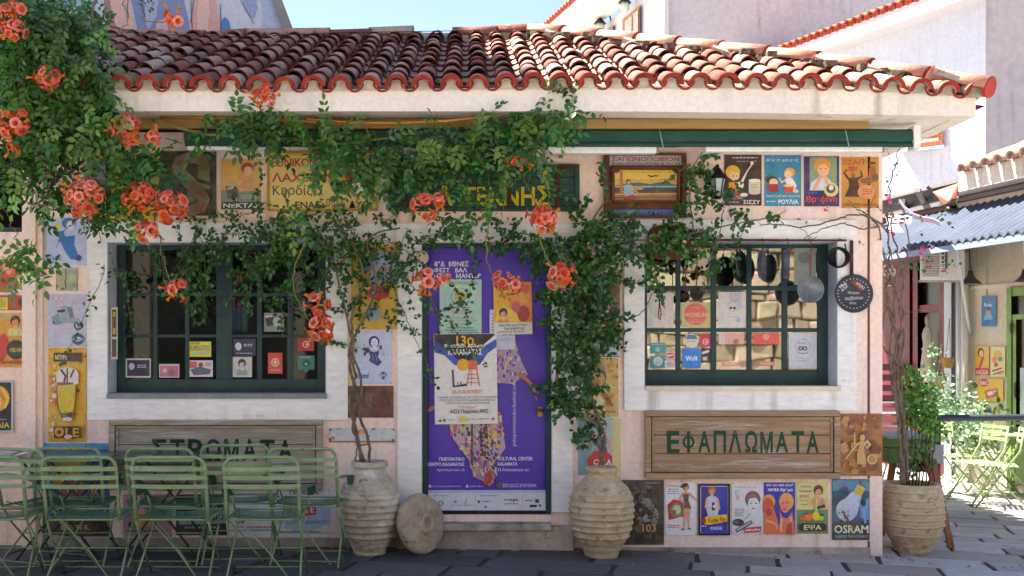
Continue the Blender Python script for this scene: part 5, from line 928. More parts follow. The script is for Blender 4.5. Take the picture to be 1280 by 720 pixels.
# the two big wooden bedding signs
def woodsign(l, t, r, b, text, tb, label, wm, ink, fw):
    s_ = thing('wooden_sign', label, 'sign', Wp((l+r)/2, b)); n = 3; inner = (l+fw, t+fw*.9, r-fw, b-fw)
    h = (inner[3]-inner[1])/n; bb = MB(); bb.box(X(l+1), -.012, Z(b-1), X(r-1), -.001, Z(t+1), (.035, .025, .018)); bb.build('backing', M_rough, s_)
    for k in range(n):
        mb = MB(); y0 = inner[1]+k*h; mb.box(X(inner[0]+.9), -.03-.003*(k % 2), Z(y0+h-.45), X(inner[2]-.9), -.013, Z(y0+.45)); mb.build('plank', wm, s_, bevel=.003)
    for i, a in enumerate(((l, t, r, t+fw*.9), (l, b-fw, r, b), (l, t+fw*.9, l+fw, b-fw), (r-fw, t+fw*.9, r, b-fw))):
        mb = MB(); mb.box(X(a[0])+.002, -.055-.003*(i > 1), Z(a[3])+.002, X(a[2])-.002, -.013, Z(a[1])-.002); mb.build('sign_frame', wm, s_, bevel=.005)
    e = 2.4; g_ = 1.0
    for i, a in enumerate(((l+fw+g_, inner[1]+g_, r-fw-g_, inner[1]+g_+e), (l+fw+g_, inner[3]-e-g_, r-fw-g_, inner[3]-g_), (l+fw+g_, inner[1]+e+g_, l+fw+e+g_, inner[3]-e-g_), (r-fw-e-g_, inner[1]+e+g_, r-fw-g_, inner[3]-e-g_))):
        mb = MB(); mb.box(X(a[0]), -.046, Z(a[3]), X(a[2]), -.034, Z(a[1])); mb.build('inner_moulding', wm, s_, bevel=.004)
    x = tb[0]; cw = (tb[2]-tb[0])/len(text)
    for i, ch in enumerate(text):
        w_ = cw*.80; mb = MB(); c0_ = x+cw*i+cw*.1+R.uniform(-.5, .5)
        if ch == 'Φ': mb2 = [('t', 'O', c0_, tb[1]+5, c0_+w_, tb[3]-5, ink), ('r', c0_+w_/2-1.8, tb[1], c0_+w_/2+1.8, tb[3], ink)]; draw(mb, mb2, onwall(-.0345)); mb.build('letter', M_rough, s_); continue
        draw(mb, [('t', ch, c0_, tb[1]+R.uniform(-.6, .6), c0_+w_, tb[3]+R.uniform(-.6, .6), ink)], onwall(-.0345)); mb.build('letter', M_rough, s_)
    return s_
woodsign(805, 513, 1048, 598, 'ΕΦΑΠΛΩΜΑΤΑ', (832, 539, 1026, 566), 'weathered brown wooden sign with green letters for quilts under the right window', M_oldwood, '#1d4a30', 8)
woodsign(138, 524, 404, 612, 'ΣΤΡΩΜΑΤΑ', (188, 549, 368, 576), 'grey weathered wooden sign with dark green letters for mattresses behind the chairs', M_greywood, '#12322c', 8)
# ================================================================ DOOR BANNER AND THE BILLS PASTED ON IT
DB = .095; dn = thing('festival_banner', 'large purple festival banner with a dancer covering the whole shop door', 'banner', Wp(608, 638, DB))
def onb(px, py, off=0): return Wp(px, py, DB-off)
mb = MB(); NX, NY = 16, 26
for j in range(NY+1):
    for i in range(NX+1):
        px = 535+147*i/NX; py = 308+330*j/NY; mb.v.append(tuple(onb(px, py, .004+.0045*math.sin(i*.9+j*.35)+.003*math.sin(j*.8-i*.5)+(.006 if i in (1, 2) else 0))))
for j in range(NY):
    for i in range(NX):
        a = j*(NX+1)+i; mb.face((a+NX+1, a+NX+2, a+1, a), col('#4c2ab0') if j < 24 else col('#c9cfe0'), sm=True)
mb.build('banner_sheet', mat('banner_vinyl', attr=True, c2='#3f2a9c', scale=2, rough=.38, bump=.03), dn)
sk = random.Random(9); pc = ['#c8a88c', '#6a3a7a', '#d8c8b0', '#3a2a4a', '#c84a8a', '#e0b84a', '#4a3aa0', '#a88a9a']
def patt(poly, n, s_=3):
    out = []; xs_ = [p[0] for p in poly]; ys_ = [p[1] for p in poly]; k = 0
    def inside(x, y):
        c = False
        for i in range(len(poly)):
            (x1, y1), (x2, y2) = poly[i-1], poly[i]
            if (y1 > y) != (y2 > y) and x < (x2-x1)*(y-y1)/(y2-y1)+x1: c = not c
        return c
    while k < n:
        x, y = sk.uniform(min(xs_), max(xs_)), sk.uniform(min(ys_), max(ys_)); k += 1
        if inside(x, y): q = sk.uniform(.6, 1.2)*s_; out.append(('p', [(x-q*.5, y-q), (x+q*.6, y-q*.6), (x+q*.5, y+q), (x-q*.6, y+q*.7)], sk.choice(pc)))
    return out
sk1 = [(616, 424), (642, 418), (652, 452), (660, 468), (640, 480), (618, 478)]; sk2 = [(560, 524), (625, 515), (632, 560), (612, 585), (600, 590), (584, 572), (566, 548)]; sk3 = [(586, 575), (614, 575), (622, 590), (614, 606), (592, 596)]
IT = [('t', '8°Δ', 543, 326.5, 556, 333, '#e4e0f6'), ('t', 'ΕΘΝΕΣ', 561, 326.5, 586, 333, '#e4e0f6'), ('t', 'ΦΕΣΤ', 543, 334.5, 562, 340.6, '#e4e0f6'), ('t', 'ΒΑΛ', 569, 334.5, 584, 340.6, '#e4e0f6'), ('t', 'ΝΤΟΚ', 543, 341.6, 563, 347.6, '#e4e0f6'), ('t', 'ΜΑΝΤΕΡ', 570, 341.6, 601, 347.6, '#e4e0f6'), ('t', 'ΠΕΛΟΠΟΝΝΗΣΟΥ', 560, 348.5, 602, 354, '#e4e0f6'),
      ('l', [(630, 420), (640, 440)], 12, '#d8b8a8'), ('p', sk1, '#a890b8')]+patt(sk1, 150, 2.2)+[('l', [(648, 466), (662, 478), (672, 492)], [6, 4.5, 5], '#b87858'), ('l', [(668, 488), (671, 500)], [3, 1.5], '#b87858'), ('l', [(548, 506), (538, 512), (530+4, 514)], [4, 5, 2], '#b86a5a'), ('p', sk2, '#b8a0a8')]+patt(sk2, 330, 3)+[('l', [(590, 524), (590, 574)], 2, '#2c2038'), ('l', [(604, 530), (606, 570)], [9, 12], '#3a2a30')]+patt([(598, 530), (614, 530), (616, 575), (598, 575)], 60, 2)+[('p', sk3, '#a07898')]+patt(sk3, 120, 2.6)+[('p', [(606, 594), (613, 586), (616, 600), (613, 605), (605, 606)], '#b02c28'),
      ('t', 'peloponnisosdocfestival.com', 602, 513.2, 684, 520, '#cfc6ee', False, -90), ('t', 'ΠΝΕΥΜΑΤΙΚΟ', 549, 571.5, 580.5, 576, '#e8e4f8'), ('t', 'ΚΕΝΤΡΟ ΚΑΛΑΜΑΤΑΣ', 534+1, 578, 580.5, 582.6, '#e8e4f8'), ('t', 'Αριστομένους 33', 546, 585.6, 580.5, 589.6, '#e8e4f8', False), ('t', 'CULTURAL CENTER', 622, 571, 666, 575.6, '#e8e4f8'), ('t', 'KALAMATA', 622, 577.8, 647, 582, '#e8e4f8'), ('t', '33 Aristomenous str.', 622, 585, 662, 589, '#e8e4f8', False), ('t', 'peloponnisosdocfestival', 537, 606.5, 576, 609.5, '#d8d2f0', False), ('t', 'pelocdoc', 588, 606.5, 604, 609.5, '#d8d2f0', False), ('e', 626, 606, 6, 4, '#5a4a6a'), ('t', 'ΕΙΣΟΔΟΣ ΕΛΕΥΘΕΡΗ', 629, 604.5, 670, 609, '#e0daf4', False), ('r', 536, 606, 538.5, 609.6, '#e8e4f8'), ('r', 582.5, 606, 585.5, 609.6, '#c8b8e8'),
      ('r', 535, 616, 682, 638, '#d4d9e6'), ('d', 540, 619, 560, 621, '#8088a0', 1), ('e', 551, 629, 3.6, 3.4, '#5a70b0'), ('e', 551, 629, 2, 2, '#d4d9e6'), ('e', 569, 627, 2, 2, '#88a0c8'), ('l', [(583, 624), (581, 631)], 1.4, '#6a9ac8'), ('d', 563, 631, 592, 633, '#8a94ac', 1), ('d', 597, 619, 624, 621, '#707890', 1), ('r', 597, 625.5, 600, 629, '#4a5068'), ('d', 602, 626, 614, 629, '#606880', 1), ('t', 'mega', 630, 623.5, 648, 627.4, '#303440'), ('d', 630, 629, 650, 632, '#606880', 1), ('d', 656, 625, 668, 628, '#4a7060', 1), ('r', 669, 624, 674, 628.6, '#303848'), ('r', 662, 631, 671, 634, '#1c2430'), ('e', 607, 633.5, 1.4, 1.4, '#101418'), ('e', 675, 632, 1.5, 1.5, '#101418'), ('l', [(594, 618), (594, 636)], .5, '#a0a8b8'), ('l', [(653, 618), (653, 636)], .5, '#a0a8b8')]
mb = MB(); draw(mb, IT, onb, lift=.00002, base=.020); mb.build('banner_print', M_print, dn)
def onb2(px, py, off=0): return Wp(px, py, DB-.028-off)
poster('poster', 'poster', 'mint green information sheet with an orange tree, upper left on the purple banner', (549.5, 349.5, 602, 420), '#a9cfc0', [('t', 'ΚΕΝΤΡΙΚΗ ΕΠΙΤΡΟΠΗ ΚΑΛΑΜΑΤΑΣ', 559, 352, 598, 356, '#3a7a80'), ('e', 575.5, 371, 12.5, 11.5, '#78b4b0'), ('e', 575.5, 371, 10.8, 9.8, '#a9cfc0'), ('e', 575, 370.5, 8, 7.4, '#c8a86a'), ('e', 571, 368, 2.5, 2, '#d88a4a'), ('e', 579, 369, 2.5, 2, '#8aa060'), ('p', [(573.6, 372), (576.8, 372), (578.4, 383), (572.4, 383)], '#2a5a4a'), ('r', 564, 384, 588, 384.8, '#8a7a70'), ('d', 563, 388, 592, 394, '#c8a890', 2), ('d', 557, 396.5, 597, 403, '#b8a898', 2), ('d', 566, 404.5, 590, 407, '#c87a70', 1), ('d', 557, 409, 598, 418, '#4a8a88', 3)], fn=onb2, th=.001)
poster('poster', 'poster', 'white sheet behind the yellow theatre bill on the purple banner', (612, 387, 628, 420), '#ced0e0', [('d', 614, 392, 620, 416, '#9aa0b8', 6)], fn=lambda a, b, o=0: Wp(a, b, DB-.0255-o), th=.001)
poster('poster', 'poster', 'yellow and orange theatre bill with a smiling woman, upper right on the purple banner', (617, 353, 665, 418), '#e0b02c', [('p', [(644, 352.5), (665, 352.5), (665, 403), (640, 400), (636, 376)], '#e88a3a'), ('e', 656, 370, 7, 10, '#e8a04a'), ('e', 654, 392, 8, 10, '#b03a30'), ('e', 645, 384, 5, 8, '#c85a6a'), ('e', 657, 362, 5, 5, '#d86a4a'), ('l', [(624, 360), (642, 357)], 2, '#5a4a1c'), ('t', 'Πώς να', 621, 358, 640, 363, '#4a3c14', False, -6), ('t', 'μια σκιά', 624, 365, 642, 371, '#4a3c14', False, -6), ('p', [(618, 404), (622, 386), (632, 382), (646, 392), (650, 404)], '#e8c84a')]+bust(629, 391.5, 8.6, hair='#3a241c', skin='#ecb898', top='#e89a3a')+[('r', 617, 403, 665, 418, '#d8d8d0'), ('t', 'ΘΕΑΤΡΟ ΚΑΣΤΡΟΥ', 623, 405, 659, 408, '#1c1c22'), ('t', 'ΚΑΛΑΜΑΤΑΣ', 630, 409, 655, 412, '#1c1c22'), ('d', 620, 413.4, 660, 416.4, '#50525a', 2)], fn=onb2, th=.001, rot=-1)
poster('poster', 'poster', 'small white note under the yellow theatre bill on the purple banner', (621, 419, 644, 437), '#c3c8e0', [('d', 625, 423, 640, 427, '#8a90a8', 2)], fn=onb2, th=.001)
poster('poster', 'poster', 'white street festival poster with yellow and blue shapes, centre of the purple banner', (543, 417, 621.5, 530), '#e6e2df',
       [('p', [(543.5, 417.5), (621.2, 417.5), (606, 430), (601, 447), (592, 457), (582, 459), (572, 452), (562, 440), (543.5, 434)], '#14141a'), ('p', [(543.5, 426), (560, 434), (570, 448), (582, 451), (595, 448), (604, 434), (621.2, 424), (621.2, 434), (610, 442), (600, 456), (584, 459), (568, 456), (556, 444), (543.5, 440)], '#2c54b4'), ('p', [(550, 417.5), (618, 417.5), (600, 430), (598, 444), (582, 450), (570, 446), (562, 432)], '#14141a'), ('e', 579, 456, 7.6, 7.6, '#e8ac22'), ('r', 585.5, 451, 597, 462, '#dc6a48'), ('t', '13ο', 571, 419.5, 593, 432, '#f0b81c'), ('t', 'Φεστιβάλ Δρόμου', 555.5, 429.5, 606, 435.5, '#f4f2ee'), ('t', 'ΚΑΛΑΜΑΤΑΣ', 560.5, 436, 603, 443.6, '#f4f2ee'),
        ('l', [(566, 462), (567, 483), (583, 481)], [2.2, 3, 3], '#1c2450'), ('l', [(572, 478), (572, 481)], 1.2, '#1c2450'), ('l', [(576, 477), (576, 481)], 1.2, '#1c2450'), ('l', [(587, 462), (583, 483)], 1.1, '#c84a30'), ('l', [(596, 462), (599.5, 483)], 1.1, '#c84a30'), ('l', [(586, 468), (597, 468)], .9, '#c84a30'), ('l', [(585, 473), (598, 473)], .9, '#c84a30'), ('l', [(584, 478.5), (599, 478.5)], .9, '#c84a30'), ('l', [(590, 462), (589, 483)], .7, '#c84a30'),
        ('t', '28-29-30 ΙΟΥΛΙΟΥ', 565, 487, 603, 492, '#d8954a'), ('t', 'ΓΙΑΝΝΗΣ ΑΓΓΕΛΑΚΑΣ & 100°C ΜΑΤΟΥΛΑ ΖΑΜΑΝΗ', 547, 495.4, 621, 497.8, '#2a2a30', False), ('t', 'ΚΩΣΤΑ ΤΑΣΟΣ ΣΩΚΡΑΤΗΣ ΜΑΛΑΜΑΣ ΗΛΙΟΠΟΥΛΟΣ', 549, 499, 619, 501.4, '#2a2a30', False), ('t', 'ΜΠΟΥΖ ΤΟΥ ΠΑΛΙΟΚΑΙΡΟΥ ΣΥΝΑΥΛΙΑ', 558, 502.8, 612, 505.2, '#2a2a30', False), ('t', 'Πολύχρωμα', 574, 507, 594, 511, '#c84a40', False), ('t', 'ΑΣΟ Παμίσου ΑΡΙΣ', 562, 511.5, 610, 517.5, '#1c1c22'), ('e', 549.5, 525.5, 1.6, 1.4, '#3a3030'), ('e', 555, 525, 1.6, 1.6, '#30343c'), ('r', 574, 521, 582, 527, '#e0cc2c'), ('d', 584, 523.5, 595, 525.5, '#7a8a9a', 1), ('d', 598, 523.5, 612, 525.5, '#6a4a40', 1), ('e', 615.5, 524, 1.5, 1.5, '#8a2a2a'), ('d', 560, 524, 571, 526, '#c0a0a0', 1)], fn=lambda a, b, o=0: Wp(a, b, DB-.034-o), th=.001, rot=-.7)

# ================================================================ CARDS IN THE WINDOWS (behind the glass, tight to it)
def inL(px, py, off=0): return Wp(px, py, YW+.021-off)
poster('sticker', 'sticker', 'yellow and blue sticker in the third pane column, upper of two, left window', (236.5, 427, 264, 446), '#dcd02a', [('t', 'LOTTERY', 238, 428, 250, 430.5, '#1c1c1c'), ('t', 'SUPERLOTTO', 237.5, 432, 262, 438, '#1c6a8c'), ('l', [(240, 443), (262, 440)], 3, '#9ac4b4')], fn=inL, th=.001)
poster('sticker', 'sticker', 'small colour photo card with a grey street scene under the yellow sticker, left window', (236, 450.5, 266, 471), '#d8ccd4', [('p', [(238, 462), (250, 458), (264, 462), (262, 468), (242, 469)], '#4a6478'), ('r', 237, 452, 246, 460, '#c05a70'), ('e', 251, 456, 3, 3, '#8a3a3a'), ('r', 256, 453, 264, 458, '#b89a9a')], fn=inL, th=.001)
poster('sticker', 'sticker', 'navy blue card with a white head in the lowest left pane, left window', (157, 448, 188.5, 472), '#d0d2d8', [('r', 159, 450, 187, 470, '#181a44'), ('e', 164.5, 458, 3.6, 4.4, '#c8ccd8'), ('d', 171, 456, 184, 461, '#c8ccd8', 2)], fn=inL, th=.001)
poster('sticker', 'sticker', 'pink photo card in the second lowest pane, left window', (199, 455, 224, 472), '#d8cfd0', [('r', 200, 457, 223, 471, '#c2708a'), ('e', 214, 466, 4, 5, '#8a6a7a'), ('e', 206, 463, 3, 3, '#e0a8b4')], fn=inL, th=.001)
poster('sticker', 'sticker', 'navy card with a white bust above the portrait photo, left window', (291, 423.5, 319.5, 445), '#1c1848', [('e', 298, 433, 4, 5, '#c8cce0'), ('d', 304, 430, 316, 434, '#c8cce0', 2), ('d', 293, 441, 316, 443, '#a8acc8', 1)], fn=inL, th=.001)
poster('sticker', 'sticker', 'black and white portrait photo of a short haired person, left window', (290.5, 446, 315, 471.5), '#c2c4c2', bust(302.5, 455, 8, hair='#141414', skin='#cfcfcb', top='#9c9c98', lips='#4a4a4a'), fn=inL, th=.001)
poster('sticker', 'sticker', 'tilted black and white photo of a face, above the orange red sticker', (330, 391, 355, 414.5), '#8c8e8c', [('p', [(331, 398), (352, 394), (352, 404), (334, 408)], '#3a3c3c'), ('e', 346, 402, 5, 6, '#b8bab6'), ('l', [(331, 396), (348, 394)], 1.6, '#d0d2d0')], fn=inL, th=.001)
poster('sticker', 'sticker', 'tall orange red sticker with a white ring, left window', (335, 441, 353, 467), '#d0452c', [('e', 344, 453, 5, 5.4, '#e8c8b8'), ('e', 344, 453, 3.7, 4, '#d0452c'), ('e', 344, 453, 2.4, 2.7, '#e8c8b8'), ('d', 338, 462, 350, 464, '#e8b8a8', 1)], fn=inL, th=.001)
poster('sticker', 'sticker', 'bright red square sticker with a white swirl, left window', (372.5, 422.5, 392.5, 438.5), '#c41c28', [('e', 382.5, 430.5, 4.2, 4.2, '#e8c8c8'), ('e', 382.5, 430.5, 3, 3, '#c41c28'), ('e', 383.5, 430.5, 1.5, 1.6, '#e8c8c8')], fn=inL, th=.001)
mb = MB(); sheet(mb, 372, 444.5, 393, 462, inL, .001, '#2c7a74'); mb.poly([inL(379, 462, 0), inL(386, 462, 0), inL(382.5, 467, 0)][::1], col('#2c7a74')); draw(mb, [('e', 382.5, 454, 5, 4, '#1a4a4c'), ('e', 382.5, 455, 2, 1.6, '#8ac0b8'), ('d', 375, 446, 390, 448, '#a8d0c8', 1)], inL, base=.001)
tag(mb.build('sticker', M_print, org=inL(382, 462)), 'teal speech bubble shaped sticker under the red square, left window', 'sticker')
mb = MB(); sheet(mb, 138.5, 384, 147, 449, onwall(.012), .01, '#c9b9a0'); draw(mb, [('r', 140, 387, 145.5, 421, '#1c1a14'), ('r', 141, 390, 144.5, 418, '#b8952c'), ('r', 140, 424, 145.5, 446, '#20262c'), ('r', 141.4, 396, 144, 410, '#3a2a10')], onwall(.012), base=.0105); tag(mb.build('menu_strip', M_print, org=Wp(142, 449, .01)), 'narrow tall picture strip fixed to the left jamb of the left window', 'sign')
mb = MB(); draw(mb, [('t', '35', 295, 343, 303, 351.5, '#d8202a')], inL, base=.001); tag(mb.build('red_number', M_print, org=inL(299, 352)), 'small red number on the upper glass of the left window', 'number')
# things inside, behind the left window
def inside(px, py, Y=.6): return Wp(px, py, Y)
for i, px in enumerate((292, 299, 306)):
    o = inside(px, 415, .55); mb = MB(); mb.lathe(o, [(.028, 0), (.03, .05), (.03, .17), (.012, .22), (.011, .29)], 14, (.1, .25, .6) if i < 2 else (.35, .5, .6))
    b_ = mb.build('bottle', mat('blue_glass', attr=True, rough=.15), org=o); tag(b_, ['blue glass bottle behind the left window, leftmost of three', 'blue glass bottle behind the left window, middle of three', 'pale glass bottle behind the left window, rightmost of three'][i], 'bottle')
mb = MB(); mb.box(inside(285, 419, .5).x, .45, inside(285, 419, .5).z, inside(322, 416, .5).x, .7, inside(322, 416, .5).z, (.12, .08, .05)); tag(mb.build('shelf', M_rough), 'dark shelf carrying blue bottles behind the left window', 'shelf')
t = thing('red_chair', 'glossy red chair back seen through the left panes of the left window', 'chair', inside(180, 470, .9))
mb = MB(); mb.tube([inside(155, 378, .9), inside(175, 395, .9), inside(196, 425, .9), inside(200, 470, .9)], .012, 8, (.5, .02, .02)); mb.tube([inside(158, 428, .9), inside(172, 440, .9), inside(192, 452, .9)], .012, 8, (.5, .02, .02)); mb.build('frame_tube', M_paint, t)
# right window cards: just proud of the outer glass face
def inR(px, py, off=0): return Wp(px, py, YW+.021-off)
def cd_(name, label, box, bg, it): return poster(name, 'sticker', label, box, bg, it, fn=inR, th=.001)
cd_('card', 'white paper with faint print in the pane behind the black bell, right window', (808, 366, 842, 409.5), '#d9cdbf', [('d', 818, 384, 832, 396, '#b8a898', 5), ('r', 813, 371, 817, 408, '#c3c6cc')])
cd_('card', 'green card with a large salmon red disc in the right window', (852, 378, 888.5, 409.5), '#c3bd84', [('e', 869.5, 392.5, 14.6, 14, '#dc6a50'), ('t', 'MICHELIN', 856, 391, 883, 396, '#e8b8a0'), ('d', 862, 384, 876, 386.4, '#e0a090', 1), ('d', 860, 402, 878, 404, '#e8b8a0', 1)])
cd_('card', 'white certificate with an owl eyed emblem and grey seals in the middle pane, right window', (898, 365, 932.5, 409.5), '#d2cfca', [('r', 912, 366, 926, 382, '#b6b8c2'), ('e', 915.5, 383, 6, 6.5, '#a8aab0'), ('e', 915.5, 383, 5.2, 5.7, '#d2cfca'), ('e', 913.5, 385, 1.8, 1.8, '#3a3a3c'), ('e', 918, 385, 1.8, 1.8, '#3a3a3c'), ('d', 908, 396, 925, 397, '#8a8a90', 1), ('e', 923, 399.5, 2.6, 3.4, '#aab0c0'), ('e', 923, 381, 4, 5, '#bcc0cc')])
cd_('card', 'white award sheet with a round emblem in the rightmost lower pane, right window', (986, 416, 1021, 460), '#ccd0dc', [('e', 1003.5, 433, 9.4, 9.6, '#8a90a0'), ('e', 1003.5, 433, 8.8, 9, '#ccd0dc'), ('e', 1000.6, 435.5, 3, 2.8, '#30343c'), ('e', 1006.2, 435.5, 3, 2.8, '#30343c'), ('e', 1000.6, 435.5, 1.4, 1.3, '#ccd0dc'), ('e', 1006.2, 435.5, 1.4, 1.3, '#ccd0dc'), ('d', 997, 428, 1010, 431, '#9096a4', 1), ('d', 996, 441, 1011, 442.4, '#70767f', 1), ('d', 994, 447.5, 1013, 448.5, '#9096a4', 1), ('d', 999, 450.5, 1008, 451.6, '#50545c', 1)])
cd_('sticker', 'square azure blue delivery sticker with white script, right window', (853, 435.5, 876, 460), '#1a7fd8', [('t', 'Wolt', 857, 444.5, 872, 451, '#f2f6ff', True, -4)])
cd_('sticker', 'round blue and cream badge above the azure sticker, right window', (857, 418, 872, 434), '#b9b4a2', [('e', 864.5, 426, 8.6, 8.8, '#d8d4c2'), ('p', [(857, 424), (860, 418.5), (869, 418.5), (872, 424)], '#3a7ca8'), ('d', 859, 426, 870, 428, '#a86a50', 1)])
cd_('sticker', 'crimson square sticker with a white swirl at the edge of its pane, right window', (874.5, 418.5, 888.5, 433.5), '#d02c4c', [('e', 882, 427, 3.8, 3.8, '#f0c8d0'), ('e', 882, 427, 2.8, 2.8, '#d02c4c'), ('e', 882.6, 427, 1.2, 1.2, '#f0c8d0')])
cd_('sticker', 'dark little sticker with white shapes right of the azure sticker, right window', (877, 435.5, 888.5, 452), '#2a221e', [('p', [(877.5, 440), (886, 437), (887, 440), (878, 443)], '#d8d2cc'), ('r', 878.5, 446, 884, 450.5, '#c8c2bc')])
cd_('sticker', 'teal square sticker, upper of the pair in the lower left pane, right window', (812.5, 428.5, 832, 442), '#4c9c98', [('e', 822, 437, 3, 3, '#8ac0b8'), ('d', 815, 430, 829, 432, '#a8d0cc', 1)])
cd_('sticker', 'teal square sticker with a white disc, lower of the pair, right window', (812.5, 445, 831, 460), '#2f8f96', [('e', 822.5, 451.5, 5.8, 5.8, '#d2d8d2'), ('e', 822.5, 451.5, 4.6, 4.6, '#aac8c4')])
cd_('sticker', 'small red and white oval sticker beside the teal squares, right window', (832.5, 440, 844, 449), '#dcc8c0', [('e', 838, 444.5, 5, 3.6, '#c8404a'), ('l', [(834, 445), (842, 443.6)], 1.6, '#f0e8e4')])
cd_('sticker', 'small white cloud shaped sticker beside the lower teal square, right window', (831, 450.5, 844, 459.5), '#dcd4dc', [('e', 837.5, 455, 5, 3, '#b8b0c0')])
cd_('sticker', 'pale salmon strip along the top of the third lower pane, right window', (898, 416, 930, 430.5), '#e2a898', [('e', 920, 427, 3.6, 3.6, '#b8686a'), ('r', 898.3, 416, 906, 430, '#d8c8c0')])
cd_('sticker', 'salmon red strip with a white ring atop the fourth lower pane, right window', (941.5, 416, 974, 430.5), '#e0604c', [('e', 957.5, 421, 3.6, 3.6, '#f0c0b4'), ('e', 957.5, 421, 2.4, 2.4, '#e0604c'), ('e', 957.5, 421, 1.2, 1.2, '#f0c0b4')])
cd_('sticker', 'small pink banner sticker at the foot of the third lower pane, right window', (903, 453, 924, 457.5), '#e8908a', [('l', [(906, 455), (921, 455)], 1.4, '#f4d8d0')])
cd_('sticker', 'small pink banner sticker at the foot of the fourth lower pane, right window', (948, 452, 969, 457), '#e0706a', [('l', [(951, 454.5), (966, 454.5)], 1.2, '#f0c8c0')])
cd_('card', 'pale grey green picture card in the topmost right pane, right window', (993, 311, 1020, 356), '#8f9f94', [('e', 1006, 322, 9, 7, '#6d7c74'), ('d', 997, 334, 1018, 340, '#a8b8ac', 2), ('r', 993, 311, 994.5, 356, '#c8b44a')])
# ================================================================ AWNING, LIGHT BARS, LANTERN
awn = thing('rolled_awning', 'dark green rolled canvas awning under the eave with a long white valance bar', 'awning', Wp(900, 182, -.35))
def onA(px, py, Y=-.36): return Wp(px, py, Y)
mb = MB(); n = 60; aa, bb = [], []
prof = [(0, -.02), (.05, -.055), (.11, -.05), (.13, -.02), (.12, .03), (.04, .05), (0, .03)]
z0 = onA(900, 183).z
for i in range(n+1):
    x = X(232, -.36)+(X(1144, -.36)-X(232, -.36))*i/n; w_ = .006*math.sin(i*1.7)+.004*math.sin(i*.6)
    for h, y in prof: mb.v.append((x, -.36+y+w_, z0+h+w_*.6))
k = len(prof)
for i in range(n):
    for j in range(k): mb.face((i*k+j, i*k+(j+1) % k, (i+1)*k+(j+1) % k, (i+1)*k+j), col('#0d4638'), sm=False)
mb.face(list(range(k)), col('#0d4638')); mb.face([n*k+j for j in range(k)][::-1], col('#0d4638')); mb.build('canvas', mat('green_canvas', attr=True, c2='#0a3a34', scale=6, rough=.6, bump=.2, bscale=18), awn)
mb = MB(); mb.box(X(300, -.36), -.42, z0-.012, X(1144, -.36), -.40, z0+.012, col('#0a3a30')); mb.build('front_bar', M_paint, awn)
mb = MB(); mb.box(X(1138, -.36), -.43, z0-.03, X(1146, -.36), -.30, z0+.15, (.8, .8, .78)); mb.build('end_cap', M_paint, awn)
for px in (824, 1056):
    mb = MB(); p = onA(px, 182, -.425); mb.tube([p+Vector((.0, -.004, .13)), p+Vector((.01, -.02, .06)), p+Vector((.03, -.01, -.02))], .004, 5, (.3, .4, .36)); mb.build('cord', M_paint, awn)
for (l, r, t, b, lab) in ((236, 340, 181, 189, 'short white light bar under the awning, left one'), (683, 819, 184, 193, 'white light bar under the awning above the wooden framed sign'), (880, 1100, 182, 191, 'long white light bar under the awning at the right end')):
    bt = thing('light_bar', lab, 'lamp', Wp((l+r)/2, b, -.30), 'white light bars under the awning')
    mb = MB(); mb.box(X(l, -.3), -.36, Z(b, -.3), X(r, -.3), -.28, Z(t, -.3), (.88, .88, .86)); mb.build('housing', M_paint, bt, bevel=.008)
    mb = MB(); mb.box(X(r, -.3), -.35, Z(b, -.3)+.003, X(r+3, -.3), -.29, Z(t, -.3)-.003, (.25, .25, .25)); mb.box(X(l+20, -.3), -.28, Z(b-3, -.3), X(l+24, -.3), 0, Z(t+3, -.3), (.25, .25, .25)); mb.build('bracket', M_paint, bt)
ln = thing('wall_lantern', 'black old fashioned wall lantern with clear glass beside the wooden framed sign', 'lantern', Wp(897, 246, -.14))
o = Wp(897, 246, -.14); z = lambda py: Z(py, -.14)-o.z
def frus(mb, r0, h0, r1, h1, n=6, c=(.02, .022, .025)): mb.lathe(o, [(r0, h0), (r1, h1)], n, c, sm=False)
mb = MB(); frus(mb, .032, z(246), .062, z(224)); mb.build('lantern_glass', mat('lantern_glass', '#aab4b0', rough=.1, spec=.8), ln)
mb = MB()
for j in range(6):
    a = 2*PI*j/6; mb.tube([o+Vector((.034*math.cos(a), .034*math.sin(a), z(246))), o+Vector((.066*math.cos(a), .066*math.sin(a), z(223)))], .005, 5)
mb.lathe(o, [(.02, z(249)), (.037, z(247)), (.037, z(245.5)), (.02, z(245))], 6); mb.build('lantern_frame', M_metal, ln)
mb = MB(); mb.lathe(o, [(.078, z(224)), (.07, z(221)), (.04, z(215)), (.03, z(212)), (.012, z(209)), (.014, z(207)), (.003, z(205))], 12, sm=False); mb.build('lantern_hood', M_metal, ln)
mb = MB(); mb.tube([o+Vector((0, 0, z(210))), o+Vector((-.0, .03, z(206))), o+Vector((-.03, .08, z(212))), o+Vector((-.05, .138, z(220)))], .008, 6); mb.box(o.x-.07, -.012, o.z+z(228), o.x-.03, 0, o.z+z(210)); mb.build('bracket', M_metal, ln)

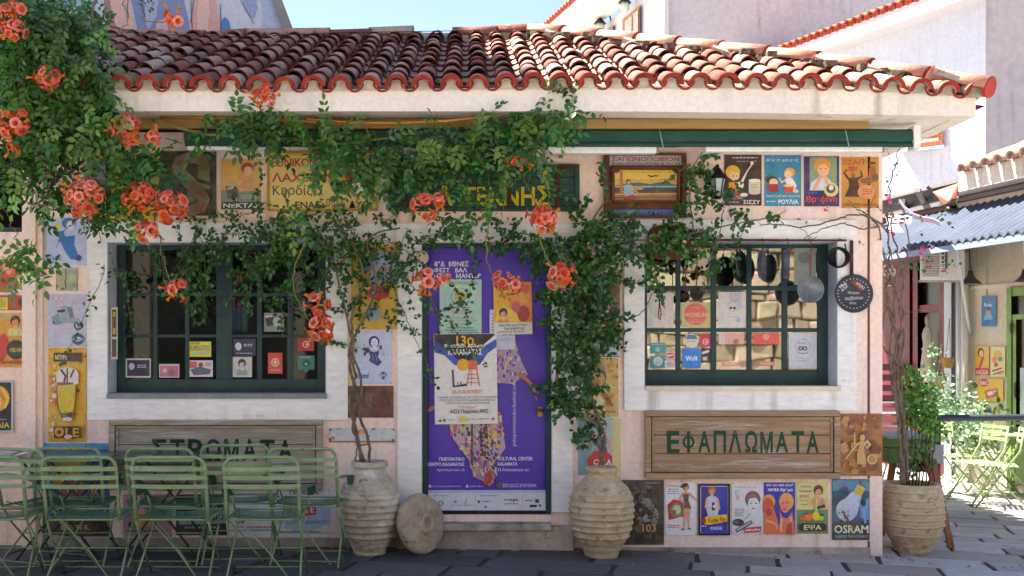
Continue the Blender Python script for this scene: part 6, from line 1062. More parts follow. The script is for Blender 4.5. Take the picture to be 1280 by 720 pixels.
# ================================================================ PANS AND KITCHEN THINGS HANGING OVER THE RIGHT WINDOW
HY = -.06
rod = MB(); rod.tube([Wp(858, 300, HY), Wp(1058, 300.5, HY)], .009, 8); rod.tube([Wp(1050, 298, 0), Wp(1050, 300, HY)], .006, 6); rod.tube([Wp(868, 298, 0), Wp(868, 300, HY)], .006, 6)
tag(rod.build('hanging_rod', M_rust, org=Wp(950, 301, HY)), 'rusty iron rod above the right window carrying hanging pans', 'rod')
M_iron = mat('black_iron_pan', '#121316', '#25272b', scale=8, rough=.4, metal=.5, bump=.12, bscale=50)
M_tin = mat('worn_tin', '#8b8f93', '#5d6166', scale=7, rough=.45, metal=.5, bump=.2, bscale=50)
M_cop = mat('copper_handle', '#8a4a30', '#5c2e1e', scale=8, rough=.5, metal=.4)
def pan(cx, cy, rpx, yaw, tilt, label, m, hl, hm, depth=.035, hw=.016, wire=True, Y=HY, name='frying_pan'):
    """round pan hanging by its handle; yaw turns the disc edge-on"""
    o_ = Wp(cx, cy, Y); r = rpx/F*(Y+D0); t = thing(name, label, 'pan', o_)
    Mx = Matrix.Rotation(tilt, 3, 'Y') @ Matrix.Rotation(yaw, 3, 'Z') @ Matrix.Rotation(PI/2, 3, 'X')
    mb = MB(); mb.lathe(o_, [(.001, 0), (r*.84, 0), (r*.9, .006), (r, depth), (r*1.03, depth+.002), (r*.97, depth), (r*.86, .009), (.001, .006)], 36, M=Mx); mb.build('pan_body', m, t)
    mb = MB(); a = Mx @ Vector((0, r*.95, depth*.7)); b_ = a+(Mx @ Vector((0, 1, .12))).normalized()*hl; mb.bar(o_+a, o_+b_, hw, .007, up=tuple(Mx @ Vector((0, 0, 1)))); mb.build('handle', hm, t, bevel=.002)
    e = o_+b_
    mb = MB(); mb.tube([e+Vector((0, -.002, -.012)), e+Vector((.006, 0, .012)), Vector((e.x, HY, Wp(0, 300, HY).z+.016)), Vector((e.x-.012, HY-.012, Wp(0, 300, HY).z+.004))], .003, 5); mb.build('hook', M_rust, t)
    return t
pan(921, 334, 20, math.radians(58), 0, 'large black frying pan seen nearly edge on, leftmost on the rod', M_iron, .03, M_iron)
pan(949, 331, 19, math.radians(66), 0, 'blue black steel pan seen edge on, second pan from the left on the rod', M_tin, .03, M_iron)
pan(979, 330, 19, math.radians(76), 0, 'dark narrow pan seen edge on, third from the left on the rod', M_tin, .03, M_iron, depth=.045)
pan(1011.5, 362, 16.5, 0, 0, 'round grey tin pan with a long copper handle in front of the right window edge', M_tin, .22, M_cop, hw=.014)
bp_ = thing('serving_pan', 'big blackened pan lid with white painted writing hanging on the right white surround', 'pan', Wp(1067, 367, -.03))
o_ = Wp(1067, 367, -.03); r = 24/F*D0; Mx = Matrix.Rotation(PI/2, 3, 'X')
mb = MB(); mb.lathe(o_, [(.001, 0), (r*.93, 0), (r, .010), (r*.98, .016), (r*.9, .012), (.001, .009)], 44, M=Mx); mb.build('pan_body', mat('slate_pan', '#3b3f48', '#2a2d35', scale=6, rough=.6, metal=.2, bump=.15), bp_)
mb = MB(); mb.box(X(1060.5), -.045, Z(345), X(1064.5), -.030, Z(301)); mb.build('handle', M_rust, bp_, bevel=.003)
mb = MB(); its = [('t', 'ΣΤΟΥ', 1050, 354.5, 1060, 362, '#d8dadf', True, -35), ('t', 'Πέτρου', 1060, 364, 1074, 368.5, '#d8dadf', False), ('t', 'σερβίρουμε', 1056, 370, 1079, 375.5, '#d8dadf', False, -4), ('t', 'όλη', 1062, 377, 1070, 381, '#d8dadf', False), ('p', [(1062, 352), (1070, 350), (1080, 360), (1076, 364), (1068, 356)], '#8a4a2c'), ('t', 'μέρα', 1070, 354, 1082, 360, '#d8dadf', False, 40)]
its += [('e', 1067+19.5*math.cos(a*PI/14), 367+18.5*math.sin(a*PI/14), .7, .7, '#c8ccd4') for a in range(28)]
draw(mb, its, onwall(-.0425)); mb.build('painted_writing', M_rough, bp_)
lp = thing('ladle_pot', 'black round bottomed pot hanging open mouthed beside the right window', 'pot', Wp(1048, 322, -.05)); o_ = Wp(1048, 322, -.06)
Mx = Matrix.Rotation(math.radians(72), 3, 'X') @ Matrix.Rotation(math.radians(-14), 3, 'Y'); r = .085
mb = MB(); mb.lathe(o_, [(.01, -.08), (.05, -.07), (.075, -.04), (r, 0), (r*1.06, .004), (r*.95, .001), (.068, -.038), (.045, -.064), (.005, -.07)], 32, M=Mx); mb.build('pot_body', M_metal, lp)
mb = MB(); mb.tube([o_+Vector((.06, -.01, .05)), Vector((X(1054), -.04, Z(305)))], .006, 6); mb.build('handle', M_metal, lp)
# strainers and bell
for (cx, cy, hx, lab) in ((870.5, 367, 871.5, 'small wire mesh strainer with a thin copper handle over the green card'), (857, 371, 857, 'dark round ladle bowl half hidden beside the wire strainer')):
    st_ = thing('strainer', lab, 'strainer', Wp(cx, cy, HY)); o_ = Wp(cx, cy, HY); r = (8.5 if cx > 860 else 5.5)/F*D0
    mb = MB(); mb.lathe(o_, [(.004, -.035), (r*.5, -.03), (r*.85, -.015), (r, 0), (r*.96, .002), (r*.8, -.012), (.004, -.03)], 24, M=Matrix.Rotation(PI/2, 3, 'X')); mb.build('bowl', mat('wire_mesh', '#5a4a3a', '#2a221c', scale=40, rough=.7, metal=.3, bump=1, bscale=120), st_)
    mb = MB(); mb.tube([o_+Vector((0, 0, r)), Wp(hx, 322, HY), Wp(hx, 300, HY)], .004, 6); mb.build('handle', M_cop, st_)
bl = thing('hand_bell', 'small black iron bell with a dangling knotted cord at the left of the right window', 'bell', Wp(824, 366, -.1)); o_ = Wp(824, 366.5, -.1)
mb = MB(); mb.lathe(o_, [(.055, 0), (.05, .004), (.034, .02), (.03, .06), (.024, .07), (.004, .072)], 24); mb.build('bell_body', M_metal, bl)
mb = MB(); mb.tube([o_+Vector((0, 0, .07)), Wp(824, 300, -.1)], .003, 5); mb.tube([o_+Vector((0, 0, .01)), Wp(824.3, 378, -.1), Wp(826.4, 392, -.1), Wp(825.2, 400, -.1), Wp(823, 398, -.1), Wp(823.6, 388, -.1), Wp(824.2, 378, -.1)], .004, 6); mb.build('cord', M_metal, bl)
ob = thing('oval_sign', 'brown oval wooden board with white script half hidden by leaves above the right window', 'sign', Wp(836, 324, -.05))
mb = MB(); pts = [(836+28*math.copysign(abs(math.cos(a))**.6, math.cos(a)), 303+22*math.copysign(abs(math.sin(a))**.7, math.sin(a))) for a in [2*PI*i/32 for i in range(32)]]
fr_ = [Wp(x, y, -.075) for x, y in pts]; bk2 = [Wp(x, y, -.045) for x, y in pts]; n0 = 0; mb.v = [tuple(p) for p in fr_+bk2]; mb.face(range(32)); mb.face(range(32, 64)[::-1])
for i in range(32): mb.face((i, 32+i, 32+(i+1) % 32, (i+1) % 32))
mb.build('board', WB, ob); mb = MB(); draw(mb, [('t', 'Kαλή όρεξη', 817, 308, 840, 316, '#d6cec4', False), ('t', 'cafe', 818, 303, 832, 308, '#c8beb2', False)], onwall(-.0755)); mb.build('script', M_rough, ob)
# bamboo stick and ties under the eave
bs = thing('bamboo_cane', 'long orange bamboo cane tied with wire under the eave above the vine', 'cane', Wp(500, 152, -.6))
mb = MB(); cp = [Wp(383, 149, -.55), Wp(440, 153.5, -.58), Wp(500, 154, -.6), Wp(560, 151, -.62), Wp(624, 144, -.62)]; mb.tube(cp, .010, 8, col('#b8803a')); mb.build('cane', M_paint, bs)
mb = MB(); mb.tube([Wp(200, 146, -.5), Wp(300, 148, -.5), Wp(400, 153, -.55), Wp(470, 157, -.55)], .012, 8, col('#a8752f')); mb.build('second_cane', M_paint, bs)
for i, (x, y) in enumerate(((420, 153), (455, 154), (513, 153), (552, 151), (580, 148))):
    mb = MB(); mb.tube([Wp(x, y, -.61), Wp(x+4+i*2, y+14, -.6), Wp(x+8+i*3, y+26, -.56)], .005, 6, col('#9a5a28')); mb.build('tie', M_paint, bs)
mb = MB(); mb.lathe(Wp(527, 322, -.02), [(.001, 0), (.045, .004), (.055, .02), (.05, .03), (.001, .012)], 24, col('#c9b8a2'), M=Matrix.Rotation(PI/2, 3, 'X') @ Matrix.Rotation(.5, 3, 'Y')); tag(mb.build('round_plate', M_rough, org=Wp(527, 322, -.02)), 'small pale ceramic plate fixed at the top left corner of the door', 'plate')

# ================================================================ CLAY JARS AND MILLSTONE
def jar(px, pb, Yc, rpx, prof, m, label, ring, H, soil=True, seed=0):
    base = Vector((X(px, Yc), Yc, G(X(px, Yc))+.002)); t = thing('clay_jar', label, 'jar', base); k = (Yc+D0)/F
    q = random.Random(seed); out = []
    # prof: list of (height fraction, radius in px); add raised rings
    def rad(h):
        for (h0, r0), (h1, r1) in zip(prof, prof[1:]):
            if h0 <= h <= h1:
                u = (h-h0)/(h1-h0); u = u*u*(3-2*u)*.4+u*.6; return (r0+(r1-r0)*u)*k
        return prof[-1][1]*k
    hs = [i/160 for i in range(161)]; rings = ring
    for h in hs:
        r = rad(h)+q.uniform(-.0008, .0008)
        for rh, amp in rings:
            amp *= .78
            d = (h-rh)
            r += amp*math.exp(-(d/.012)**2) - amp*.35*math.exp(-((d+.028)/.016)**2)
        out.append((r, h*H))
    rt_ = out[-1][0]; top = out[-1][1]
    out += [(rt_-.012, top+.006), (rt_-.032, top+.004), (rt_-.042, top-.02), (rt_-.045, top-.06)]
    mb = MB(); mb.lathe(base, out, 72, wob=.006); mb.build('jar_body', m, t)
    mb = MB(); mb.lathe(base+Vector((0, 0, top-.055)), [(.001, .004), (rt_-.05, 0)][::-1] if False else [(rt_-.046, 0), (rt_*.5, .012), (.005, .016)], 24, (.05, .035, .025), wob=.03); mb.build('soil', M_rough, t)
    return t, base
k1 = 8.7/F
P1 = [(0, 20), (.03, 20), (.10, 24), (.22, 31), (.35, 36), (.5, 38), (.62, 37.5), (.72, 34.5), (.80, 29), (.86, 22.5), (.90, 20), (.93, 20), (.955, 23.5), (1.0, 23)]
R1 = [(.02, .006), (.20, .010), (.27, .010), (.345, .013), (.42, .012), (.49, .013), (.56, .010), (.63, .010), (.69, .007), (.75, .007)]
jar(462, 690, -.30, 38, P1, M_pith, 'ribbed pale clay jar left of the door with a twisted bare stem growing from it', R1, 115*k1, seed=1)
P2 = [(0, 21), (.03, 21), (.10, 25), (.22, 33), (.36, 38), (.52, 40.5), (.66, 39), (.76, 34), (.83, 27), (.88, 20.5), (.92, 18.5), (.945, 19), (.965, 21), (1.0, 20)]
R2 = [(.03, .004), (.23, .012), (.31, .013), (.38, .010), (.45, .012), (.52, .008), (.59, .012), (.66, .010), (.72, .006), (.78, .005)]
jar(752, 694, -.28, 40, P2, M_pith2, 'cream ribbed clay jar right of the door under the dense climber', R2, 111*k1, seed=2)
P3 = [(0, 22), (.04, 22), (.12, 25), (.25, 32), (.4, 36.5), (.55, 37.5), (.75, 36.5), (.9, 34.5), (1.0, 33.5)]
R3 = [(.03, .003), (.26, .010), (.40, .012), (.50, .010), (.60, .012), (.70, .009), (.79, .012), (.90, .010), (.98, .010)]
jar(1141, 695, .22, 37, P3, M_pith2, 'broad brown ribbed clay pot at the right corner planted with bougainvillea and a green bush', R3, 84*9.22/F, seed=3)
ms = MB(); o_ = Wp(524, 689, -.32); o_.z = .0; o_ = o_+Vector((0, 0, 0)); r = .235
Mx = Matrix.Rotation(math.radians(48), 3, 'Z') @ Matrix.Rotation(math.radians(80), 3, 'X'); ctr = Vector((X(525, -.30), -.30, .235))
prof = [(.001, -.045), (.05, -.045), (.15, -.05), (.21, -.045), (.232, -.02), (.236, .015), (.222, .045), (.17, .052), (.10, .052), (.085, .06), (.078, .085), (.055, .092), (.035, .088), (.03, .06), (.001, .055)]
ms.lathe(ctr, prof, 48, M=Mx, wob=.015); tag(ms.build('millstone', mat('pitted_stone', '#c4b29a', '#a5937e', scale=8, rough=.95, bump=1, bscale=26, dirt='#54493e', dscale=9, dlo=.58, dhi=.7), org=Vector((ctr.x, ctr.y, 0))), 'round pitted millstone with a raised hub leaning against the door plinth', 'millstone')

# ================================================================ GREEN METAL ARMCHAIRS AND TABLES
M_chair = mat('sage_green_enamel', '#8ba374', '#748c62', scale=5, rough=.42, bump=.06, bscale=60, dirt='#4a3a26', dscale=14, dlo=.6, dhi=.68)
M_seat = mat('deep_green_enamel', '#43785a', '#376750', scale=6, rough=.45, bump=.06)
def armchair(name, label, group):
    """origin on the ground under the backrest; the seat reaches away along +Y"""
    t = thing(name, label, 'chair', (0, 0, 0), group); W_ = .245; H_ = .875; B = lambda y, z: -.10*(z-.45)/.43 if z > .45 else 0
    mb = MB(); pts = []
    for s in (-1, 1):
        col_ = [(s*W_, B(0, z), z) for z in (.44, .55, .65, .74, .80)]
        arc = [(s*(W_-.06*(1-math.cos(a))), B(0, .80+.07*math.sin(a)), .80+.072*math.sin(a)) for a in (PI/6, PI/3, PI/2)]
        pts = pts+col_+arc if s == -1 else pts+(col_+arc)[::-1]
    mb.tube(pts, .0125, 8); mb.build('back_hoop', M_chair, t)
    for z in (.795, .735, .675):                       # curved back slats
        a_, b_ = [], []
        for i in range(13):
            u = i/12*2-1; y = B(0, z)-.035*(1-u*u)-.008; a_.append((u*(W_+.012), y, z-.014)); b_.append((u*(W_+.012), y, z+.014))
        mb = MB(); mb.strip(a_, b_, .004, up=(0, -1, 0)); mb.build('back_slat', M_chair, t)
    for i in range(10):                                # dished seat strips
        y = .03+i*.041; a_, b_ = [], []
        for j in range(11):
            u = j/10*2-1; z = .452-.03*(1-u*u)*(1-.35*abs(i-5)/5)+.012*(i < 1); a_.append((u*W_, y, z)); b_.append((u*W_, y+.019, z))
        mb = MB(); mb.strip(a_, b_, .003); mb.build('seat_strip', M_seat, t)
    mb = MB(); mb.tube([(-W_, .0, .44), (W_, .0, .44)], .007, 6); mb.tube([(-W_, .44, .45), (W_, .44, .45)], .008, 6)
    for s in (-1, 1): mb.tube([(s*W_, 0, .44), (s*W_, .44, .45)], .008, 6)
    mb.build('seat_frame', M_chair, t)
    for s in (-1, 1):
        a_, b_ = [], []
        for i in range(9):
            u = i/8; y = -.05+u*.42; z = .655+.02*math.sin(u*PI)-.10*u*u; x = s*(W_+.03+.03*math.sin(u*PI)); w_ = .02+.012*math.sin(u*PI); a_.append((x-w_, y, z)); b_.append((x+w_, y, z))
        mb = MB(); mb.strip(a_, b_, .004); mb.build('armrest', M_seat if s > 0 else M_seat, t)
        mb = MB(); mb.tube([(s*(W_+.035), .36, .56), (s*(W_+.01), .40, .45)], .007, 6); mb.build('arm_post', M_chair, t)
        mb = MB(); mb.tube([(s*W_, 0, .44), (s*(W_+.005), .10, .30), (s*(W_+.012), .40, 0)], .0075, 6); mb.build('leg', M_chair, t)
        mb = MB(); mb.tube([(s*(W_-.015), .44, .45), (s*(W_-.012), .30, .30), (s*(W_+.006), -.04, 0)], .0075, 6); mb.build('leg', M_chair, t)
    for (y, z) in ((.16, .22), (.0, .04), (.36, .05)):
        mb = MB(); mb.tube([(-W_, y, z), (W_, y, z)], .005, 6); mb.build('crossbar', M_chair, t)
    mb = MB(); mb.tube([(-W_+.05, .12, .43), (.02, .06, .22), (W_-.05, -.02, .02)], .0055, 6); mb.build('diagonal_brace', M_chair, t)
    return t
GC = 'green metal armchairs in front of the left window'
c0 = armchair('metal_armchair', 'sage green slatted armchair cut by the left picture edge, front row', GC)
spots = [(-14, -1.42, 6, None), (104, -1.42, 1, 'sage green slatted armchair before the blue barrel poster, second of the front row'), (215, -1.42, -1, 'sage green slatted armchair before the black lettered poster, third of the front row'), (329, -1.42, 2, 'sage green slatted armchair nearest the white poster, right end of the front row'),
         (34, -.86, -24, 'sage green slatted armchair turned sideways at far left, back row'), (87, -.80, 3, 'sage green slatted armchair directly behind the second front chair, back row'), (204, -.80, -2, 'sage green slatted armchair behind the third front chair, back row'),
         (296, -.72, 4, 'sage green slatted armchair under the middle of the mattress sign, back row'), (381, -.80, -3, 'sage green slatted armchair next to the left clay jar, right end of the back row')]
for i, (px, y, a, lab) in enumerate(spots):
    c = c0 if i == 0 else copy_tree(c0); c.location = (X(px, y), y, 0); c.rotation_euler.z = math.radians(a)
    if px == 296: c.scale = (1, 1, 1.02)
    if lab: c['label'] = lab
def cafe_table(px0, px1, label, c, y0=-.62, y1=-.06, zt=.775):
    x0, x1 = X(px0, -.6), X(px1, -.6); t = thing('cafe_table', label, 'table', ((x0+x1)/2, (y0+y1)/2, 0), 'tables behind the green armchairs')
    mb = MB(); mb.box(x0, y0, zt-.018, x1, y1, zt, c); mb.build('tabletop', M_tab, t, bevel=.006)
    for sx in (0, 1):
        for sy in (0, 1):
            mb = MB(); ax = x0+.06 if sx == 0 else x1-.06; bx = x1-.1 if sx == 0 else x0+.1; yy = y0+.05 if sy == 0 else y1-.05
            mb.tube([(ax, yy, 0), (bx, yy, zt-.02)], .009, 6, (.03, .05, .04)); mb.build('leg', M_paint, t)
    mb = MB(); mb.box(x0+.08, (y0+y1)/2-.02, zt-.05, x1-.08, (y0+y1)/2+.02, zt-.018, (.03, .05, .04)); mb.build('apron', M_paint, t)
M_tab = mat('table_enamel', attr=True, rough=.25, bump=.03, bscale=30)
cafe_table(8, 134, 'dark green square table behind the left chairs, left of two', (.07, .10, .09)); cafe_table(136, 258, 'dark green square table behind the middle chairs, right of two', (.05, .075, .07))
t = thing('cafe_table', 'pale grey folding table corner at the far left edge', 'table', (X(-30, -.9), -.9, 0), 'tables behind the green armchairs')
mb = MB(); mb.hexa([Wp(-80, 600, -1.2), Wp(-5, 592, -1.2), Wp(34, 556, -.25), Wp(-40, 556, -.25)]+[p+Vector((0, 0, .02)) for p in (Wp(-80, 600, -1.2), Wp(-5, 592, -1.2), Wp(34, 556, -.25), Wp(-40, 556, -.25))], (.5, .52, .56))
zz = .80; mb.v = [(x, y, zz+(.02 if i > 3 else 0)) for i, (x, y, z_) in enumerate(mb.v)]; mb.build('tabletop', M_tab, t)
mb = MB(); mb.tube([(X(-20, -.8), -.8, 0), (X(-20, -.8), -.8, .8)], .02, 8, (.08, .08, .08)); mb.build('leg', M_paint, t)

# ================================================================ RIGHT: TRESTLE STAND, RAILING, FAR CHAIRS, POTS, BASKETS, LAMP, UNIT
tr_ = thing('wooden_trestle', 'wooden trestle stand with green tray top and grey clamp behind the right corner pot', 'stand', (X(1150, .8), .8, 0))
WD = mat('bare_timber', '#a06f4a', '#7e5234', scale=5, rough=.8, bump=.4, bscale=30, stretch=(1, 1, .2)); 
def leg_(a, b, w_, m=WD): mb = MB(); mb.bar(a, b, w_, w_*.6, up=(0, 1, 0)); mb.build('leg', m, tr_, bevel=.003)
def gp(px, py, Y): return Wp(px, py, Y)
leg_(gp(1117, 574, .9), Vector((X(1104, .9), .95, G(3.6))), .055); q = gp(1190, 684, .12); leg_(gp(1166, 574, .7), Vector((X(1189, .35), .35, G(3.9))), .05)
leg_(gp(1128, 574, 1.0), Vector((X(1130, 1.2), 1.2, G(3.6))), .045); leg_(gp(1160, 574, 1.0), Vector((X(1178, 1.3), 1.3, G(3.9))), .05)
mb = MB(); mb.box(X(1095, .9), .62, Z(556, .9), X(1152, .9), 1.1, Z(545, .9), col('#57792f')); mb.box(X(1095, .9), .60, Z(575, .9), X(1134, .9), 1.12, Z(556, .9)-.002, col('#4b6e2b')); mb.build('tray', M_paint, tr_, bevel=.006)
mb = MB(); mb.box(X(1093, .9), .58, Z(545, .9)+.002, X(1155, .9), 1.14, Z(541, .9), col('#8f99a4')); mb.build('tray_top', M_paint, tr_, bevel=.004)
mb = MB(); mb.bar(gp(1123, 480, .8), gp(1132, 612, .8), .055, .04, (.10, .08, .10), up=(0, 1, 0)); mb.build('dark_post', M_rough, tr_, bevel=.004)
mb = MB(); mb.box(X(1160, .8), .75, Z(579, .8), X(1177, .8), .9, Z(556, .8), (.35, .36, .38)); mb.build('clamp', M_rough, tr_, bevel=.01)
rl = thing('railing', 'dark blue grey pipe railing with one post in front of the far chairs', 'railing', (X(1172, 2.4), 2.4, G(5)))
mb = MB(); mb.tube([Vector((X(1172, 2.4), 2.4, Z(545, 2.4)))-Vector((0, 0, .0)), Vector((X(1172, 2.4), 2.4, Z(527, 2.4))), Vector((X(1177, 2.4), 2.4, Z(522.5, 2.4))), Vector((X(1420, 2.4), 2.4, Z(521, 2.4)))], .034, 10, col('#27323e')); mb.build('top_rail', M_paint, rl)
mb = MB(); mb.tube([Vector((X(1172, 2.4), 2.4, G(5))), Vector((X(1172, 2.4), 2.4, Z(545, 2.4)))], .03, 10, col('#27323e')); mb.build('post', M_paint, rl)
mb = MB(); mb.tube([Vector((X(1400, 2.4), 2.4, G(6))), Vector((X(1400, 2.4), 2.4, Z(523, 2.4)))], .03, 10, col('#27323e')); mb.build('post', M_paint, rl)
M_fold = mat('pale_green_enamel', '#a9bb80', '#96aa70', scale=5, rough=.45)
def folding(name, label, group):
    t = thing(name, label, 'chair', (0, 0, 0), group); W_ = .2
    for s in (-1, 1):
        mb = MB(); mb.tube([(s*W_, -.27, 0), (s*W_, .16, .62), (s*W_, .20, .85)], .010, 6); mb.build('leg', M_fold, t)
        mb = MB(); mb.tube([(s*(W_-.02), .26, 0), (s*(W_-.02), -.22, .45)], .010, 6); mb.build('leg', M_fold, t)
    for z, y in ((.83, .2), (.765, .192), (.70, .18)):
        mb = MB(); a_ = [(-W_+u*W_*2, y+.02*math.sin(PI*u), z-.016) for u in (0, .25, .5, .75, 1)]; b_ = [(p[0], p[1], p[2]+.034) for p in a_]; mb.strip(a_, b_, .005, up=(0, -1, 0)); mb.build('back_slat', M_fold, t)
    for i in range(7):
        y = -.22+i*.055; mb = MB(); mb.box(-W_, y, .445, W_, y+.036, .452); mb.build('seat_slat', M_fold, t)
    for (y, z) in ((-.2, .1), (.18, .1)):
        mb = MB(); mb.tube([(-W_, y, z), (W_, y, z)], .007, 6); mb.build('crossbar', M_fold, t)
    return t
GF = 'pale green folding chairs on the sunny square'
f0 = folding('folding_chair', 'pale green folding chair nearest the orange pots, seen side on', GF)
for i, (px, d, a, lab) in enumerate(((1196, 13.0, 100, None), (1225, 12.3, -75, 'pale green folding chair in the middle of the sunny group behind the railing'), (1268, 13.4, 200, 'pale green folding chair at the right picture edge, turned towards us'), (1212, 14.0, 60, 'pale green folding chair farthest back beside the shop wall'), (1252, 12.0, -110, 'pale green folding chair closest to us in the sunny group'))):
    c = f0 if i == 0 else copy_tree(f0); x = X(px, d-9); c.location = (x, d-9, G(x)); c.rotation_euler.z = math.radians(a)
    if lab: c['label'] = lab
ft = thing('folding_table', 'pale green folding table between the far chairs behind the railing', 'table', (X(1250, 4.0), 4.0, G(6)))
mb = MB(); cx_ = X(1250, 4.0); mb.lathe(Vector((cx_, 4.0, .70+G(6))), [(.001, 0), (.40, 0), (.41, .012), (.40, .024), (.001, .024)], 28); mb.build('tabletop', M_fold, ft)
for s in (-1, 1):
    mb = MB(); mb.tube([(cx_-.3, 4+s*.2, G(6)), (cx_+.3, 4+s*.2, .7+G(6))], .012, 6); mb.build('leg', M_fold, ft); mb = MB(); mb.tube([(cx_+.3, 4+s*.18, G(6)), (cx_-.3, 4+s*.18, .7+G(6))], .012, 6); mb.build('leg', M_fold, ft)
M_terra = mat('terracotta_pot', '#c06a48', '#a85638', scale=6, rough=.85, bump=.2)
POTS = []
def pot(px, d, r, h, c, label, sq=False):
    x = X(px, d-9); o = Vector((x, d-9, G(x))); t = thing('plant_pot', label, 'pot', o, 'pots along the right street front'); mb = MB()
    mb.lathe(o, [(r*.68, 0), (r*.95, h*.82), (r*1.06, h*.83), (r*1.08, h), (r*.95, h), (r*.93, h*.9)], 4 if sq else 26, col(c), sm=not sq, M=Matrix.Rotation(PI/4, 3, 'Z') if sq else None); mb.build('pot_body', mat('pot_glaze', attr=True, rough=.8, bump=.2), t)
    mb = MB(); mb.lathe(o+Vector((0, 0, h*.85)), [(r*.9, 0), (.01, .02)], 16, (.05, .035, .025)); mb.build('soil', M_rough, t); POTS.append((o+Vector((0, 0, h*.9)), r)); return t
pot(1205, 15.3, .42, .62, '#c8694a', 'large orange red terracotta pot behind the leftmost folding chair'); pot(1178, 15.6, .2, .3, '#b8aa98', 'small beige pot left of the large orange pot'); pot(1237, 14.6, .24, .46, '#8a8276', 'grey brown pot between the folding chairs')
pot(1271, 14.0, .3, .42, '#a86040', 'brown terracotta pot at the right picture edge'); pot(1266, 13.8, .24, .75, '#7a9a5a', 'tall green planter beside the light green door', True); pot(1190, 15.0, .12, .16, '#d84a2c', 'small bright orange pot in front of the beige pot')
def onF(px, py, off=0): return FR(px, py, .012+off)
for (nm, lab, box, bg_, its) in (
    ('poster', 'blue card poster with a white figure hanging high on the cream wall', (1227, 370, 1245, 408), '#2a7cc0', [('t', 'Buda', 1230, 379, 1240, 383, '#e8f0f8'), ('e', 1235.5, 386, 1.8, 2, '#2a1c18'), ('p', [(1233, 388), (1238, 388), (1239, 394), (1232, 394)], '#c8a080'), ('p', [(1231, 394), (1240, 394), (1241, 399), (1230, 400)], '#8ac0e8')]),
    ('poster', 'yellow poster of a woman with a red lipstick, on the sunny cream wall', (1218.5, 433, 1236.5, 470), '#ecc04c', [('e', 1226, 441, 4, 6, '#3a2018'), ('e', 1226.5, 442, 2.8, 4.4, '#f0c8a8'), ('l', [(1229, 446), (1223, 464)], 3, '#d8402c'), ('r', 1219, 460, 1236, 469, '#c8282c'), ('t', 'ΝΑΞΟΑ', 1220, 462, 1235, 468, '#f0e0d8')]),
    ('poster', 'cream and yellow poster with round flowers, on the sunny cream wall', (1238, 433.5, 1256.5, 471), '#ecd9a0', [('e', 1247, 443, 5, 5, '#e8b84a'), ('e', 1243, 450, 3, 4, '#e88a5a'), ('e', 1250, 449, 3, 3, '#7a9a5a'), ('e', 1245, 456, 2.6, 2.6, '#c8302c'), ('l', [(1240, 464), (1252, 460)], 1.4, '#2a2018'), ('l', [(1241, 468), (1254, 464)], 1.2, '#2a2018'), ('t', 'ΑΓΙ', 1246, 464, 1254, 468, '#d84a3c')]),
    ('poster', 'yellow poster with a red camera and round red badge, below the two portrait posters', (1222, 474, 1254, 501), '#ecc42c', [('e', 1230, 478.5, 6, 5, '#d82c3c'), ('t', 'B&C', 1225.5, 476, 1235, 481, '#f4e8e8'), ('p', [(1231, 488), (1247, 485), (1248, 495), (1233, 499)], '#d84a3c'), ('p', [(1234, 490), (1241, 488.6), (1242, 493), (1235, 495)], '#ecdcd0'), ('e', 1244, 490, 2, 2, '#f0e8e0')]),
    ('poster', 'pale yellow poster with a blue figure, lowest on the cream wall', (1224, 504, 1248, 518), '#ecdc9c', [('e', 1234, 507, 1.8, 2, '#3a2018'), ('p', [(1231, 509), (1238, 509), (1240, 517), (1232, 518)], '#3a5aa0')])):
    if nm: poster(nm, 'poster', lab.replace('cartoonless ', 'small '), box, bg_, its, fn=onF, th=.004, group='posters on the cream wall of the street front')
ac = thing('air_conditioner', 'white air conditioning unit with grille and black lettered strip under the metal awning', 'air conditioner', FR(1175, 350, .3))
mb = MB(); frbox(mb, 1150, 310, 1206, 350, .03, .34, (.72, .73, .70)); mb.build('casing', M_rough, ac, bevel=.01)
mb = MB()
for i in range(11): frbox(mb, 1153, 314+i*3, 1173, 315.4+i*3, .34, .352, (.38, .4, .4))
mb.build('grille', M_rough, ac, kind='stuff'); mb = MB(); draw(mb, [('r', 1177, 311, 1184, 336, '#101216'), ('t', 'ELCLA', 1166, 319.5, 1191, 325, '#dfe4e8', True, -90)], lambda a, b, o=0: FR(a, b, .345+o)); mb.build('name_strip', M_print, ac)
mb = MB(); frbox(mb, 1148, 350, 1204, 353, .0, .3, (.3, .3, .3)); mb.build('bracket', M_rough, ac)
hl_ = thing('pendant_lamp', 'dark enamel pendant lamp hanging from the metal awning beside the air conditioner', 'lamp', FR(1213, 355, .35)); o_ = FR(1213, 355, .4)
mb = MB(); mb.lathe(o_, [(.13, 0), (.125, .012), (.06, .07), (.035, .11), (.03, .16), (.005, .165)], 24, (.06, .055, .05)); mb.build('lamp_shade', M_paint, hl_); mb = MB(); mb.tube([o_+Vector((0, 0, .16)), FR(1211, 300, .4)], .008, 6, (.03, .03, .03)); mb.build('cable', M_paint, hl_)
t = thing('pendant_lamp', 'second dark pendant lamp cut by the right picture edge above the green door', 'lamp', FR(1280, 350, .35)); o_ = FR(1282, 352, .4)
mb = MB(); mb.lathe(o_, [(.12, 0), (.05, .07), (.03, .14), (.005, .145)], 20, (.06, .055, .05)); mb.build('lamp_shade', M_paint, t); mb = MB(); mb.tube([o_+Vector((0, 0, .14)), FR(1281, 300, .4)], .008, 6, (.03, .03, .03)); mb.build('cable', M_paint, t)
M_bask = mat('wicker', '#c89a5e', '#a87a42', scale=30, rough=.85, bump=.8, bscale=60); BASK = []
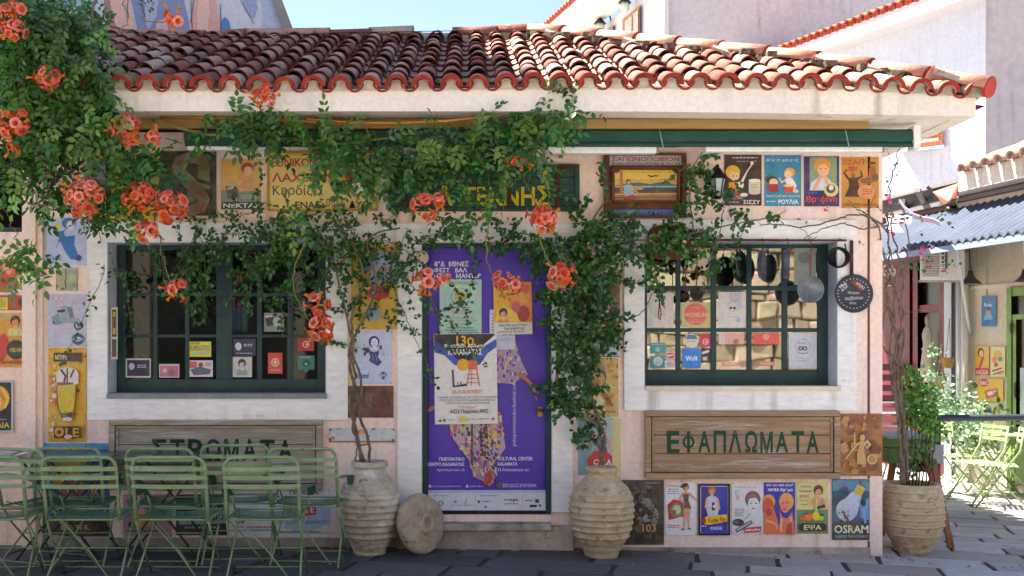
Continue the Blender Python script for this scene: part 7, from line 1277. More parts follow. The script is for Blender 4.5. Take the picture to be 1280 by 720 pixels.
for (px, py, lab) in ((1185, 460, 'small wicker basket on cords, upper of the two by the grey pier'), (1175, 483, 'small wicker basket on cords, lower of the two by the grey pier')):
    o_ = FR(px, py, .35); t = thing('hanging_basket', lab, 'basket', o_, 'wicker baskets by the grey pier'); mb = MB(); mb.lathe(o_, [(.055, 0), (.075, .12), (.08, .13), (.07, .125), (.05, .03)], 20); mb.build('basket_body', M_bask, t)
    for s in (-1, 1):
        mb = MB(); mb.tube([o_+Vector((0, s*.07, .12)), FR(px+2, py-62 if py < 470 else py-55, .30)], .006, 5, col('#c8b090')); mb.build('cord', M_paint, t)
    BASK.append(o_+Vector((0, 0, .12)))
# red bench slats and white chair at the red shop, dress in the window
bn = thing('red_slatted_crates', 'dark red slatted crates with white edges against the red shopfront', 'crate', FR(1110, 520, .3))
for i in range(9):
    mb = MB(); frbox(mb, 1098, 455+i*13, 1127, 463+i*13, .12, .16, col('#4c0c14')); frbox(mb, 1098, 463+i*13, 1127, 464.6+i*13, .12, .17, (.6, .55, .52)) if i in (3, 4) else None; mb.build('slat', M_rough, bn)
wc = thing('white_chair', 'white metal slatted chair in front of the red crates', 'chair', FR(1118, 560, 1.0)); ow = Vector((X(1118, 3.6), 3.6, G(5)))
def wt(pts, nm): mb = MB(); mb.tube([ow+Vector(p) for p in pts], .012, 6, (.75, .76, .75)); mb.build(nm, M_paint, wc)
for z in (.80, .74, .68): wt([(-.12, .1, z), (.2, .1, z)], 'back_slat')
wt([(-.16, -.1, .46), (.2, -.1, .46)], 'seat_slat'); wt([(-.16, .0, .46), (.2, .0, .46)], 'seat_slat'); wt([(-.14, .1, .8), (-.2, -.1, 0)], 'leg'); wt([(.2, .1, .8), (.26, -.1, 0)], 'leg'); wt([(-.1, -.1, .46), (-.1, .25, 0)], 'leg'); wt([(.18, -.1, .46), (.2, .25, 0)], 'leg')
ds = thing('mannequin_dress', 'pale dress on a stand behind the red framed glass', 'dress', FR(1160, 470, .02)); o_ = FR(1159, 478, .09); MS = Matrix.Scale(.35, 3, Vector((.988, .156, 0)))
mb = MB(); mb.lathe(o_, [(.16, 0), (.13, .25), (.09, .5), (.1, .65), (.07, .72), (.03, .76)], 18, (.42, .37, .28), wob=.1, M=MS); mb.build('dress_cloth', M_rough, ds); mb = MB(); mb.lathe(o_+Vector((0, 0, .76)), [(.03, 0), (.05, .06), (.045, .12), (.01, .15)], 12, (.3, .25, .2), M=MS); mb.build('head_form', M_rough, ds)
mb = MB(); draw(mb, [('t', 'Gu', 1104, 310, 1118, 324, '#d8c8c0'), ('t', 'Gola', 1103, 331, 1120, 345, '#d8c8c0', False), ('l', [(1104, 357), (1120, 357)], 1, '#d8c8c0')], lambda a, b, o=0: FR(a, b, .035+o)); mb.build('shop_lettering', M_print, rowb)
# ================================================================ PLANTS
npr = np.random.default_rng(12)
def unit(v): return v/np.maximum(1e-9, np.linalg.norm(v, axis=-1, keepdims=True))
# one leaflet: 8 points, folded along the midrib, pointed tip
LV = np.array([[0, 0, 0], [-.24, .28, .07], [-.27, .55, .06], [0, 1, -.10], [.27, .55, .06], [.24, .28, .07], [0, .3, 0], [0, .62, -.02]])
LF = [(0, 6, 1), (1, 6, 7, 2), (2, 7, 3), (0, 5, 6), (5, 4, 7, 6), (4, 3, 7)]
LFn = np.array([3, 4, 3, 3, 4, 3]); LFi = np.array([i for f in LF for i in f])
class Leaves:
    def __init__(s): s.p = []; s.t = []; s.n = []; s.s = []; s.c = []; s.w = []
    def add(s, p, t, n, size, c, w=1.0):
        k = len(p); s.p.append(p); s.t.append(t); s.n.append(n); s.s.append(np.broadcast_to(size, k)); s.c.append(c); s.w.append(np.broadcast_to(w, k))
    def build(s, name, parent, mtl=None, kind='stuff'):
        p = np.concatenate(s.p); t = unit(np.concatenate(s.t)); n = np.concatenate(s.n); sz = np.concatenate(s.s)[:, None, None]; c = np.concatenate(s.c); w = np.concatenate(s.w)
        b = unit(np.cross(t, n)); n = np.cross(b, t); L = LV[None]*1.0
        v = p[:, None]+sz*(L[..., 0:1]*b[:, None]*w[:, None, None]+L[..., 1:2]*t[:, None]+L[..., 2:3]*n[:, None])
        k = len(p); o = np.array(wloc(parent)) if parent else np.zeros(3); v = (v-o).reshape(-1, 3).astype(np.float32)
        me = bpy.data.meshes.new(name); me.vertices.add(k*8); me.vertices.foreach_set('co', v.ravel())
        li = (LFi[None]+8*np.arange(k)[:, None]).ravel(); tot = np.tile(LFn, k); st = np.concatenate([[0], np.cumsum(tot)[:-1]])
        me.loops.add(len(li)); me.loops.foreach_set('vertex_index', li.astype(np.int32)); me.polygons.add(len(tot)); me.polygons.foreach_set('loop_start', st.astype(np.int32))
        me.update(calc_edges=True); me.materials.append(mtl or M_leaf)
        a = me.color_attributes.new('Col', 'FLOAT_COLOR', 'CORNER'); cc = np.ones((len(li), 4), np.float32); cc[:, :3] = np.repeat(c, len(LFi), axis=0); a.data.foreach_set('color', cc.ravel())
        me.polygons.foreach_set('use_smooth', np.ones(len(tot), bool))
        ob = bpy.data.objects.new(name, me); C.objects.link(ob)
        if parent: ob.parent = parent
        if kind: ob['kind'] = kind
        return ob
def lc(k, base, var=.4, yellow=.07):
    g = npr.uniform(1-var, 1+var, (k, 1)); c = np.array(base)[None]*g
    y = (npr.random((k, 1)) < yellow); return np.where(y, c*np.array([2.6, 1.7, .9]), c)
GREEN_T = (.042, .165, .036); GREEN_S = (.036, .130, .024); GREEN_B = (.06, .18, .03); GREEN_L = (.12, .30, .04)
def clump(P): return (1+.28*np.sin(P[:, 0:1]*7.3+P[:, 2:3]*5.1)+.22*np.sin(P[:, 0:1]*17+P[:, 2:3]*-13+P[:, 1:2]*9))*np.array([1.15, 1., .9])
def pinnate(LS, P, D, N, length, leaf, base, pairs=4, w=.95):
    """compound leaves: P start points, D directions, N normals"""
    k = len(P); D = unit(D); B = unit(np.cross(D, N)); Nn = np.cross(B, D); c = lc(k, base)*clump(P)
    for i in range(pairs):
        u = (i+.6)/(pairs+.3); droop = np.array([0, 0, -1.])*(u**2*.35)*length[:, None] if hasattr(length, '__len__') else np.array([0, 0, -1.])*(u*u*.35*length)
        q = P+D*(u*length)[:, None]+droop if hasattr(length, '__len__') else P+D*u*length+droop
        for s in (-1, 1):
            T = D*.55+B*s*.95+npr.normal(0, .14, (k, 3)); T[:, 2] -= .25
            LS.add(q, T, Nn+npr.normal(0, .25, (k, 3)), leaf*npr.uniform(.75, 1.1, k), c*npr.uniform(.85, 1.15, (k, 1)), w)
    q = P+D*(length[:, None] if hasattr(length, '__len__') else length)+np.array([0, 0, -.3])*np.mean(length)
    LS.add(q, D+np.array([0, 0, -.4]), Nn, leaf*npr.uniform(.9, 1.15, k), c, w)
def blob_pts(bl, Y, dY, dens, seed=None):
    """points inside flattened blobs given in photo pixels (cx, cy, rx, ry[, weight])"""
    out = []
    for b in bl:
        cx, cy, rx, ry = b[:4]; wgt = b[4] if len(b) > 4 else 1; n = max(2, int(rx*ry*dens*wgt)); r = np.sqrt(npr.random(n))**.9; a = npr.random(n)*2*PI
        j = 1+.18*np.sin(3*a+cx)+.12*np.sin(5*a+cy); px = cx+rx*r*np.cos(a)*j; py = cy+ry*r*np.sin(a)*j
        y = Y+dY*npr.normal(0, .5, n)*np.sqrt(np.maximum(.05, 1-r*r)); k = (y+D0)/F
        out.append(np.stack([(px-CX)*k, y, EYE+(CY-py)*k], 1))
    return np.concatenate(out)
def outdir(n, up=.1, down=-.5, front=-.9):
    d = npr.normal(0, .8, (n, 3)); d[:, 1] += front*npr.random(n); d[:, 2] += down*npr.random(n)+up; return unit(d)
def fnorm(n): v = npr.normal(0, .45, (n, 3)); v[:, 1] -= .75; v[:, 2] += .55; return unit(v)
def stem(pts, r, mb=None, c=(.2, .15, .11), wig=.012, n=6, seg=6):
    pts = [Vector(p) for p in pts]; out = []; rs = []
    for i in range(len(pts)-1):
        p0 = pts[max(0, i-1)]; p1 = pts[i]; p2 = pts[i+1]; p3 = pts[min(len(pts)-1, i+2)]
        for j in range(seg):
            t = j/seg; q = .5*((2*p1)+(p2-p0)*t+(2*p0-5*p1+4*p2-p3)*t*t+(3*p1-p0-3*p2+p3)*t**3); out.append(q+Vector((R.gauss(0, wig), R.gauss(0, wig), R.gauss(0, wig)*.5)))
    out.append(pts[-1]); k = len(out)
    rs = [(r[0]+(r[1]-r[0])*i/(k-1)) if isinstance(r, tuple) else r for i in range(k)]
    mb = mb or MB(); mb.tube(out, rs, n, c); return mb, out
# ---- flower: a trumpet with five lobes, opening along +Z, about 1 unit long
def flower_mesh(name, lob, thr, bud=False):
    mb = MB(); n = 10; rings = [(.06, 0), (.09, .3), (.20, .7), (.27, .85)]
    for r, h in rings:
        for j in range(n): a = 2*PI*j/n; mb.v.append((r*math.cos(a), r*math.sin(a), h))
    for i in range(3):
        for j in range(n): mb.face((i*n+j, i*n+(j+1) % n, (i+1)*n+(j+1) % n, (i+1)*n+j), thr if i < 2 else tuple(.5*(a+b) for a, b in zip(thr, lob)), sm=True)
    if not bud:
        o = 3*n
        for l in range(5):
            a0 = 2*PI*(2*l)/n; ids = [o+2*l, o+(2*l+1) % n, o+(2*l+2) % n]; b = len(mb.v)
            for da, r, h in ((-.15, .46, .93), (.30, .60, .86), (.95, .60, .86), (1.4, .46, .93)):
                a = a0+da; mb.v.append((r*math.cos(a), r*math.sin(a), h))
            mb.face((ids[0], b, b+1, ids[1]), lob, sm=True); mb.face((ids[1], b+1, b+2), lob, sm=True); mb.face((ids[1], b+2, b+3, ids[2]), tuple(x*.9 for x in lob), sm=True)
    return mb.mesh(name, M_petal)
FM = [flower_mesh('trumpet_flower', col('#f27a5e'), col('#f09040')), flower_mesh('trumpet_flower', col('#f79a82'), col('#ea6a3c')), flower_mesh('trumpet_flower', col('#ec6448'), col('#e88a34'))]
FB = flower_mesh('flower_bud', col('#e8762c'), col('#d89a34'), bud=True)
def cluster(parent, px, py, rpx, n, Y, orange=False):
    o = Wp(px, py, Y); r = rpx/F*(Y+D0); t = bpy.data.objects.new('flower_cluster', None); C.objects.link(t); t.parent = parent; t.location = o-wloc(parent); t.empty_display_size = .05
    for i in range(n):
        z_ = 1-1.35*(i+.5)/n; a = i*2.4+px; rr_ = math.sqrt(max(0, 1-z_*z_)); d = Vector((rr_*math.cos(a), -z_*.9-.15, rr_*math.sin(a))); d += Vector((R.gauss(0, .28), R.gauss(0, .2), R.gauss(0, .28))); d.normalize()
        sz = R.uniform(.055, .088)*(1 if r > .08 else .9); p = Vector((d.x*1.05, d.y*.7, d.z*1.0))*(r*R.uniform(.55, 1.18))-d*sz*.8
        me = R.choice(FM) if not orange else FM[2]
        M = Matrix.Translation(p) @ d.to_track_quat('Z', 'Y').to_matrix().to_4x4() @ Matrix.Rotation(R.uniform(0, 6), 4, 'Z') @ Matrix.Scale(sz, 4)
        inst('flower', me, t, mw=M)
    for i in range(max(3, n//3)):
        d = Vector((R.uniform(-1, 1), -.5, R.uniform(-1.3, .6))).normalized(); M = Matrix.Translation(d*r*R.uniform(.7, 1.15)) @ d.to_track_quat('Z', 'Y').to_matrix().to_4x4() @ Matrix.Scale(.055, 4); inst('flower_bud', FB, t, mw=M)
    if r > .08:
        LSt = MB(); LSt.tube([Vector(o)+Vector((0, .06, r*.9+.05)), o+Vector((0, .03, 0))], .005, 5, (.12, .2, .04)); LSt.build('flower_stalk', M_rough, t)
# ---- big trumpet vine, upper left
tv = thing('trumpet_vine', 'huge trumpet vine with coral flowers massed over the upper left roof corner', 'vine', Wp(30, 300, -.55))
LA = Leaves()
bl = [(15, 22, 42, 42), (60, 30, 42, 40), (92, 55, 38, 30), (30, 85, 48, 45), (88, 92, 46, 34), (118, 118, 26, 26), (20, 140, 40, 34), (75, 142, 50, 34), (118, 150, 30, 24), (60, 176, 52, 26, .8), (128, 182, 34, 22, .8), (14, 190, 26, 22, .7), (168, 196, 34, 20, .8), (178, 218, 34, 20, .7), (140, 226, 30, 26, .7), (70, 212, 44, 18, .5), (112, 262, 40, 20, .5), (60, 250, 26, 16, .5), (150, 262, 36, 18, .7), (28, 222, 22, 14, .5)]
P = blob_pts(bl, -.62, .34, .042); P[:, 1] = np.minimum(P[:, 1], -.12); k = len(P)
pinnate(LA, P, outdir(k, .25, -.9, -.9), fnorm(k), npr.uniform(.15, .22, k), .066, GREEN_T)
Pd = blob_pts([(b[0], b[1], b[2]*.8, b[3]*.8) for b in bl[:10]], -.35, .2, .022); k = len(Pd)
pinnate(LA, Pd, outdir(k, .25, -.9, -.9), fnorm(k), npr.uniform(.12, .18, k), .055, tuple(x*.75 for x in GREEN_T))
P = blob_pts([(35, 312, 22, 12, .6), (30, 330, 30, 18, .6), (45, 345, 22, 10, .5), (10, 250, 12, 26, .5), (55, 232, 14, 10, .5), (78, 240, 22, 12, .5), (8, 344, 12, 14, .6)], -.75, .15, .05); k = len(P)
pinnate(LA, P, outdir(k, .1, -.7, -.9), fnorm(k), npr.uniform(.12, .16, k), .075, (.07, .22, .035), pairs=2)
P = blob_pts([(112, 8, 26, 12, .6), (106, 26, 18, 12, .5), (92, 34, 20, 10, .5), (182, 2, 14, 6, .6)], -.5, .1, .04); k = len(P); pinnate(LA, P, outdir(k, .1, -.7, -.9), fnorm(k), npr.uniform(.1, .14, k), .045, GREEN_T, pairs=3)
LA.build('foliage', tv)
# single compound leaves that show large, each a part
def leaf_proto(name, seed, ln=.18, leaf=.068, pairs=4, base=GREEN_T):
    L_ = Leaves(); pinnate(L_, np.zeros((1, 3)), np.array([[1., 0, -.1]]), np.array([[0, -.3, 1.]]), np.array([ln]), leaf, base, pairs); ob_ = L_.build(name, None, kind=None); me = ob_.data; bpy.data.objects.remove(ob_); return me
LP = [leaf_proto('compound_leaf', i, base=(.04*(.8+.15*i), .13*(.8+.12*i), .03)) for i in range(5)]
def leaf_parts(parent, bl, Y, dY, n, sc=1.0):
    P_ = blob_pts(bl, Y, dY, n/sum(b[2]*b[3] for b in bl)); 
    for p in P_[:n]:
        d = Vector(outdir(1, .15, -.9, -.8)[0]); nn = Vector(fnorm(1)[0]); x_ = d.normalized(); y2 = nn.cross(x_).normalized(); z2 = x_.cross(y2)
        M = Matrix((x_, y2, z2)).transposed().to_4x4(); M.translation = Vector(p)-wloc(parent); inst('compound_leaf', R.choice(LP), parent, mw=M @ Matrix.Scale(sc*R.uniform(.85, 1.15), 4))
leaf_parts(tv, bl[:12], -.90, .12, 150)
st_ = []
for pts, r in (([(120, 0), (100, 90), (112, 180), (128, 215), (165, 262), (205, 300)], (.012, .005)), ([(50, 180), (55, 208), (80, 232), (105, 262), (112, 276)], (.010, .004)), ([(30, 90), (60, 150), (66, 200), (58, 245)], (.012, .006)), ([(82, 130), (82, 220), (84, 250)], (.006, .004)), ([(0, 255), (12, 272), (18, 292), (22, 310)], (.006, .003)), ([(32, 254), (62, 257), (110, 262)], (.006, .004)), ([(140, 180), (180, 240), (200, 300), (210, 345), (220, 356)], (.006, .004)), ([(92, 8), (130, 30), (170, 44)], (.005, .004)), ([(150, 0), (160, 18), (150, 40)], (.004, .003)), ([(176, 5), (182, 25), (205, 28), (216, 22)], (.004, .003))):
    mb, _ = stem([Wp(x, y, -.72) for x, y in pts], r, c=(.10, .07, .05)); mb.build('stem', M_bark, tv)
for (px, py, r, n) in ((4, 22, 14, 9), (20, 12, 10, 6), (18, 36, 15, 10), (62, 97, 17, 12), (20, 155, 20, 18), (155, 160, 19, 17), (191, 170, 8, 5), (105, 246, 24, 30), (176, 244, 20, 19), (212, 258, 19, 20), (182, 288, 13, 11), (221, 362, 13, 9), (217, 22, 11, 7), (16, 186, 8, 3), (163, 176, 8, 4)):
    cluster(tv, px, py, r, n, -.98 if px < 130 else -.86)
# ---- trumpet vine over the awning and door
av = thing('trumpet_vine', 'glossy trumpet vine draped over the awning and sign above the door', 'vine', Wp(600, 300, -.5))
LB = Leaves(); bl2 = [(290, 150, 34, 14), (335, 143, 28, 14), (318, 160, 50, 14), (375, 163, 40, 14), (410, 188, 26, 20), (440, 185, 44, 22), (426, 230, 20, 14, .6), (460, 214, 32, 18, .8), (500, 178, 50, 16), (560, 172, 46, 18), (535, 212, 36, 22, .9), (590, 198, 50, 22), (600, 240, 46, 12, .35), (625, 178, 44, 26), (660, 156, 38, 26), (690, 130, 30, 22), (712, 112, 22, 14), (655, 200, 28, 20, .8), (680, 225, 20, 12, .5), (370, 262, 26, 10, .6), (560, 258, 34, 8, .4), (545, 276, 24, 10, .7), (610, 262, 36, 9, .6), (515, 228, 30, 18, .5), (232, 178, 26, 10, .6)]
P = blob_pts(bl2, -.55, .22, .027); k = len(P); pinnate(LB, P, outdir(k, .15, -1.0, -.9), fnorm(k), npr.uniform(.14, .22, k), .066, (.040, .172, .040))
LB.build('foliage', av); leaf_parts(av, bl2[:20], -.74, .10, 125)
for pts, r in (([(190, 150), (260, 168), (330, 170), (420, 180), (500, 172), (580, 180), (640, 160), (690, 120)], (.012, .005)), ([(500, 172), (540, 200), (560, 240), (548, 262)], (.006, .004)), ([(610, 215), (612, 262), (608, 320), (618, 345), (636, 350)], (.006, .005)), ([(672, 150), (668, 185), (660, 210)], (.009, .006)), ([(672, 282), (682, 320), (696, 340)], (.006, .004)), ([(400, 160), (425, 200), (445, 245), (452, 270)], (.006, .004)), ([(384, 300), (370, 330), (368, 365), (385, 400)], (.005, .004)), ([(645, 190), (652, 215), (668, 250)], (.005, .004)), ([(560, 235), (550, 248), (535, 252)], (.004, .003))):
    mb, _ = stem([Wp(x, y, -.55) for x, y in pts], r, c=(.13, .18, .06), wig=.005); mb.build('stem', mat('green_stem', '#8a7a34', '#6b6a2c', scale=9, rough=.7), av)
for (px, py, r, n) in ((335, 122, 13, 8), (322, 118, 7, 3), (530, 257, 19, 10), (549, 250, 8, 4), (533, 351, 15, 8), (552, 350, 8, 4), (398, 381, 15, 9), (403, 409, 16, 13), (628, 350, 11, 6), (642, 358, 12, 6), (678, 272, 18, 18), (702, 343, 18, 13), (640, 200, 9, 5), (655, 203, 6, 3)):
    cluster(av, px, py, r, n, -.78)
# ---- small leaved climbers: wandering twigs with little pointed leaves
def climber(root, LS, starts, Y, base, nleaf, leaf=(.022, .036), tw=None, seg=14, step=.035, grav=-.25, spread=.5, stay=.5):
    tw = tw or MB()
    for (px, py, ang, L_) in starts:
        p = Wp(px, py, Y+npr.normal(0, .06)); a = math.radians(ang); d = Vector((math.cos(a), npr.normal(0, .25), -math.sin(a))).normalized(); pts = [p]
        for i in range(int(seg*L_)):
            d = (d+Vector((npr.normal(0, .28), npr.normal(0, .15)-.02, npr.normal(0, .28)+grav*.12))*spread).normalized(); q = pts[-1]+d*step
            if q.y > -.04: q.y = -.04-abs(npr.normal(0, .01))
            pts.append(q)
        if len(pts) > 2: tw.tube(pts, [.0035*(1-.6*i/len(pts)) for i in range(len(pts))], 4, (.16, .12, .08), cap=False)
        A = np.array([tuple(q) for q in pts]); n = int(nleaf*L_)
        idx = npr.integers(0, len(pts), n); off = npr.normal(0, .016, (n, 3)); q = A[idx]+off; T = npr.normal(0, .8, (n, 3)); T[:, 2] -= .45; T[:, 1] -= .35
        LS.add(q, T, fnorm(n), npr.uniform(leaf[0], leaf[1], n), lc(n, base, .45, .05), 1.25)
    return tw
def starts_from(bl, dens, lo=.5, hi=1.2, ang=None):
    out = []
    for b in bl:
        cx, cy, rx, ry = b[:4]; n = max(1, int(rx*ry*dens*(b[4] if len(b) > 4 else 1)))
        for _ in range(n):
            a = npr.random()*2*PI; r = math.sqrt(npr.random()); out.append((cx+rx*r*math.cos(a), cy+ry*r*math.sin(a), (ang if ang is not None else npr.uniform(0, 360))+npr.normal(0, 25), npr.uniform(lo, hi)))
    return out
bg1 = thing('climbing_jasmine', 'small leaved climber from the left jar, curtaining the left window and the sign band', 'vine', Vector((X(462, -.3), -.3, 0)))
LC = Leaves(); B1 = [(470, 290, 60, 22), (540, 300, 60, 14, .8), (400, 290, 60, 20), (330, 285, 60, 20), (260, 290, 50, 16, .8), (300, 320, 80, 22), (230, 335, 50, 30, .9), (330, 345, 66, 26), (380, 330, 40, 34), (250, 370, 30, 14, .5), (350, 372, 36, 18, .6), (440, 330, 26, 34), (475, 345, 34, 30), (500, 330, 26, 26, .7), (450, 385, 30, 26, .8), (500, 395, 18, 24, .5), (570, 302, 50, 10, .7), (640, 296, 40, 12, .7), (168, 300, 30, 14, .35), (130, 345, 12, 40, .25), (120, 300, 22, 14, .4), (480, 270, 46, 14, .6), (405, 420, 10, 10, .4)]
tw = climber(bg1, LC, starts_from(B1, .0092), -.16, GREEN_S, 30, leaf=(.032, .050), seg=11, step=.032)
tw = climber(bg1, LC, [(500, 380, 60, 1.6), (505, 350, 40, 2), (495, 400, 50, 1.5), (520, 330, 70, 1.6), (140, 320, 80, 2), (480, 300, 20, 2.5), (130, 330, 95, 1.8), (540, 390, -20, 1), (520, 395, -10, 1)], -.2, GREEN_S, 20, leaf=(.028, .045), tw=tw)
LC.build('foliage', bg1); tw.build('twigs', M_bark, bg1, kind='stuff')
TR = (.33, .28, .22)
for pts, r in (([(458, 588), (450, 560), (442, 530), (448, 500), (438, 460), (442, 425), (440, 390), (455, 350), (440, 300)], (.014, .010)), ([(452, 586), (446, 540), (436, 505), (444, 470), (436, 440), (446, 415), (470, 360), (460, 300), (500, 285)], (.012, .008)), ([(462, 585), (460, 548), (450, 520), (452, 480), (442, 445), (438, 418), (420, 340), (400, 300)], (.012, .007)), ([(444, 588), (446, 560), (458, 555), (462, 545)], (.008, .005))):
    mb, _ = stem([Wp(x, y, -.30 if y > 500 else -.2) for x, y in pts], r, wig=.004); mb.build('trunk', M_bark, bg1)
bg2 = thing('climbing_bougainvillea', 'dense dark climber cascading down beside the door into the middle jar', 'vine', Vector((X(752, -.28), -.28, 0)))
LD = Leaves(); B2 = [(735, 295, 36, 24), (715, 325, 28, 24), (745, 340, 26, 28), (702, 370, 20, 28), (732, 385, 28, 32), (752, 400, 18, 32, .8), (712, 420, 24, 32), (728, 440, 18, 30), (712, 475, 18, 26), (728, 500, 16, 28), (725, 525, 18, 18, .8), (750, 515, 12, 12, .5), (650, 305, 40, 12, .8), (690, 300, 28, 16), (780, 292, 22, 16, .7), (800, 315, 20, 26, .7), (815, 345, 12, 26, .6), (830, 290, 34, 12, .7), (870, 300, 34, 22, .6), (880, 275, 26, 12, .5), (905, 320, 14, 20, .4), (920, 270, 30, 12, .5), (750, 255, 14, 30, .35), (862, 235, 10, 34, .5), (872, 205, 14, 20, .5), (890, 255, 16, 20, .5), (738, 235, 10, 10, .3), (950, 262, 16, 8, .3), (760, 430, 16, 14, .6), (690, 335, 16, 20, .8)]
tw = climber(bg2, LD, starts_from(B2, .0215), -.20, (.036, .128, .026), 34, leaf=(.034, .056), seg=8, step=.03)
tw = climber(bg2, LD, starts_from([(800, 320, 16, 30), (865, 225, 8, 40), (905, 300, 24, 12)], .006), -.22, (.06, .15, .03), 16, leaf=(.03, .046), tw=tw)
LD.build('foliage', bg2); tw.build('twigs', M_bark, bg2, kind='stuff')
for pts, r in (([(754, 580), (750, 555), (746, 530), (722, 520), (700, 498), (696, 470), (712, 430), (720, 380), (725, 320), (740, 280), (760, 240), (745, 215)], (.020, .006)), ([(750, 580), (756, 552), (748, 520), (735, 480), (730, 400), (745, 330)], (.018, .008)), ([(740, 300), (800, 300), (860, 292), (920, 280), (960, 272)], (.009, .005)), ([(770, 398), (790, 398), (806, 385), (818, 360)], (.005, .003)), ([(868, 290), (862, 250), (866, 210), (878, 190)], (.006, .004)), ([(905, 262), (900, 300), (918, 318), (922, 345)], (.004, .003))):
    mb, _ = stem([Wp(x, y, -.28 if y > 500 else -.2) for x, y in pts], r, wig=.005); mb.build('trunk', M_bark, bg2)
# a few fallen-in pinkish bracts among the leaves
BR = Leaves(); P = blob_pts([(835, 296, 20, 8), (870, 315, 12, 8), (740, 310, 20, 10), (620, 300, 20, 8), (745, 395, 20, 20)], -.26, .08, .05)[:46]; k = len(P); BR.add(P, outdir(k), fnorm(k), npr.uniform(.03, .045, k), np.array([[.75, .38, .28]])*npr.uniform(.7, 1.2, (k, 1)), 1.5); BR.build('dry_bracts', bg2)
# ---- right corner bougainvillea: bare grey stems, few leaves and magenta bracts
bc = thing('bare_bougainvillea', 'leggy bougainvillea with bare grey stems and few magenta bracts rising from the right pot', 'bougainvillea', Vector((3.67, .22, G(3.67))))
YB = .12
bare = [([(1128, 606), (1130, 560), (1128, 520), (1122, 470), (1124, 440), (1112, 390), (1108, 350), (1112, 310), (1108, 270)], (.016, .006)), ([(1134, 606), (1132, 540), (1120, 490), (1118, 445), (1128, 400), (1118, 360), (1104, 320), (1098, 282)], (.015, .006)),
        ([(1126, 606), (1124, 530), (1116, 480), (1122, 430), (1116, 380), (1122, 340), (1136, 310), (1130, 270)], (.014, .005)), ([(1130, 520), (1126, 470), (1130, 420), (1124, 390), (1130, 350), (1118, 300), (1112, 240), (1120, 205), (1124, 180)], (.011, .004)),
        ([(1120, 445), (1108, 440), (1102, 420), (1106, 380), (1112, 350), (1104, 310)], (.009, .004)), ([(1110, 290), (1095, 275), (1070, 268), (1040, 276), (1005, 284), (970, 280), (950, 282)], (.009, .004)), ([(1108, 282), (1080, 286), (1050, 280), (1020, 290), (1002, 300)], (.007, .003)),
        ([(1098, 282), (1084, 268), (1072, 262), (1060, 250)], (.008, .003)), ([(1085, 268), (1090, 250), (1096, 240)], (.004, .002)), ([(1112, 300), (1108, 250), (1116, 215), (1108, 185)], (.004, .002)), ([(1112, 240), (1128, 228), (1138, 226)], (.003, .002)), ([(1124, 340), (1136, 330), (1142, 322)], (.003, .002)), ([(1132, 392), (1150, 388), (1156, 384)], (.003, .002)), ([(1116, 470), (1112, 430), (1118, 400), (1108, 370), (1116, 330), (1110, 300)], (.008, .004)), ([(1000, 284), (1014, 298), (1024, 302)], (.003, .002)), ([(960, 280), (975, 268), (985, 262)], (.003, .002))]
for pts, r in bare:
    mb, o_ = stem([Wp(x, y, (YB if x > 1106 or y > 300 else -.12) if x > 1100 else -.14) for x, y in pts], r, wig=.007)
    for q in o_[3::4]:
        if R.random() < .7: mb.tube([q, q+Vector((R.uniform(-.05, .05), R.uniform(-.03, .01), R.uniform(-.02, .05)))], [.003, .001], 4)
    mb.build('branch', M_bark, bc)
LE = Leaves(); P = blob_pts([(1150, 270, 30, 8), (1180, 280, 14, 6), (1112, 262, 10, 12), (1100, 262, 6, 4), (1170, 330, 16, 12), (1192, 332, 14, 8), (1076, 303, 4, 5), (1110, 350, 6, 8), (1160, 290, 10, 8), (1116, 220, 8, 20), (975, 262, 20, 6), (1000, 278, 14, 8), (1140, 330, 10, 20)], -.0, .1, .04); k = len(P); LE.add(P, outdir(k), fnorm(k), npr.uniform(.026, .045, k), lc(k, GREEN_B, .4, .1), 1.6); LE.build('foliage', bc)
LM = Leaves(); P = blob_pts([(1157, 313, 9, 5), (1158, 328, 8, 6), (1182, 338, 6, 5), (1122, 278, 8, 5), (1110, 247, 5, 5), (1112, 270, 6, 6), (1154, 279, 4, 4), (1031, 262, 7, 5), (1108, 225, 3, 6), (1118, 290, 8, 5)], -.0, .05, .16); k = len(P); LM.add(P, outdir(k), fnorm(k), npr.uniform(.025, .036, k), np.array([[.80, .06, .22]])*npr.uniform(.6, 1.2, (k, 1)), 1.7); LM.build('magenta_bracts', bc)
gb = thing('green_shrub', 'bright green bushy shrub rising from the right corner pot beside the bare stems', 'shrub', Vector((3.72, .2, G(3.7))))
LG = Leaves()
for bl_, b_, n_ in (([(1140, 480, 12, 18), (1154, 500, 19, 20), (1150, 520, 22, 16), (1164, 535, 18, 20), (1140, 505, 14, 16), (1138, 470, 10, 12)], GREEN_L, .50), ([(1140, 560, 18, 14), (1150, 580, 20, 14), (1160, 565, 10, 14), (1135, 590, 14, 10)], (.07, .17, .03), .2)):
    P = blob_pts(bl_, .28, .22, n_); k = len(P); T = outdir(k, .5, -.3, -.6); LG.add(P, T, fnorm(k), npr.uniform(.030, .048, k), lc(k, b_, .45, .05), 1.3)
LG.build('foliage', gb)
for i in range(9):
    mb, _ = stem([Wp(1128+i*4, 608, .25), Wp(1130+i*4.5, 570, .25), Wp(1128+i*5.5, 530-R.uniform(0, 30), .25)], (.007, .003), wig=.004); mb.build('stem', mat('red_brown_stem', '#4a2a24', rough=.8), gb)
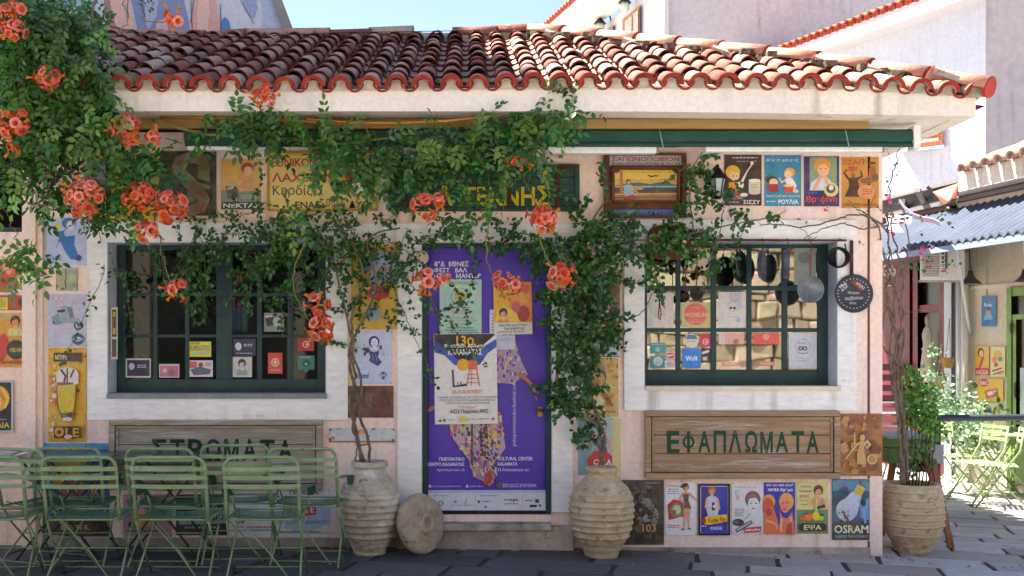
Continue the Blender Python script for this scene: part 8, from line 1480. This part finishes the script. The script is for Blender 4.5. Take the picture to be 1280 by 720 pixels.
# ---- fallen leaves and petals swept against the wall
fl = Leaves(); n = 150; px_ = npr.uniform(-2.2, 4.4, n); py_ = -np.abs(npr.normal(0, .35, n))-.03; P = np.stack([px_, py_, np.array([G(x) for x in px_])+.012], 1); T = npr.normal(0, 1, (n, 3)); T[:, 2] *= .08; NN = npr.normal(0, .25, (n, 3)); NN[:, 2] += 1
cc_ = np.array([(.30, .12, .04), (.10, .16, .03), (.65, .18, .10), (.35, .25, .10), (.6, .12, .2)])[npr.integers(0, 5, n)]; fl.add(P, T, NN, npr.uniform(.02, .05, n), cc_, 1.3)
tag(fl.build('fallen_leaves', None), 'fallen leaves and petals scattered along the wall foot', 'litter', kind='stuff')
# ---- plants in the far pots and baskets
labs = ['leafy green plant in the large orange red terracotta pot', 'small pale green plant in the beige pot', 'dark green plant in the grey brown pot', 'bushy plant in the brown pot at the right edge', 'trailing plant in the tall green planter', 'tiny plant in the bright orange pot']
for (o_, r), lab in zip(POTS, labs):
    t = thing('potted_plant', lab, 'plant', o_, 'plants along the right street front'); L_ = Leaves(); n = int(90+r*700); P = np.array(tuple(o_))+npr.normal(0, 1, (n, 3))*np.array([r*.75, r*.75, r*.8])+np.array([0, 0, r*.9]); L_.add(P, outdir(n, .6, -.3, -.2), fnorm(n), npr.uniform(.05, .11, n), lc(n, (.10, .24, .05), .5, .15), 1.2); L_.build('foliage', t)
    mb, _ = stem([o_-Vector((0, 0, .05)), o_+Vector((.02, 0, r))], (.012, .006), wig=.004); mb.build('stem', M_bark, t)
hb = thing('white_edged_shrub', 'pale variegated shrub in front of the grey pier behind the green bush', 'shrub', FR(1190, 560, .8)); L_ = Leaves()
P = np.concatenate([np.array(tuple(FR(px, py, .7)))+npr.normal(0, .5, (n, 3))*np.array([s_, s_, s_]) for px, py, n, s_ in ((1176, 500, 160, .22), (1190, 515, 260, .34), (1205, 530, 220, .30), (1168, 440, 40, .1), (1166, 470, 60, .14), (1225, 545, 160, .25), (1180, 545, 160, .3))]); n = len(P)
L_.add(P, outdir(n, .5, -.3, -.5), fnorm(n), npr.uniform(.04, .08, n), lc(n, (.24, .36, .22), .5, 0), 1.2); L_.build('foliage', hb)
mb, _ = stem([FR(1190, 570, .7), FR(1192, 530, .7)], (.02, .01)); mb.build('stem', M_bark, hb)
rp = thing('roof_weed', 'small wispy weed growing between the low roof and the metal awning', 'plant', FR(1195, 285, .2)); L_ = Leaves(); n = 60; P = np.array(tuple(frz(1196, 3.42, .1)))+npr.normal(0, 1, (n, 3))*np.array([.12, .16, .10]); L_.add(P, outdir(n, .6, 0, -.2), fnorm(n), npr.uniform(.04, .07, n), lc(n, (.12, .16, .07)), .7); L_.build('foliage', rp)
cl_ = thing('lavender_cloth', 'strip of lavender cloth caught on the end of the metal awning', 'cloth', FR(1140, 270, 1.2)); mb = MB(); cpts = [(1124, 252), (1132, 262), (1142, 270), (1154, 274), (1166, 276), (1174, 280)]
mb.strip([FR(x, y-2.5, 1.1) for x, y in cpts], [FR(x+1, y+3, 1.0) for x, y in cpts], .01, (.55, .42, .62)); mb.build('cloth', M_rough, cl_)
wc_ = thing('white_tarp', 'crumpled white and grey sheeting over the left end of the metal awning', 'sheet', FR(1120, 280, 1.0)); mb = MB(); mb.poly([FR(1112, 278, 1.2), FR(1138, 280, 1.2), FR(1142, 266, 1.0), FR(1128, 270, 1.0), FR(1112, 266, 1.0)], (.3, .31, .33)); mb.poly([FR(1112, 290, 1.3), FR(1130, 290, 1.3), FR(1116, 272, 1.1), FR(1106, 268, 1.1)], (.28, .33, .36)); mb.build('sheet', M_rough, wc_)
print('script done', len(bpy.data.objects))
